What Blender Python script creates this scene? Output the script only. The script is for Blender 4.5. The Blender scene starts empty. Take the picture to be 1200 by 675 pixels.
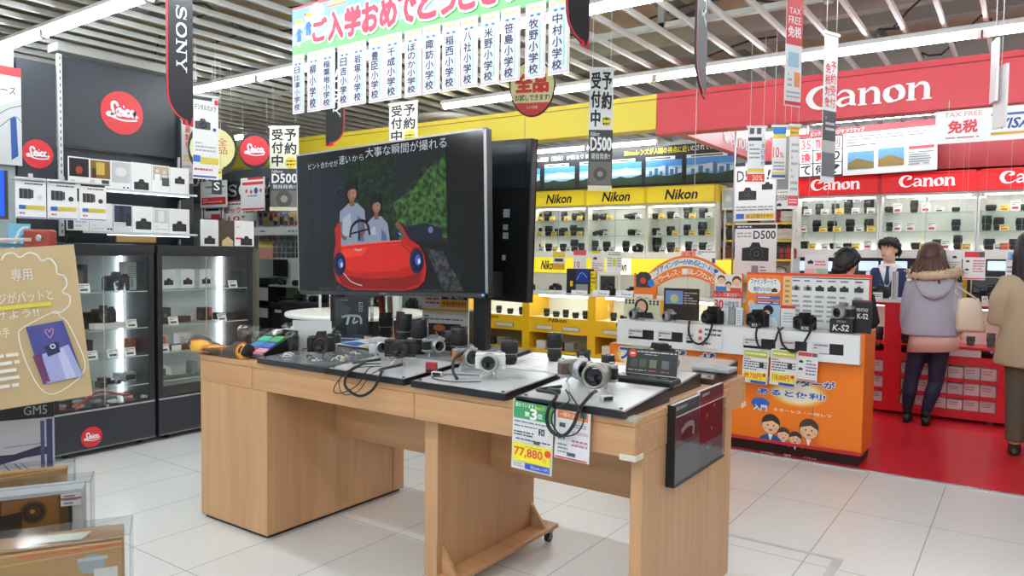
import bpy, bmesh, math, random
from mathutils import Vector, Matrix
random.seed(7)
S = bpy.context.scene
COL = S.collection
PI = math.pi
# ---------------------------------------------------------------- camera, world, exposure
F_PX = 865.0
RW = Matrix(((0.8195381, -0.03602891, 0.57189091),
             (0.57288937, 0.02982812, -0.81908977),
             (0.01245248, 0.9989055, 0.04508587)))
EYE = Vector((0.0, 0.0, 1.5))
cd = bpy.data.cameras.new('camera')
cam = bpy.data.objects.new('camera', cd)
COL.objects.link(cam)
cd.sensor_width = 36.0
cd.lens = F_PX / 1200.0 * 36.0
cd.clip_start = 0.05
cam.matrix_world = Matrix.Translation(EYE) @ RW.to_4x4()
S.camera = cam
S.view_settings.view_transform = 'Standard'
S.view_settings.look = 'None'
S.view_settings.exposure = 0.12
S.view_settings.gamma = 1.0
S.view_settings.use_curve_mapping = False
w = bpy.data.worlds.new('world'); S.world = w; w.use_nodes = True
w.node_tree.nodes['Background'].inputs[0].default_value = (0.86, 0.93, 1.0, 1)
w.node_tree.nodes['Background'].inputs[1].default_value = 0.40
TUBE_POWER = 48.0
STRIP_POWER = 14.0

# ---------------------------------------------------------------- geometry of the place
def ray(px, py):
    return RW @ Vector((px - 600.0, 337.5 - py, -F_PX))
def at(px, py, Y=None, X=None, Z=None):
    d = ray(px, py)
    t = (Y - EYE.y) / d.y if Y is not None else (X - EYE.x) / d.x if X is not None else (Z - EYE.z) / d.z
    return EYE + d * t
class Spot:
    """a rectangle standing in the room: bottom centre, turn about z, width, height"""
    def __init__(s, loc, rz, w, h, ry=0.0, rx=0.0): s.loc, s.rz, s.w, s.h, s.ry, s.rx = Vector(loc), rz, w, h, ry, rx
def spot(x0, x1, yt, yb, Y=None, X=None, rz=0.0, ry=0.0, rx=0.0):
    xm, ym = (x0 + x1) / 2, (yt + yb) / 2
    c = at(xm, ym, Y=Y, X=X)
    if X is not None: rz = 90.0
    a = math.radians(rz); n = Vector((math.sin(a), -math.cos(a), 0)); u = Vector((math.cos(a), math.sin(a), 0))
    def hit(px, py):
        d = ray(px, py); return EYE + d * ((c - EYE).dot(n) / d.dot(n))
    L, R_, T, B = hit(x0, ym), hit(x1, ym), hit(xm, yt), hit(xm, yb)
    mid = (L + R_) / 2
    return Spot((mid.x, mid.y, B.z), a, (R_ - L).dot(u), T.z - B.z, math.radians(ry), math.radians(rx))

# ---------------------------------------------------------------- materials
_m = {}
def lin(h):
    h = h.lstrip('#')
    if len(h) == 3: h = ''.join(c * 2 for c in h)
    out = []
    for i in (0, 2, 4):
        c = int(h[i:i + 2], 16) / 255
        out.append(c / 12.92 if c <= 0.04045 else ((c + 0.055) / 1.055) ** 2.4)
    return (*out, 1.0)
def M(col, rough=0.5, metal=0.0, emit=0.0, coat=0.0, noise=0.0):
    key = (col, rough, metal, emit, coat, noise)
    if key in _m: return _m[key]
    m = bpy.data.materials.new('surface_' + col.strip('#')); m.use_nodes = True
    b = m.node_tree.nodes['Principled BSDF']
    b.inputs['Base Color'].default_value = lin(col)
    b.inputs['Roughness'].default_value = rough
    b.inputs['Metallic'].default_value = metal
    b.inputs['Coat Weight'].default_value = coat
    b.inputs['Coat Roughness'].default_value = 0.08
    if emit:
        b.inputs['Emission Color'].default_value = lin(col); b.inputs['Emission Strength'].default_value = emit
    if noise:
        nt = m.node_tree; n = nt.nodes.new('ShaderNodeTexNoise'); n.inputs['Scale'].default_value = 9; n.inputs['Detail'].default_value = 6
        r = nt.nodes.new('ShaderNodeMixRGB'); r.blend_type = 'MULTIPLY'
        c = nt.nodes.new('ShaderNodeTexCoord'); nt.links.new(c.outputs['Object'], n.inputs['Vector'])
        v = nt.nodes.new('ShaderNodeMapRange'); v.inputs['To Min'].default_value = 1 - noise; v.inputs['To Max'].default_value = 1
        nt.links.new(n.outputs['Fac'], v.inputs['Value']); nt.links.new(v.outputs[0], r.inputs['Color2'])
        r.inputs['Color1'].default_value = lin(col); r.inputs['Fac'].default_value = 1
        nt.links.new(r.outputs[0], b.inputs['Base Color'])
    _m[key] = m
    return m
def glass(tint='#ffffff', gloss=0.035, rough=0.02):
    key = ('glass', tint, gloss, rough)
    if key in _m: return _m[key]
    m = bpy.data.materials.new('clear_sheet'); m.use_nodes = True; nt = m.node_tree; nt.nodes.clear()
    o = nt.nodes.new('ShaderNodeOutputMaterial'); mx = nt.nodes.new('ShaderNodeMixShader')
    t = nt.nodes.new('ShaderNodeBsdfTransparent'); g = nt.nodes.new('ShaderNodeBsdfGlossy')
    t.inputs['Color'].default_value = lin(tint); g.inputs['Roughness'].default_value = rough
    mx.inputs['Fac'].default_value = gloss
    nt.links.new(t.outputs[0], mx.inputs[1]); nt.links.new(g.outputs[0], mx.inputs[2]); nt.links.new(mx.outputs[0], o.inputs[0])
    _m[key] = m
    return m
def wood_mat(name, vertical, c1='#d6ab7e', c2='#bd9066'):
    m = bpy.data.materials.new(name); m.use_nodes = True; nt = m.node_tree; b = nt.nodes['Principled BSDF']
    tc = nt.nodes.new('ShaderNodeTexCoord'); mp = nt.nodes.new('ShaderNodeMapping')
    mp.inputs['Scale'].default_value = (14, 14, 0.7) if vertical else (0.7, 14, 14)
    n = nt.nodes.new('ShaderNodeTexNoise'); n.inputs['Scale'].default_value = 2.2; n.inputs['Detail'].default_value = 8; n.inputs['Roughness'].default_value = 0.6
    n2 = nt.nodes.new('ShaderNodeTexNoise'); n2.inputs['Scale'].default_value = 0.8; n2.inputs['Detail'].default_value = 2
    mp2 = nt.nodes.new('ShaderNodeMapping'); mp2.inputs['Scale'].default_value = (4, 4, 0.2) if vertical else (0.2, 4, 4)
    ad = nt.nodes.new('ShaderNodeMath'); ad.operation = 'ADD'
    cr = nt.nodes.new('ShaderNodeValToRGB'); 
    cr.color_ramp.elements[0].position = 0.35; cr.color_ramp.elements[1].position = 0.72
    cr.color_ramp.elements[0].color = lin(c2); cr.color_ramp.elements[1].color = lin(c1)
    ml = nt.nodes.new('ShaderNodeMath'); ml.operation = 'MULTIPLY'; ml.inputs[1].default_value = 0.5
    L = nt.links.new
    L(tc.outputs['Object'], mp.inputs[0]); L(mp.outputs[0], n.inputs['Vector']); L(tc.outputs['Object'], mp2.inputs[0]); L(mp2.outputs[0], n2.inputs['Vector'])
    L(n.outputs['Fac'], ad.inputs[0]); L(n2.outputs['Fac'], ad.inputs[1]); L(ad.outputs[0], ml.inputs[0]); L(ml.outputs[0], cr.inputs[0]); L(cr.outputs[0], b.inputs['Base Color'])
    b.inputs['Roughness'].default_value = 0.42
    return m
def tile_mat():
    m = bpy.data.materials.new('floor_tiles'); m.use_nodes = True; nt = m.node_tree; b = nt.nodes['Principled BSDF']; L = nt.links.new
    tc = nt.nodes.new('ShaderNodeTexCoord'); mp = nt.nodes.new('ShaderNodeMapping'); mp.inputs['Location'].default_value = (0.395, -0.06, 0)
    br = nt.nodes.new('ShaderNodeTexBrick'); br.offset = 0.0
    br.inputs['Scale'].default_value = 1.0; br.inputs['Brick Width'].default_value = 0.4655; br.inputs['Row Height'].default_value = 0.93
    br.inputs['Mortar Size'].default_value = 0.0035; br.inputs['Mortar Smooth'].default_value = 0.2; br.inputs['Bias'].default_value = 0
    br.inputs['Color1'].default_value = lin('#e6e8e6'); br.inputs['Color2'].default_value = lin('#e9ebe9'); br.inputs['Mortar'].default_value = lin('#b4b8b8')
    n = nt.nodes.new('ShaderNodeTexNoise'); n.inputs['Scale'].default_value = 2.5; n.inputs['Detail'].default_value = 8
    n3 = nt.nodes.new('ShaderNodeTexNoise'); n3.inputs['Scale'].default_value = 40; n3.inputs['Detail'].default_value = 4
    vr = nt.nodes.new('ShaderNodeMapRange'); vr.inputs['From Min'].default_value = 0.2; vr.inputs['From Max'].default_value = 0.8; vr.inputs['To Min'].default_value = 0.975; vr.inputs['To Max'].default_value = 1.0
    v3 = nt.nodes.new('ShaderNodeMapRange'); v3.inputs['To Min'].default_value = 0.94; v3.inputs['To Max'].default_value = 1.02
    mu = nt.nodes.new('ShaderNodeMath'); mu.operation = 'MULTIPLY'
    mx = nt.nodes.new('ShaderNodeMixRGB'); mx.blend_type = 'MULTIPLY'; mx.inputs[0].default_value = 1
    L(tc.outputs['Object'], mp.inputs[0]); L(mp.outputs[0], br.inputs['Vector']); L(tc.outputs['Object'], n.inputs['Vector']); L(tc.outputs['Object'], n3.inputs['Vector'])
    L(n.outputs['Fac'], vr.inputs['Value']); L(n3.outputs['Fac'], v3.inputs['Value']); L(vr.outputs[0], mu.inputs[0]); L(v3.outputs[0], mu.inputs[1]); L(br.outputs['Color'], mx.inputs[1]); L(mu.outputs[0], mx.inputs[2])
    L(mx.outputs[0], b.inputs['Base Color'])
    rr = nt.nodes.new('ShaderNodeMapRange'); rr.inputs['To Min'].default_value = 0.25; rr.inputs['To Max'].default_value = 0.28
    L(n.outputs['Fac'], rr.inputs['Value']); L(rr.outputs[0], b.inputs['Roughness'])
    return m
def red_mat():
    m = bpy.data.materials.new('red_vinyl'); m.use_nodes = True; nt = m.node_tree; b = nt.nodes['Principled BSDF']; L = nt.links.new
    n = nt.nodes.new('ShaderNodeTexNoise'); n.inputs['Scale'].default_value = 3; n.inputs['Detail'].default_value = 7
    cr = nt.nodes.new('ShaderNodeValToRGB'); cr.color_ramp.elements[0].color = lin('#d01c2a'); cr.color_ramp.elements[1].color = lin('#dc2634')
    tc = nt.nodes.new('ShaderNodeTexCoord'); L(tc.outputs['Object'], n.inputs['Vector']); L(n.outputs['Fac'], cr.inputs[0]); L(cr.outputs[0], b.inputs['Base Color'])
    b.inputs['Roughness'].default_value = 0.22
    return m

# ---------------------------------------------------------------- mesh builder
def unit(v): return v.normalized() if v.length > 1e-9 else Vector((0, 0, 1))
def basis(ax):
    ax = unit(Vector(ax)); h = Vector((0, 0, 1)) if abs(ax.z) < 0.9 else Vector((1, 0, 0))
    a = unit(h.cross(ax)); return a, ax.cross(a), ax
class MB:
    def __init__(s): s.v, s.f, s.mi, s.sm, s.mats, s.T, s.base = [], [], [], [], [], None, None
    def slot(s, m):
        if isinstance(m, str): m = M(m)
        if m not in s.mats: s.mats.append(m)
        return s.mats.index(m)
    def add(s, vs, fs, m, smooth=False):
        k = len(s.v); i = s.slot(m)
        for p in vs:
            p = Vector(p)
            s.v.append(s.T @ p if s.T is not None else p)
        for f in fs: s.f.append([k + q for q in f]); s.mi.append(i); s.sm.append(smooth)
        return s
    def box(s, x0, y0, z0, x1, y1, z1, m):
        vs = [(x, y, z) for x in (x0, x1) for y in (y0, y1) for z in (z0, z1)]
        return s.add(vs, [(0, 1, 3, 2), (4, 6, 7, 5), (0, 4, 5, 1), (2, 3, 7, 6), (0, 2, 6, 4), (1, 5, 7, 3)], m)
    def rbox(s, x0, y0, z0, x1, y1, z1, m, b=0.004, seg=2):
        bm = bmesh.new(); bmesh.ops.create_cube(bm, size=1)
        for v in bm.verts: v.co = Vector(((x0 + x1) / 2 + v.co.x * (x1 - x0), (y0 + y1) / 2 + v.co.y * (y1 - y0), (z0 + z1) / 2 + v.co.z * (z1 - z0)))
        b = min(b, 0.49 * min(abs(x1 - x0), abs(y1 - y0), abs(z1 - z0)))
        bmesh.ops.bevel(bm, geom=bm.edges[:], offset=b, segments=seg, affect='EDGES', profile=0.5)
        bm.verts.index_update()
        s.add([v.co.copy() for v in bm.verts], [[v.index for v in f.verts] for f in bm.faces], m); bm.free(); return s
    def prism(s, pts, y0, y1, m, axis='y', smooth=False):
        n = len(pts); A = [(p[0], y0, p[1]) for p in pts] + [(p[0], y1, p[1]) for p in pts]
        if axis == 'x': A = [(a[1], a[0], a[2]) for a in A]
        if axis == 'z': A = [(a[0], a[2], a[1]) for a in A]
        return s.add(A, [list(range(n)), list(range(2 * n - 1, n - 1, -1))] + [(i, i + n, (i + 1) % n + n, (i + 1) % n) for i in range(n)], m, smooth)
    def flat(s, pts, y, m):
        return s.add([(p[0], y, p[1]) for p in pts], [list(range(len(pts)))], m)
    def lathe(s, prof, o, ax, m, seg=20, caps=True, smooth=True):
        a, b, c = basis(ax); o = Vector(o); vs = []; fs = []
        for r, t in prof:
            for i in range(seg):
                q = 2 * PI * i / seg; vs.append(o + c * t + a * (r * math.cos(q)) + b * (r * math.sin(q)))
        for j in range(len(prof) - 1):
            for i in range(seg):
                k = (i + 1) % seg; fs.append((j * seg + i, j * seg + k, (j + 1) * seg + k, (j + 1) * seg + i))
        s.add(vs, fs, m, smooth)
        if caps:
            k = len(s.v) - len(vs); i = s.slot(m)
            s.f.append([k + q for q in range(seg)][::-1]); s.mi.append(i); s.sm.append(False)
            s.f.append([k + (len(prof) - 1) * seg + q for q in range(seg)]); s.mi.append(i); s.sm.append(False)
        return s
    def cyl(s, p0, p1, r, m, seg=16, r1=None):
        p0, p1 = Vector(p0), Vector(p1); return s.lathe([(r, 0), (r if r1 is None else r1, (p1 - p0).length)], p0, p1 - p0, m, seg)
    def tube(s, pts, r, m, seg=6, close=False):
        pts = [Vector(p) for p in pts]; n = len(pts); vs = []; fs = []; up = None
        for i, p in enumerate(pts):
            t = unit((pts[(i + 1) % n] if (i < n - 1 or close) else p) - (pts[i - 1] if (i > 0 or close) else p))
            a = basis(t)[0] if up is None else unit(up - t * up.dot(t)); up = a; b = t.cross(a)
            rr = r[i] if isinstance(r, (list, tuple)) else r
            for k in range(seg):
                q = 2 * PI * k / seg; vs.append(p + a * rr * math.cos(q) + b * rr * math.sin(q))
        for i in range(n if close else n - 1):
            j = (i + 1) % n
            for k in range(seg):
                l = (k + 1) % seg; fs.append((i * seg + k, i * seg + l, j * seg + l, j * seg + k))
        if not close: fs += [list(range(seg))[::-1], [(n - 1) * seg + k for k in range(seg)]]
        return s.add(vs, fs, m, True)
    def ball(s, c, r, m, seg=14, rings=8):
        if not isinstance(r, (tuple, list)): r = (r, r, r)
        c = Vector(c); vs = [c + Vector((0, 0, -r[2]))]; fs = []
        for j in range(1, rings):
            ph = PI * j / rings - PI / 2
            for i in range(seg):
                q = 2 * PI * i / seg; vs.append(c + Vector((r[0] * math.cos(ph) * math.cos(q), r[1] * math.cos(ph) * math.sin(q), r[2] * math.sin(ph))))
        vs.append(c + Vector((0, 0, r[2]))); t = len(vs) - 1
        for i in range(seg):
            k = (i + 1) % seg; fs.append((0, 1 + k, 1 + i)); fs.append((t, t - seg + i, t - seg + k))
            for j in range(rings - 2): a = 1 + j * seg; fs.append((a + i, a + k, a + seg + k, a + seg + i))
        return s.add(vs, fs, m, True)
    def loft(s, rings, m, smooth=True, caps=True):
        n = len(rings[0]); vs = [p for r in rings for p in r]; fs = []
        for j in range(len(rings) - 1):
            for i in range(n): k = (i + 1) % n; fs.append((j * n + i, j * n + k, (j + 1) * n + k, (j + 1) * n + i))
        if caps: fs += [list(range(n))[::-1], [(len(rings) - 1) * n + i for i in range(n)]]
        return s.add(vs, fs, m, smooth)
    def ribbon(s, pts, wd, y, m, close=False, smooth=3):
        P = [Vector((p[0], p[1])) for p in pts]; W = list(wd) if isinstance(wd, (list, tuple)) else [wd] * len(P)
        if smooth and len(P) > 2:                                     # Catmull-Rom
            Q, V = [], []; n = len(P)
            for i in range(n if close else n - 1):
                a, b, c, d = (P[(i - 1) % n], P[i], P[(i + 1) % n], P[(i + 2) % n]) if close else (P[max(i - 1, 0)], P[i], P[i + 1], P[min(i + 2, n - 1)])
                for k in range(smooth):
                    t = k / smooth; Q.append(0.5 * ((2 * b) + (c - a) * t + (2 * a - 5 * b + 4 * c - d) * t * t + (3 * b - a - 3 * c + d) * t ** 3)); V.append(W[i] * (1 - t) + W[(i + 1) % n] * t)
            if not close: Q.append(P[-1]); V.append(W[-1])
            P, W = Q, V
        n = len(P); vs = []; fs = []; s.rb = getattr(s, 'rb', 0) + 1; y -= .00004 * s.rb
        for i in range(n):
            t = (P[(i + 1) % n] if (close or i < n - 1) else P[i]) - (P[i - 1] if (close or i > 0) else P[i])
            t = t.normalized() if t.length > 1e-9 else Vector((1, 0)); nn = Vector((-t.y, t.x)) * W[i] / 2
            vs += [(P[i].x + nn.x, y, P[i].y + nn.y), (P[i].x - nn.x, y, P[i].y - nn.y)]
        for i in range(n if close else n - 1): j = (i + 1) % n; fs.append((2 * i, 2 * i + 1, 2 * j + 1, 2 * j))
        return s.add(vs, fs, m)
    def mesh(s, name):
        me = bpy.data.meshes.new(name); me.from_pydata([tuple(v) for v in s.v], [], s.f)
        for m in s.mats: me.materials.append(m)
        me.polygons.foreach_set('material_index', s.mi); me.polygons.foreach_set('use_smooth', s.sm); me.update()
        bm = bmesh.new(); bm.from_mesh(me); bmesh.ops.recalc_face_normals(bm, faces=bm.faces[:]); bm.to_mesh(me); bm.free()
        return me
    def flatmesh(s, name):
        me = bpy.data.meshes.new(name); me.from_pydata([tuple(v) for v in s.v], [], s.f)
        for m in s.mats: me.materials.append(m)
        me.polygons.foreach_set('material_index', s.mi); me.update(); return me

def part(name, mb, parent=None, loc=None, label=None, raw=False):
    o = bpy.data.objects.new(name, mb.flatmesh(name) if raw else mb.mesh(name)); COL.objects.link(o)
    if parent is not None: o.parent = parent
    if loc is not None: o.location = loc
    if label: o['label'] = label
    return o
def tag(o, label, cat, group=None, kind=None):
    o['label'] = label; o['category'] = cat
    if group: o['group'] = group
    if kind: o['kind'] = kind
    return o
def empty(name, loc, rz, label, cat, group=None):
    o = bpy.data.objects.new(name, None); COL.objects.link(o); o.location = loc; o.rotation_euler = (0, 0, rz); o.empty_display_size = 0.1
    return tag(o, label, cat, group)
def structure(name, mb):
    o = part(name, mb); o['kind'] = 'structure'; return o
def dup(root, loc=None, rz=None, label=None, group=None, scale=None, rot=None):
    def cp(o, par):
        c = o.copy(); COL.objects.link(c)
        if par is not None: c.parent = par
        for ch in kids.get(o.name, []): cp(ch, c)
        return c
    kids = {}
    def walk(o):
        kids[o.name] = list(o.children)
        for ch in o.children: walk(ch)
    walk(root); r = cp(root, None)
    if loc is not None: r.location = loc
    if rz is not None: r.rotation_euler = (0, 0, rz)
    if rot is not None: r.rotation_euler = rot
    if scale is not None: r.scale = scale if isinstance(scale, (tuple, list)) else (scale,) * 3
    if label: r['label'] = label
    if group: r['group'] = group
    return r
class Proto:
    """first use moves the thing itself, later uses copy it"""
    def __init__(s, root): s.root, s.used, s.size = root, False, 1.0
    def put(s, loc, rz=0.0, label=None, group=None, scale=1.0, rot=None):
        if s.used: return dup(s.root, loc, rz if rot is None else None, label, group, scale, rot)
        s.used = True; r = s.root
        r.location = loc; r.rotation_euler = rot if rot is not None else (0, 0, rz); r.scale = scale if isinstance(scale, (tuple, list)) else (scale,) * 3
        if label: r['label'] = label
        if group: r['group'] = group
        s.root = r; s.base = r; return r

# ---------------------------------------------------------------- lettering
_txt = {}
def glyphs(t, bold=0.0, res=2):
    key = (t, bold, res)
    if key in _txt: return _txt[key]
    c = bpy.data.curves.new('letters', 'FONT'); c.body = t; c.resolution_u = res; c.offset = bold
    o = bpy.data.objects.new('letters', c); COL.objects.link(o)
    dg = bpy.context.evaluated_depsgraph_get(); me = o.evaluated_get(dg).to_mesh()
    V = [(v.co.x, v.co.y) for v in me.vertices]; Fc = [list(p.vertices) for p in me.polygons]
    o.evaluated_get(dg).to_mesh_clear(); bpy.data.objects.remove(o); bpy.data.curves.remove(c)
    if not V: V, Fc = [(0, 0), (1, 0), (1, 1)], []
    xs = [p[0] for p in V]; ys = [p[1] for p in V]; x0, x1, y0, y1 = min(xs), max(xs), min(ys), max(ys)
    W, H = max(x1 - x0, 1e-6), max(y1 - y0, 1e-6)
    out = ([((x - x0) / W, (y - y0) / H) for x, y in V], Fc, W / H); _txt[key] = out; return out
def put_text(mb, t, x0, z0, x1, z1, y, m, bold=0.0, shear=0.0, tf=None, fit=True):
    V, Fc, asp = glyphs(t, min(bold, .008))
    if bold > .013 and not tf:                                      # heavier strokes: the same letters again, slightly shifted
        q = (z1 - z0) * (bold - .006) * 1.1; n_ = 8 if bold > .045 else 5
        for k in range(n_): put_text(mb, t, x0 + q * math.cos(2 * PI * k / n_), z0 + q * math.sin(2 * PI * k / n_), x1 + q * math.cos(2 * PI * k / n_), z1 + q * math.sin(2 * PI * k / n_), y - .00001 * k, m, .006, shear)
        return
    W, H = x1 - x0, z1 - z0
    if not fit:
        w2 = min(W, H * asp); x0 += (W - w2) / 2; W = w2
    pts = []
    for u, v in V:
        x, z = x0 + u * W + shear * (v - 0.5) * H, z0 + v * H
        if tf: x, z = tf(x, z)
        pts.append((x, y, z))
    mb.add(pts, Fc, m)
# hand-drawn marks, in a unit box (x, z)
def script_mark(mb, cx, cz, r, y, m):
    q = 0.11 * r
    def R(p, w=0.13): mb.ribbon([(cx + a * r, cz + b * r) for a, b in p], w * r, y, m)
    R([(-.2, .28), (-.3, .44), (-.46, .4), (-.47, .2), (-.42, .02), (-.48, -.14), (-.62, -.2), (-.7, -.12), (-.58, -.06), (-.42, -.14), (-.28, -.16)])
    R([(-.24, .02), (-.1, .05), (-.08, .15), (-.17, .17), (-.24, .06), (-.22, -.08), (-.1, -.13), (0, -.08)])
    R([(.04, .15), (.03, -.02), (.07, -.11), (.14, -.08)]); R([(.04, .28), (.09, .31)], .12)
    R([(.33, .1), (.25, .16), (.17, .07), (.18, -.06), (.26, -.12), (.36, -.06)])
    R([(.58, .1), (.48, .16), (.4, .06), (.42, -.07), (.52, -.1), (.58, .02), (.6, .14), (.59, -.06), (.66, -.12), (.74, -.07)])
    R([(-.5, -.22), (-.2, -.31), (.2, -.34), (.7, -.26)], .08)
def serif_mark(mb, x0, z0, x1, z1, y, m):           # wide high-contrast serif word
    W, H = (x1 - x0) / 4.55, (z1 - z0)
    def P(p): return (x0 + p[0] * W, z0 + p[1] * H)
    def R(p, w, **k): mb.ribbon([P(q) for q in p], [a * H for a in (w if isinstance(w, (list, tuple)) else [w] * len(p))], y, m, **k)
    R([(1.02, .80), (.85, .93), (.6, .97), (.3, .82), (.15, .5), (.3, .18), (.6, .03), (.9, .1), (1.12, .27)], [.03, .09, .1, .24, .3, .24, .1, .07, .03])
    mb.flat([P(q) for q in ((.62, .62), (.98, .98), (1.06, .78), (.98, .66))], y - .0002, m)
    R([(1.2, .52), (1.32, .67), (1.5, .7), (1.68, .58), (1.72, .4)], [.04, .1, .1, .18, .22])
    R([(1.72, .5), (1.72, .1), (1.86, .05)], [.22, .22, .06], smooth=0)
    R([(1.66, .42), (1.36, .36), (1.24, .2), (1.36, .06), (1.64, .16)], [.05, .12, .2, .12, .05])
    for bx in (2.08, 3.72):
        R([(bx, .02), (bx, .7)], .22, smooth=0); R([(bx - .18, .70), (bx + .1, .70)], .06, smooth=0); R([(bx - .16, .03), (bx + .16, .03)], .06, smooth=0)
        R([(bx + .1, .52), (bx + .27, .68), (bx + .45, .62), (bx + .5, .44)], [.05, .12, .18, .22]); R([(bx + .5, .48), (bx + .5, .02)], .22, smooth=0); R([(bx + .34, .03), (bx + .66, .03)], .06, smooth=0)
    o = [(3.15 + .27 * math.cos(a), .36 + .3 * math.sin(a)) for a in [2 * PI * i / 12 for i in range(12)]]
    R(o, [.24 if abs(math.cos(2 * PI * i / 12 - .35)) > .6 else .08 for i in range(12)], close=True)
def slab_mark(mb, x0, z0, x1, z1, y, m, tf=None):            # S O N Y, slab serifs
    W, H = (x1 - x0) / 4.6, z1 - z0; t = .15
    def pt(a, b):
        p = (x0 + a * W, z0 + b * H); return tf(*p) if tf else p
    def R(p, w, **k): mb.ribbon([pt(*q) for q in p], [a * min(W, H) for a in (w if isinstance(w, (list, tuple)) else [w] * len(p))], y, m, **k)
    R([(.86, .74), (.7, .92), (.45, .95), (.2, .85), (.2, .62), (.5, .5), (.82, .38), (.84, .14), (.55, .05), (.3, .07), (.12, .26)], [.1, .1, .1, .16, .2, .22, .2, .16, .1, .1, .1])
    R([(.9, .98), (.9, .68)], .07, smooth=0); R([(.08, .02), (.08, .32)], .07, smooth=0)
    R([(1.7 + .44 * math.cos(2 * PI * i / 14), .5 + .45 * math.sin(2 * PI * i / 14)) for i in range(14)], [.23 if abs(math.cos(2 * PI * i / 14)) > .6 else .1 for i in range(14)], close=True)
    R([(2.55, .03), (2.55, .97)], .16, smooth=0); R([(3.25, .03), (3.25, .97)], .12, smooth=0); R([(2.5, .95), (3.28, .06)], .22, smooth=0)
    for a in (2.52, 3.25): R([(a - .2, .96), (a + .2, .96)], .08, smooth=0)
    R([(2.35, .04), (2.75, .04)], .08, smooth=0)
    R([(4.06, .03), (4.06, .5)], .2, smooth=0); R([(3.7, .95), (4.06, .45)], .2, smooth=0); R([(4.45, .95), (4.06, .45)], .13, smooth=0)
    for a, z in ((3.68, .96), (4.44, .96), (4.06, .04)): R([(a - .2, z), (a + .2, z)], .08, smooth=0)

# ---------------------------------------------------------------- printed cards
def draw(mb, w, h, ops, y0=-0.0010, emit=0.0):
    """ops in card units: u from the left, v from the top"""
    y = [y0]
    def mat(c): return c if not isinstance(c, str) else M(c, 0.55, 0, emit)
    def X(u): return (u - 0.5) * w
    def Z(v): return (1 - v) * h
    for op in ops:
        y[0] -= 0.00022; k = op[0]; m = mat(op[1])
        if k == 'R': _, _, a, b, c, d = op; mb.flat([(X(a), Z(d)), (X(c), Z(d)), (X(c), Z(b)), (X(a), Z(b))], y[0], m)
        elif k == 'T':
            _, _, t, a, b, c, d = op[:7]; o = op[7] if len(op) > 7 else {}
            put_text(mb, t, X(a), Z(d), X(c), Z(b), y[0], m, o.get('b', 0.012), o.get('s', 0.0))
        elif k == 'V':
            _, _, t, a, b, c, d = op[:7]; n = len(t); st = (d - b) / n
            for i, ch in enumerate(t):
                put_text(mb, ch, X(a), Z(b + st * (i + .94)), X(c), Z(b + st * (i + .08)), y[0], m, op[7] if len(op) > 7 else 0.012, 0) if ch not in 'ー' else mb.flat([(X((a + c) / 2 - .06 * (c - a)), Z(b + st * (i + .9))), (X((a + c) / 2 + .06 * (c - a)), Z(b + st * (i + .9))), (X((a + c) / 2 + .06 * (c - a)), Z(b + st * (i + .1))), (X((a + c) / 2 - .06 * (c - a)), Z(b + st * (i + .1)))], y[0], m)
        elif k == 'C':
            _, _, u, v, r = op[:5]; ar = op[5] if len(op) > 5 else 1.0
            mb.flat([(X(u) + r * w * math.cos(2 * PI * i / 20), Z(v) + ar * r * w * math.sin(2 * PI * i / 20)) for i in range(20)], y[0], m)
        elif k == 'P': mb.flat([(X(a), Z(b)) for a, b in op[2]], y[0], m)
        elif k == 'B': mb.ribbon([(X(a), Z(b)) for a, b in op[2]], op[3] * w, y[0], m)
        elif k == 'L':                                           # rows of small illegible print
            _, _, a, b, c, d, n = op[:7]; rnd = random.Random(int(a * 97 + b * 31 + n * 7)); st = (d - b) / n
            for i in range(n):
                u = a
                while u < c - .02:
                    e = min(c, u + rnd.uniform(.04, .16)); mb.flat([(X(u), Z(b + st * (i + .72))), (X(e), Z(b + st * (i + .72))), (X(e), Z(b + st * (i + .28))), (X(u), Z(b + st * (i + .28)))], y[0], m); u = e + rnd.uniform(.012, .03)
                    if rnd.random() < .07: break
        elif k == 'K':                                           # small picture of a camera
            _, _, u, v, s_ = op[:5]; d = op[5] if len(op) > 5 else '#1d1e21'; e = s_ * w; cx, cz = X(u), Z(v)
            mb.flat([(cx - e, cz - .62 * e), (cx + e, cz - .62 * e), (cx + e, cz + .36 * e), (cx + .42 * e, cz + .44 * e), (cx + .28 * e, cz + .78 * e), (cx - .24 * e, cz + .78 * e), (cx - .42 * e, cz + .42 * e), (cx - e, cz + .36 * e)], y[0], M(d, .5))
            for rr, cc in ((.52, '#3a3b3f'), (.42, '#0c0c0e'), (.24, '#3c4654'), (.12, '#0c0c10')):
                y[0] -= .0001; mb.flat([(cx + .1 * e + rr * e * math.cos(2 * PI * i / 16), cz - .08 * e + rr * e * math.sin(2 * PI * i / 16)) for i in range(16)], y[0], M(cc, .4))
    return mb
def card(name, label, cat, sp, ops, bg='#e9eaea', th=0.003, group=None, rough=0.55, shape=None, mark=None):
    mb = MB(); m = M(bg, rough) if isinstance(bg, str) else bg
    if shape == 'round':
        pts = [(sp.w / 2 * math.cos(2 * PI * i / 40), sp.h / 2 + sp.h / 2 * math.sin(2 * PI * i / 40)) for i in range(40)]; mb.prism(pts, 0, th, m)
    elif shape: mb.prism([((u - .5) * sp.w, (1 - v) * sp.h) for u, v in shape], 0, th, m)
    else: mb.box(-sp.w / 2, 0, 0, sp.w / 2, th, sp.h, m)
    o = part(name, mb); o.location = sp.loc; o.rotation_euler = (sp.rx, sp.ry, sp.rz)
    tag(o, label, cat, group)
    if ops or mark:
        p = MB(); draw(p, sp.w, sp.h, ops or [])
        if mark: mark(p, sp.w, sp.h)
        part('printing', p, o, raw=True)
    return o

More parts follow.
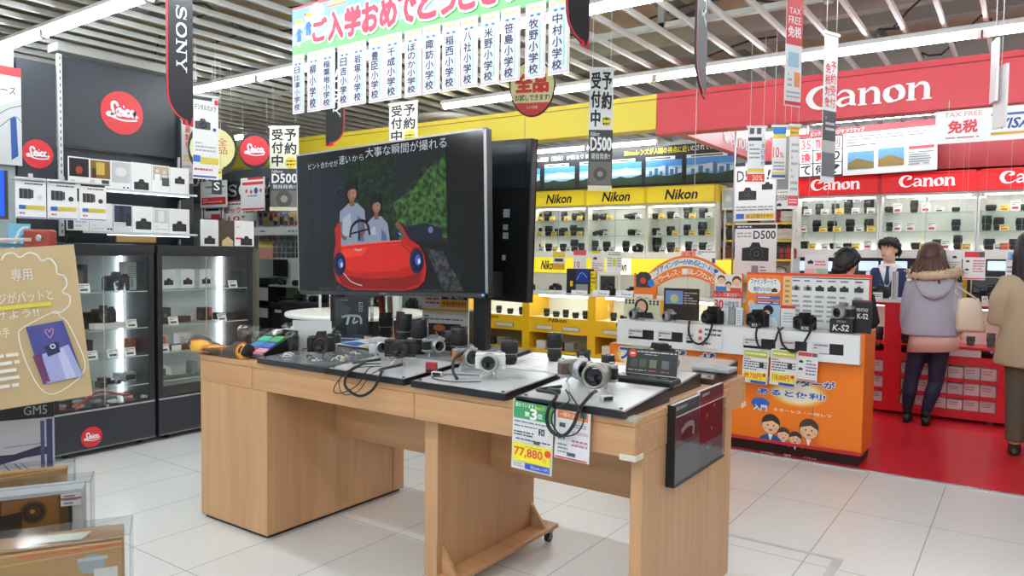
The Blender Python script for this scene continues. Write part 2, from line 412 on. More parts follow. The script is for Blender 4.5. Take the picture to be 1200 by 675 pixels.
# ================================================================ the setting
WOODV, WOODH = wood_mat('beech_veneer_upright', True), wood_mat('beech_veneer_level', False)
mb = MB(); mb.add([(-13, -4, 0), (5, -4, 0), (5, 11, 0), (-13, 11, 0)], [(0, 1, 2, 3)], tile_mat()); structure('floor', mb)
mb = MB(); mb.box(-3.4, 5.68, 0.0, 5, 11, 0.004, red_mat()); structure('floor_red_carpet_tile', mb).name = 'floor_red'
mb = MB(); mb.box(-3.4, 5.655, 0.0, 5, 5.685, 0.009, M('#d9dadb', 0.25, 0.7)); structure('trim_1', mb)
mb = MB(); g = M('#bcc0c0', 0.35)
mb.box(-1.45, 3.895, 0.0, -0.70, 3.925, 0.0012, g); mb.box(-0.745, 3.6, 0.0, -0.70, 3.895, 0.0012, g); structure('floor_mark', mb)
mb = MB(); mb.box(-13, 9.45, 0, 5, 9.55, 4.3, M('#b9bcba', 0.7, noise=.1)); structure('wall_back', mb)
mb = MB(); mb.box(-7.15, -4, 0, -7.05, 3.75, 3.04, M('#a9adad', 0.6, noise=.1)); structure('wall_left', mb)
mb = MB(); mb.box(-13.1, -4, 0, -13, 9.55, 4.3, M('#8b8f8f', 0.7, noise=.1)); structure('wall_far_left', mb)
# raised ceiling slab with services above an open grid of blades
mb = MB(); mb.box(-13, -4, 4.05, 5, 9.55, 4.15, M('#e0cdb0', 0.9, noise=.35)); structure('ceiling', mb)
mb = MB(); bl = M('#bdbfba', 0.5)
for k in range(74):
    x = -12.63 + k * 0.2330
    mb.box(x - .012, -4, 3.05, x + .012, 9.45, 3.085, bl)
mb.box(-13, -.9, 3.10, 5, -.86, 3.14, bl)
for y in (1.6, 4.9, 7.9): mb.box(-13, y, 3.10, 5, y + .04, 3.14, bl)
structure('ceiling_blades', mb)
mb = MB(); dk, gy, cb = M('#8a8a84', .6), M('#aaaba6', .55, .1), M('#232427', .6)
for x, y0, y1, wd, z in ((-9.4, 2, 9, .5, 3.5), (-3.3, -2, 4.7, .35, 3.55), (1.6, 0, 9, .4, 3.5)): mb.box(x, y0, z, x + wd, y1, z + .28, gy)
for y, z, hh in ((3.2, 3.45, .10), (4.75, 3.35, .07), (6.4, 3.45, .12), (7.4, 3.6, .2)): mb.box(-12, y, z, 4.5, y + .12, z + hh, dk)
for x in (-7.2, -5.1, -2.9, -1.45, .2): mb.box(x, -2, 3.8, x + .12, 9, 3.92, dk)
for x in (-4.4, -2.2, -1.1): mb.box(x, 4.9, 3.085, x + .05, 4.95, 4.05, dk)
structure('ceiling_ducts', mb)
mb = MB(); rnd = random.Random(3)
for i in range(26):
    x, y = rnd.uniform(-7, 1), rnd.uniform(2, 6.5); a = rnd.uniform(0, PI); n = 9; pts = []
    for k in range(n): pts.append((x + math.cos(a) * k * .28 + rnd.uniform(-.06, .06), y + math.sin(a) * k * .16, 3.2 + .07 * math.sin(k * 1.1) + rnd.uniform(0, .05)))
    mb.tube(pts, .009, cb, 4)
structure('ceiling_cables', mb)
mb = MB()                                                        # round air outlet up in the grid
mb.lathe([(.30, 0), (.30, .03), (.24, .07), (.24, .03), (.17, .03), (.17, .06), (.1, .06)], at(520, 137, Z=3.0), (0, 0, -1), M('#cfcdc4', .5), 28)
tag(part('air_diffuser', mb), 'round cream ceiling air outlet above the black screen', 'air vent')

# ---------------------------------------------------------------- fluorescent strip lights
TUBE = M('#f6fbff', 0.4, 0, TUBE_POWER); WHITE = M('#e6e8e8', .4)
def fixture(x0, x1, y, z, label, side=0):
    L = x1 - x0; r = empty('strip_light', ((x0 + x1) / 2, y, z), 0, label, 'ceiling light', 'fluorescent strip lights under the ceiling blades')
    mb = MB(); mb.prism([(-.055, .045), (.055, .045), (.03, .085), (-.03, .085)], -L / 2, L / 2, WHITE, axis='x')
    mb.v = [Vector((v[0], v[1], v[2])) for v in mb.v]
    part('housing', mb, r)
    n = max(1, round(L / 1.24)); step = L / n
    for i in range(n):
        a = -L / 2 + i * step + .02; t = MB(); t.cyl((a, 0, .018), (a + step - .04, 0, .018), .017, TUBE, 8); part('tube', t, r)
        e = MB(); e.box(a - .025, -.02, -.004, a + .006, .02, .05, WHITE); e.box(a + step - .046, -.02, -.004, a + step - .015, .02, .05, WHITE); part('lamp_holder', e, r)
    return r
for k, (x0, x1, y, z, lb) in enumerate((
    (-6.95, -1.6, 2.37, 2.955, 'strip light above the dark panels with red round logos'),
    (-6.70, 2.0, 3.98, 2.955, 'strip light running behind the green school banner'),
    (-4.90, 2.0, 5.765, 2.958, 'long strip light just in front of the yellow and red fascia'),
    (-10.3, -8.35, 5.9, 2.955, 'distant strip light behind the round hanging logo sign'),
    (-5.75, -3.75, 8.45, 2.87, 'strip light above the city picture header board'),
    (-1.98, 2.0, 8.45, 2.94, 'strip light above the slanted white lens notice'),
    (-2.65, -2.02, 8.5, 2.86, 'short strip light between the red return fascia and the white notice'))):
    fixture(x0, x1, y, z, lb)
for y in (-2.4, -.8, .85):
    fixture(-5.5, 2.4, y, 2.955, 'strip light over the aisle in front of the display table' if y > 0 else 'strip light over the aisle farther from the table')

# ================================================================ display table
TX0, TX1, TY0, TY1, TZ = -3.78, -1.115, 2.37, 3.6, 0.925
tb = empty('display_table', (-2.45, 2.95, 0), 0, 'long light wood display table covered with sample cameras', 'table')
tb_o = Vector((-2.45, 2.95, 0))
def tpart(name, boxes, m, label=None, b=.003):
    mb = MB()
    for q in boxes: mb.rbox(q[0] - tb_o.x, q[1] - tb_o.y, q[2], q[3] - tb_o.x, q[4] - tb_o.y, q[5], m, b, 1)
    return part(name, mb, tb, label=label)
tpart('tabletop', [(TX0, TY0, TZ - .03, TX1, TY1, TZ)], WOODH)
tpart('apron', [(TX0 + .002, TY0 + .002, .78, TX0 + .47, TY0 + .03, TZ - .031), (TX0 + .473, TY0 + .002, .78, -2.17, TY0 + .03, TZ - .031), (-2.167, TY0 + .002, .78, TX1 - .002, TY0 + .03, TZ - .031)], WOODH)
tpart('apron', [(TX0, TY1 - .03, .78, TX1, TY1, TZ - .031)], WOODH)
tpart('apron', [(TX1 - .03, TY0 + .032, .78, TX1 - .001, TY1 - .032, TZ - .031)], WOODH)
tpart('pedestal', [(TX0, TY0 + .004, .02, -3.19, 3.3, .779), (-3.75, 3.303, .02, -3.19, 3.40, .779)], WOODV)
tpart('plinth', [(TX0 + .02, TY0 + .02, .0, -3.21, 3.38, .02)], M('#2a241f', .7))
tpart('modesty_panel', [(-3.19, 2.83, .47, -1.17, 2.85, .892)], WOODH)
tpart('side_panel', [(-2.165, 2.44, .062, -2.09, 3.22, .779)], WOODV)
tpart('foot_board', [(-2.088, 2.44, .062, -1.985, 3.30, .085)], WOODH)
for y in (2.47, 3.19):
    mb = MB(); mb.prism([(-2.088 - tb_o.x, .086), (-2.0 - tb_o.x, .086), (-2.088 - tb_o.x, .20)], y - tb_o.y, y + .016 - tb_o.y, WOODH); part('gusset', mb, tb)
for y in (2.5, 3.24):
    mb = MB(); c = Vector((-2.01, y, 0)) - tb_o
    mb.cyl(c + Vector((-.011, 0, .026)), c + Vector((.011, 0, .026)), .026, M('#17181a', .4)); mb.cyl(c + Vector((-.014, 0, .026)), c + Vector((.014, 0, .026)), .01, M('#a9abad', .3, .8))
    mb.box(c.x - .018, c.y - .012, .03, c.x - .013, c.y + .012, .061, M('#8c8e90', .35, .8)); mb.box(c.x + .013, c.y - .012, .03, c.x + .018, c.y + .012, .061, M('#8c8e90', .35, .8)); mb.box(c.x - .02, c.y - .02, .055, c.x + .02, c.y + .02, .0615, M('#8c8e90', .35, .8))
    part('caster', mb, tb, label='small black caster under the foot board')
tpart('side_panel', [(-1.17, 2.45, .0, -1.12, 3.43, .779)], WOODV)
for x, y, z in ((TX1, TY0, .772), (TX1, TY1, .772), (TX1, TY0, TZ)):
    mb = MB(); c = Vector((x, y, 0)) - tb_o; cr = M('#dcd9c8', .4); sy = -1 if y == TY0 else 1
    if z < .8:
        mb.rbox(c.x - .06, min(c.y, c.y + sy * .006), z, c.x + .006, max(c.y, c.y + sy * .006), z + .022, cr, .002, 1)
        mb.rbox(c.x, min(c.y, c.y - sy * .06), z, c.x + .006, max(c.y, c.y - sy * .06), z + .022, cr, .002, 1)
    else: mb.rbox(c.x - .05, c.y - .003, z - .012, c.x + .004, c.y + .05, z + .004, M('#b9b79d', .4), .002, 1)
    part('corner_guard', mb, tb, label='cream plastic corner guard')

# ================================================================ fascia beams
def fascia(name, x0, x1, y, z0, z1, colm, label, mark=None, th=.16):
    mb = MB(); mb.box(0, 0, 0, x1 - x0, th, z1 - z0, colm); mb.box(0, -.006, z1 - z0 - .045, x1 - x0, 0, z1 - z0 - .041, M('#5a4a20' if 'yellow' in label else '#6d1820', .6))
    mb.box(0, -.004, 0, x1 - x0, 0, .018, colm)
    o = part(name, mb); o.location = (x0, y, z0); tag(o, label, 'fascia')
    if mark: p = MB(); mark(p); part('lettering', p, o, raw=True, label='white serif brand word')
    return o
YEL, RED = M('#ebd33a', .45), M('#cb2030', .4)
fascia('header_fascia', -9.0, -2.545, 5.68, 2.545, 2.83, YEL, 'long yellow header fascia hung under the ceiling blades')
fascia('header_fascia', -2.54, 2.6, 5.68, 2.50, 2.83, RED, 'long red header fascia with a large white brand word', lambda p: serif_mark(p, 1.165, .075, 2.005, .238, -.008, M('#f2f0ee', .4)))
mb = MB(); mb.box(0, 0, 0, 2.5, .08, .30, M('#c8353f', .35)); o = part('header_fascia', mb); o.location = (-2.36, 5.84, 2.51); o.rotation_euler = (0, 0, PI / 2)
tag(o, 'red return fascia running back from the yellow and red joint', 'fascia')
p = MB(); serif_mark(p, .92, .06, 1.75, .22, -.004, M('#f2e6e4', .4)); part('lettering', p, o, raw=True)

# ================================================================ glass display cases
CLEAR = glass(); EDGE = None
def goods_case(name, x0, x1, y, depth, z0, z1, shelves, frame, head, label, group, light=True, headmark=None, back='#f1f0ea', floor_h=.05, t=.022):
    """wall case: frame, back, shelves, sliding panes, header; faces -y"""
    r = empty(name, ((x0 + x1) / 2, y, z0), 0, label, 'display case', group); wd = x1 - x0; H = z1 - z0
    f = M(frame, .4); mb = MB()
    mb.box(-wd / 2 + .002, 0, 0, -wd / 2 + t, depth, H, f); mb.box(wd / 2 - t, 0, 0, wd / 2 - .002, depth, H, f)
    mb.box(-wd / 2 + t, 0, 0, wd / 2 - t, depth, floor_h, f); mb.box(-wd / 2 + t, 0, H - .03, wd / 2 - t, depth, H, f); part('frame', mb, r)
    mb = MB(); mb.box(-wd / 2 + t, depth - .012, floor_h, wd / 2 - t, depth, H - .03, M(back, .5)); part('back_panel', mb, r)
    for z in shelves:
        mb = MB(); mb.box(-wd / 2 + t, .02, z - z0 - .006, wd / 2 - t, depth - .015, z - z0, glass('#f6fcf9', .04)); mb.box(-wd / 2 + t, .0185, z - z0 - .006, wd / 2 - t, .0195, z - z0, M('#a9c9b8', .3)); part('glass_shelf', mb, r)
    for s in (-1, 1):
        mb = MB(); a = -wd / 2 + t if s < 0 else -.01; mb.box(a, .004 if s < 0 else .009, floor_h, a + wd / 2 - t + .01, .007 if s < 0 else .012, H - .03, CLEAR); mb.box(-.012 if s < 0 else -.01, .003 if s < 0 else .008, floor_h, -.008 if s < 0 else -.006, .0075 if s < 0 else .0125, H - .03, M('#b8bfbd', .3, .6)); part('glass_door', mb, r)
    if light:
        mb = MB(); mb.box(-wd / 2 + .06, .05, H - .042, wd / 2 - .06, .08, H - .031, M('#fbfdf6', .4, 0, STRIP_POWER)); part('light_bar', mb, r)
        mb = MB(); mb.box(-wd / 2 + .05, depth - .05, floor_h, wd / 2 - .05, depth - .03, floor_h + .008, M('#fbfdf6', .4, 0, STRIP_POWER * .6)); part('light_bar', mb, r)
    if head:
        hc, hh, hem = head; mb = MB(); mb.box(-wd / 2, -.03, H, wd / 2, depth, H + hh, M(hc, .4, 0, 0)); hf = MB()
        mb.box(-wd / 2, -.045, H + hh - .018, wd / 2, -.03, H + hh, M(hc, .4)); mb.box(-wd / 2, -.045, H, -wd / 2 + .02, -.03, H + hh, M(hc, .4)); mb.box(wd / 2 - .02, -.045, H, wd / 2, -.03, H + hh, M(hc, .4))
        hd = part('header_sign', mb, r); p = MB(); p.flat([(-wd / 2 + .02, H + .006), (wd / 2 - .02, H + .006), (wd / 2 - .02, H + hh - .018), (-wd / 2 + .02, H + hh - .018)], -.0315, M(hc, .4, 0, hem)); headmark(p, wd, H, hh); part('lettering', p, hd, raw=True)
    return r
def nik(mb, x0, z0, x1, z1, y, m='#1a1a1a'): put_text(mb, 'Nikon', x0, z0, x1, z1, y, M(m), .035, .22)
# yellow-headed cases on the back wall
NY = 8.6; zt, zb = at(655, 242, Y=NY).z, at(655, 298, Y=NY).z
nx = [at(605, 240, Y=NY).x, at(687.5, 240, Y=NY).x, at(757.5, 240, Y=NY).x, at(840, 240, Y=NY).x]
nx[0] = nx[1] - (nx[2] - nx[1]); hz = at(655, 224, Y=NY).z - zt
nsh = [at(655, 258.5, Y=NY).z, at(655, 276.5, Y=NY).z]; nfl = at(655, 294.5, Y=NY).z
NAMES3 = ('left', 'middle', 'right')
for i in range(3):
    goods_case('display_case', nx[i], nx[i + 1], NY, .34, zb - .03, zt, nsh, '#e8e6da', ('#f2d630', hz, .25), ('yellow-headed lens display case partly behind the screens', 'yellow-headed lens display case in the middle of three', 'yellow-headed lens display case beside the grey bag shelf')[i], 'yellow-headed lens cases',
               headmark=lambda p, wd, H, hh: nik(p, -wd * .2, H + hh * .2, wd * .25, H + hh * .78, -.033), floor_h=nfl - zb + .03)
# red-headed cases
CY = 9.0; cxs = [at(931, 240, Y=CY).x, at(1031, 240, Y=CY).x, at(1145.5, 240, Y=CY).x]; cxs.append(2 * cxs[2] - cxs[1]); cxs.append(2 * cxs[3] - cxs[2])
czt, czb, chz = at(1035, 227, Y=CY).z, at(1035, 299, Y=CY).z, at(1035, 204, Y=CY).z
csh = [at(1035, 249.5, Y=CY).z, at(1035, 271, Y=CY).z]; cfl = at(1035, 292, Y=CY).z
for i in range(4):
    goods_case('display_case', cxs[i], cxs[i + 1], CY, .36, czb - .03, czt, csh, '#e4e4e0', ('#e0141c', chz - czt, .35),
               ('red-headed lens case above the black-haired head, next to the bag shelf', 'red-headed lens case above the man in the navy vest', 'red-headed lens case above the hanging white and red leaflet', 'red-headed lens case farthest along the back wall')[i], 'red-headed lens cases',
               headmark=lambda p, wd, H, hh: serif_mark(p, -wd * .3, H + hh * .28, wd * .3, H + hh * .85, -.033, M('#fdf6f4', .4, 0, .5)), floor_h=cfl - czb + .03)
# lit boards under the red-headed cases
mb = MB(); mb.box(cxs[0], 9.1, 1.05, cxs[4], 9.35, czb - .034, M('#1a1a20', .4)); o = part('dark_under_cabinet', mb); tag(o, 'black cabinet strip below the red-headed lens cases', 'cabinet')
for k, (a, b) in enumerate(((936, 975), (1006, 1029), (1032, 1063), (1085, 1122), (1157, 1192))):
    s = spot(a, b, 306, 317.5, Y=9.08); mb = MB(); mb.rbox(-s.w / 2, 0, 0, s.w / 2, .02, s.h, M('#c9defc', .3, 0, .75), .008, 2)
    o = part('backlight_panel', mb); o.location = s.loc; tag(o, ('small glowing pale blue panel behind the white price sheet', 'small glowing pale blue panel right of the black-haired head', 'small glowing pale blue panel by the vested man\'s shoulder', 'small glowing pale blue panel behind the brown-haired woman', 'small glowing pale blue panel near the beige coat')[k], 'light panel', 'pale blue light panels under the red-headed cases')

# picture header board over the yellow-headed cases
s = spot(614, 862, 174, 219, Y=8.62)
def citypic(u0, u1, kind):
    o = [('R', '#4f94d8', u0, .36, u1, .95), ('R', '#9cc8ea', u0, .52, u1, .95), ('P', '#dbe9f2', [(u0, .6), ((u0 + u1) / 2, .5), (u1, .62), (u1, .7), (u0, .7)])]
    if kind: o += [('R', '#4b7fb0', u0 + (u1 - u0) * a, b, u0 + (u1 - u0) * (a + c), .8) for a, b, c in ((.1, .62, .08), (.25, .56, .1), (.4, .64, .08), (.55, .5, .09), (.68, .6, .1), (.82, .55, .07))]
    return o + [('R', '#37503a', u0, .76, u1, .95), ('P', '#2b3f2e', [(u0, .8), (u0 + .3 * (u1 - u0), .72), (u0 + .6 * (u1 - u0), .78), (u1, .7), (u1, .95), (u0, .95)])]
ops = [('R', '#191a1c', 0, 0, 1, 1)]
for a, b, k in ((.0, .09, 0), (.115, .275, 0), (.30, .43, 0), (.46, .60, 0), (.62, .78, 1), (.80, 1, 1)): ops += citypic(a, b, k) + [('R', '#e7e8ea', a, .27, b - .03, .355), ('L', '#333333', a + .02, .275, b - .05, .35, 1)]
ops += [('T', '#e8e8e8', 'としても画面（画角）が異なります。一', .0, .06, .42, .19), ('T', '#f0e02e', '50mmレンズが人間の視点に近い', .52, .04, .82, .20), ('T', '#e8e8e8', 'とされています。', .82, .04, .96, .18), ('P', '#f3d21c', [(.97, .2), (.985, .03), (1.0, .2)])]
card('picture_header', 'black header board with a row of sky and city pictures above the yellow cases', 'sign', s, ops, bg='#191a1c', th=.05)
# slanted white notice over the red-headed cases
s = spot(936, 1099, 147, 204, Y=8.78); s.ry = -math.radians(1.2)
ops = [('R', '#222326', 0, .12, .345, 1), ('R', '#c9242e', 0, 0, 1, .13), ('T', '#f6e9e6', 'ビックカメラ コジマ ソフマップ', .1, .02, .5, .11)]
for i, (ch, c) in enumerate(zip('35m算判換算っつて何？', ('#d61f2a',) * 12)):
    pass
grid = (('35', 'mm', '判'), ('換', '算', 'っ'), ('て', '何', '?'))
for rr, row in enumerate(grid):
    for cc, ch in enumerate(row):
        u, v = .012 + cc * .111, .16 + rr * .275; red = rr == 0 or (rr == 1 and cc < 2)
        ops += [('R', '#eceded', u, v, u + .102, v + .255), ('T', '#d3202b' if red else '#1d1d1f', ch, u + .014, v + .03, u + .088, v + .225, {'b': .03})]
ops += [('L', '#6d7074', .37, .18, .97, .42, 4), ('R', '#5a8fce', .38, .52, .57, .88), ('P', '#7b6a3a', [(.38, .88), (.38, .75), (.45, .66), (.57, .76), (.57, .88)]), ('R', '#5a8fce', .6, .5, .78, .86), ('P', '#8a6f3a', [(.6, .86), (.6, .72), (.68, .63), (.78, .74), (.78, .86)]), ('R', '#d6443f', .81, .5, .98, .56), ('L', '#8a8d90', .81, .6, .98, .88, 6)]
o = card('lens_notice', 'slanted white notice with a grid of big red and black characters', 'sign', s, ops, bg='#dfe3e4', th=.02)
NOTICE = (o, s)
mb = MB(); mb.box(-.85, 8.95, chz + .02, 1.6, 9.35, 2.75, M('#8f1a22', .5)); o = part('red_valance', mb); tag(o, 'dark red valance above the red-headed lens cases', 'valance')

# ================================================================ prototypes: lenses, cameras, tags, boxes
BLK, BLK2, RUB, SIL, GLS = M('#18191b', .42), M('#232427', .5), M('#101113', .75), M('#b9babb', .28, .75), M('#0b0e14', .05, 0, 0, 1.0)
def make_lens(name, h, r, body=BLK, ring=RUB, accent='#b8bcc0', hood=False):
    """standing lens, mount down"""
    mb = MB(); mb.lathe([(r * .78, 0), (r * .8, h * .06), (r * .86, h * .07), (r * .9, h * .3), (r * .9, h * .36), (r, h * .40), (r, h * .86), (r * .97, h * .9), (r * 1.0, h)], (0, 0, 0), (0, 0, 1), body, 18)
    o = part(name, mb); tag(o, 'black lens', 'camera lens')
    g = MB(); g.lathe([(r * .92, h * .14), (r * .95, h * .15), (r * .95, h * .27), (r * .92, h * .28)], (0, 0, 0), (0, 0, 1), ring, 18, caps=False); part('focus_ring', g, o)
    g = MB(); g.lathe([(r * 1.01, h * .5), (r * 1.04, h * .51), (r * 1.04, h * .78), (r * 1.01, h * .79)], (0, 0, 0), (0, 0, 1), ring, 18, caps=False); part('zoom_ring', g, o)
    g = MB(); g.lathe([(r * 1.012, h * .44), (r * 1.012, h * .455)], (0, 0, 0), (0, 0, 1), M(accent, .3, .5), 18, caps=False); part('accent_ring', g, o)
    g = MB(); g.lathe([(r * .88, h * 1.001), (r * .5, h * 1.006), (.0005, h * 1.012)], (0, 0, 0), (0, 0, 1), GLS, 18, caps=False); part('front_glass', g, o)
    if hood:
        g = MB(); g.lathe([(r, h), (r * 1.12, h * 1.22), (r * 1.09, h * 1.22), (r * .97, h)], (0, 0, 0), (0, 0, 1), BLK2, 18, caps=False); part('lens_hood', g, o)
    return o
def lens_on(mb_r, cx, cy, cz, r, L, barrel, ringm, parent, nm='lens'):
    """lens pointing to -y from (cx, cy, cz)"""
    m = MB(); m.lathe([(r * .9, 0), (r * .92, L * .25), (r, L * .3), (r, L * .85), (r * .96, L), (r * .8, L), (r * .74, L * .9)], (cx, cy, cz), (0, -1, 0), barrel, 22, caps=False); m.T = None
    o = part(nm, m, parent)
    g = MB(); g.lathe([(r * 1.01, L * .4), (r * 1.04, L * .42), (r * 1.04, L * .7), (r * 1.01, L * .72)], (cx, cy, cz), (0, -1, 0), ringm, 22, caps=False); part('zoom_ring', g, o)
    g = MB(); g.lathe([(r * .76, L * .88), (r * .6, L * .905), (r * .35, L * .93), (r * .12, L * .942), (.0004, L * .944)], (cx, cy, cz), (0, -1, 0), GLS, 22, caps=False); part('front_glass', g, o)
    return o
def make_dslr(name, body=BLK, grip=RUB, s=1.0, barrel=BLK2, ringm=RUB, lr=.034, ll=.06):
    w_, h_, d_ = .135 * s, .085 * s, .05 * s
    mb = MB(); mb.rbox(-w_ / 2, -d_ / 2, 0, w_ / 2, d_ / 2, h_, body, .010 * s, 3); mb.prism([(-.028 * s, h_ * .9), (.028 * s, h_ * .9), (.02 * s, h_ * 1.26), (-.02 * s, h_ * 1.26)], -d_ * .75, d_ * .4, body)
    o = part(name, mb); tag(o, 'black camera', 'camera')
    g = MB(); g.rbox(-w_ / 2 - .002 * s, -d_ * .85, .004 * s, -w_ / 2 + .034 * s, d_ * .1, h_ * .92, grip, .010 * s, 3); part('grip', g, o)
    g = MB(); g.lathe([(.014 * s, 0), (.014 * s, .01 * s), (.012 * s, .011 * s)], (.045 * s, 0, h_), (0, 0, 1), BLK2, 16); part('mode_dial', g, o)
    g = MB(); g.lathe([(.006 * s, 0), (.006 * s, .006 * s)], (-.048 * s, -d_ * .5, h_ * .98), (0, 0, 1), SIL, 12); part('shutter_button', g, o)
    g = MB(); g.box(-.011 * s, -.006 * s, h_ * 1.26, .011 * s, .012 * s, h_ * 1.26 + .002, SIL); part('hot_shoe', g, o)
    lens_on(None, .008 * s, -d_ / 2, h_ * .46, lr * s, ll * s, barrel, ringm, o)
    return o
def make_mirrorless(name, body, trim, s=1.0, barrel=SIL, ringm=None, lr=.03, ll=.04, hump=False):
    w_, h_, d_ = .11 * s, .062 * s, .032 * s
    mb = MB(); mb.rbox(-w_ / 2, -d_ / 2, 0, w_ / 2, d_ / 2, h_ * .2, trim, .005 * s, 2); mb.rbox(-w_ / 2, -d_ / 2, h_ * .14, w_ / 2, d_ / 2, h_ * .8, body, .006 * s, 2); mb.rbox(-w_ / 2 + .001, -d_ / 2 + .001, h_ * .76, w_ / 2 - .001, d_ / 2 - .001, h_, trim, .005 * s, 2)
    if hump: mb.prism([(-.02 * s, h_ * .95), (.02 * s, h_ * .95), (.013 * s, h_ * 1.25), (-.013 * s, h_ * 1.25)], -d_ * .5, d_ * .45, trim)
    o = part(name, mb); tag(o, 'camera', 'camera')
    g = MB(); g.lathe([(.009 * s, 0), (.009 * s, .006 * s)], (.035 * s, 0, h_), (0, 0, 1), SIL, 14); part('mode_dial', g, o)
    g = MB(); g.lathe([(.005 * s, 0), (.005 * s, .004 * s)], (-.04 * s, 0, h_), (0, 0, 1), SIL, 12); part('shutter_button', g, o)
    lens_on(None, .004 * s, -d_ / 2, h_ * .48, lr * s, ll * s, barrel, ringm or barrel, o)
    return o
def make_tag(name, col, w_=.055, h_=.042, price=True):
    mb = MB(); mb.add([(-w_ / 2, 0, 0), (w_ / 2, 0, 0), (w_ / 2, .012, h_), (-w_ / 2, .012, h_), (-w_ / 2, .003, 0), (w_ / 2, .003, 0), (w_ / 2, .015, h_), (-w_ / 2, .015, h_)], [(0, 1, 2, 3), (5, 4, 7, 6), (0, 4, 5, 1), (3, 2, 6, 7), (0, 3, 7, 4), (1, 5, 6, 2)], M(col, .5))
    o = part(name, mb); tag(o, 'price tag', 'price tag')
    p = MB(); draw(p, w_, h_, [('L', '#55585c', .1, .08, .9, .45, 2), ('R', '#c43a34' if col != '#e8e8e6' else '#44474a', .15, .58, .8, .82)])
    p.v = [Vector((v[0], v[1] + .012 * v[2] / h_, v[2])) for v in p.v]; part('printing', p, o, raw=True); return o
PL = {'t': Proto(make_lens('camera_lens', .14, .038, hood=False)), 'm': Proto(make_lens('camera_lens', .095, .036)), 's': Proto(make_lens('camera_lens', .06, .034, accent='#c9a24a')),
      'h': Proto(make_lens('camera_lens', .11, .037, hood=True, accent='#b0282c')), 'x': Proto(make_lens('camera_lens', .19, .043, accent='#c9a24a'))}
PLH = {'t': .14, 'm': .095, 's': .06, 'h': .134, 'x': .19}; PLR = {'t': .038, 'm': .036, 's': .034, 'h': .041, 'x': .043}
PT = {'y': Proto(make_tag('price_tag', '#e9dc62')), 'w': Proto(make_tag('price_tag', '#e8e8e6')), 'b': Proto(make_tag('price_tag', '#f0f1f1', .07, .085)), 'o': Proto(make_tag('price_tag', '#d9704a', .07, .06))}
KIND = {'t': 'tall black lens', 'm': 'ribbed black lens', 's': 'short black lens', 'h': 'black lens with hood', 'x': 'very tall lens'}
TK = {'y': 'yellow price tag', 'w': 'white price tag', 'b': 'white info card', 'o': 'orange product box', 'g': 'green product box'}
ORD = ('leftmost', 'second', 'third', 'fourth', 'fifth', 'sixth', 'seventh', 'eighth', 'ninth', 'tenth')
def fill(items, tags, y, z, where, px_y, grp):
    """items: (px, kind, height in px); one shelf"""
    px = 865.0
    for n, (x, k, hp) in enumerate(items):
        p = at(x, px_y, Y=y); dist = abs((RW.transposed() @ (p - EYE)).z); sc = hp * dist / px / PLH[k]
        PL[k].put((p.x, y, z), random.uniform(0, 6), '%s, %s on %s' % (KIND[k], ORD[n], where), grp + ', lenses', (min(sc * 1.2, 1.45), min(sc * 1.2, 1.45), sc))
    for n, (x, k) in enumerate(tags):
        p = at(x, px_y, Y=y - .07); PT[k].put((p.x, y - .10, z), 0, '%s, %s on %s' % (TK[k], ORD[n], where), grp + ', tags', 1.55 if k in 'yw' else 1.2)
NG, CG = 'goods in the yellow-headed cases', 'goods in the red-headed cases'
ny = NY + .17; cy_ = CY + .19
T3 = ('top', 'middle', 'bottom')
for i, case in enumerate((
    (([(631, 's', 9), (642, 'm', 12), (661, 't', 11), (674, 's', 9), (682, 'm', 10)], [(634, 'y'), (648, 'y'), (665, 'y'), (680, 'y')]),
     ([(631, 's', 10), (643, 'm', 12), (654, 's', 9), (661, 'm', 10), (672, 't', 13), (680, 's', 10)], [(634, 'y'), (650, 'y'), (666, 'y'), (680, 'y')]),
     ([(629.5, 's', 9), (643, 'm', 9), (660, 's', 9), (673, 't', 14), (682, 'm', 10)], [(635, 'w'), (651, 'y'), (667, 'w')])),
    (([(697, 's', 8)], [(715, 'y'), (749, 'w')]), ([(697, 's', 5)], [(711, 'w'), (749, 'w')]), ([(697, 't', 13), (711, 'm', 12), (733.5, 't', 13)], [(704, 'w'), (718, 'w')])),
    (([(769, 's', 7), (786, 's', 9), (806, 'x', 19), (824, 'm', 12)], [(776, 'y'), (794, 'w'), (812, 'y'), (831, 'w')]),
     ([(769, 's', 9), (786, 'm', 11), (805, 't', 13), (823, 't', 16)], [(774, 'w'), (792, 'y'), (812, 'y'), (831, 'y')]),
     ([(770, 't', 17), (786, 'm', 12), (807, 't', 13), (824, 'm', 12)], [(777, 'w'), (795, 'y'), (815, 'b'), (832, 'b')])))):
    for j, (it, tg) in enumerate(case):
        z = (list(nsh) + [nfl])[j]
        fill(it, tg, ny, z, 'the %s shelf of the %s yellow-headed case' % (T3[j], NAMES3[i]), 258 + 18 * j, NG)
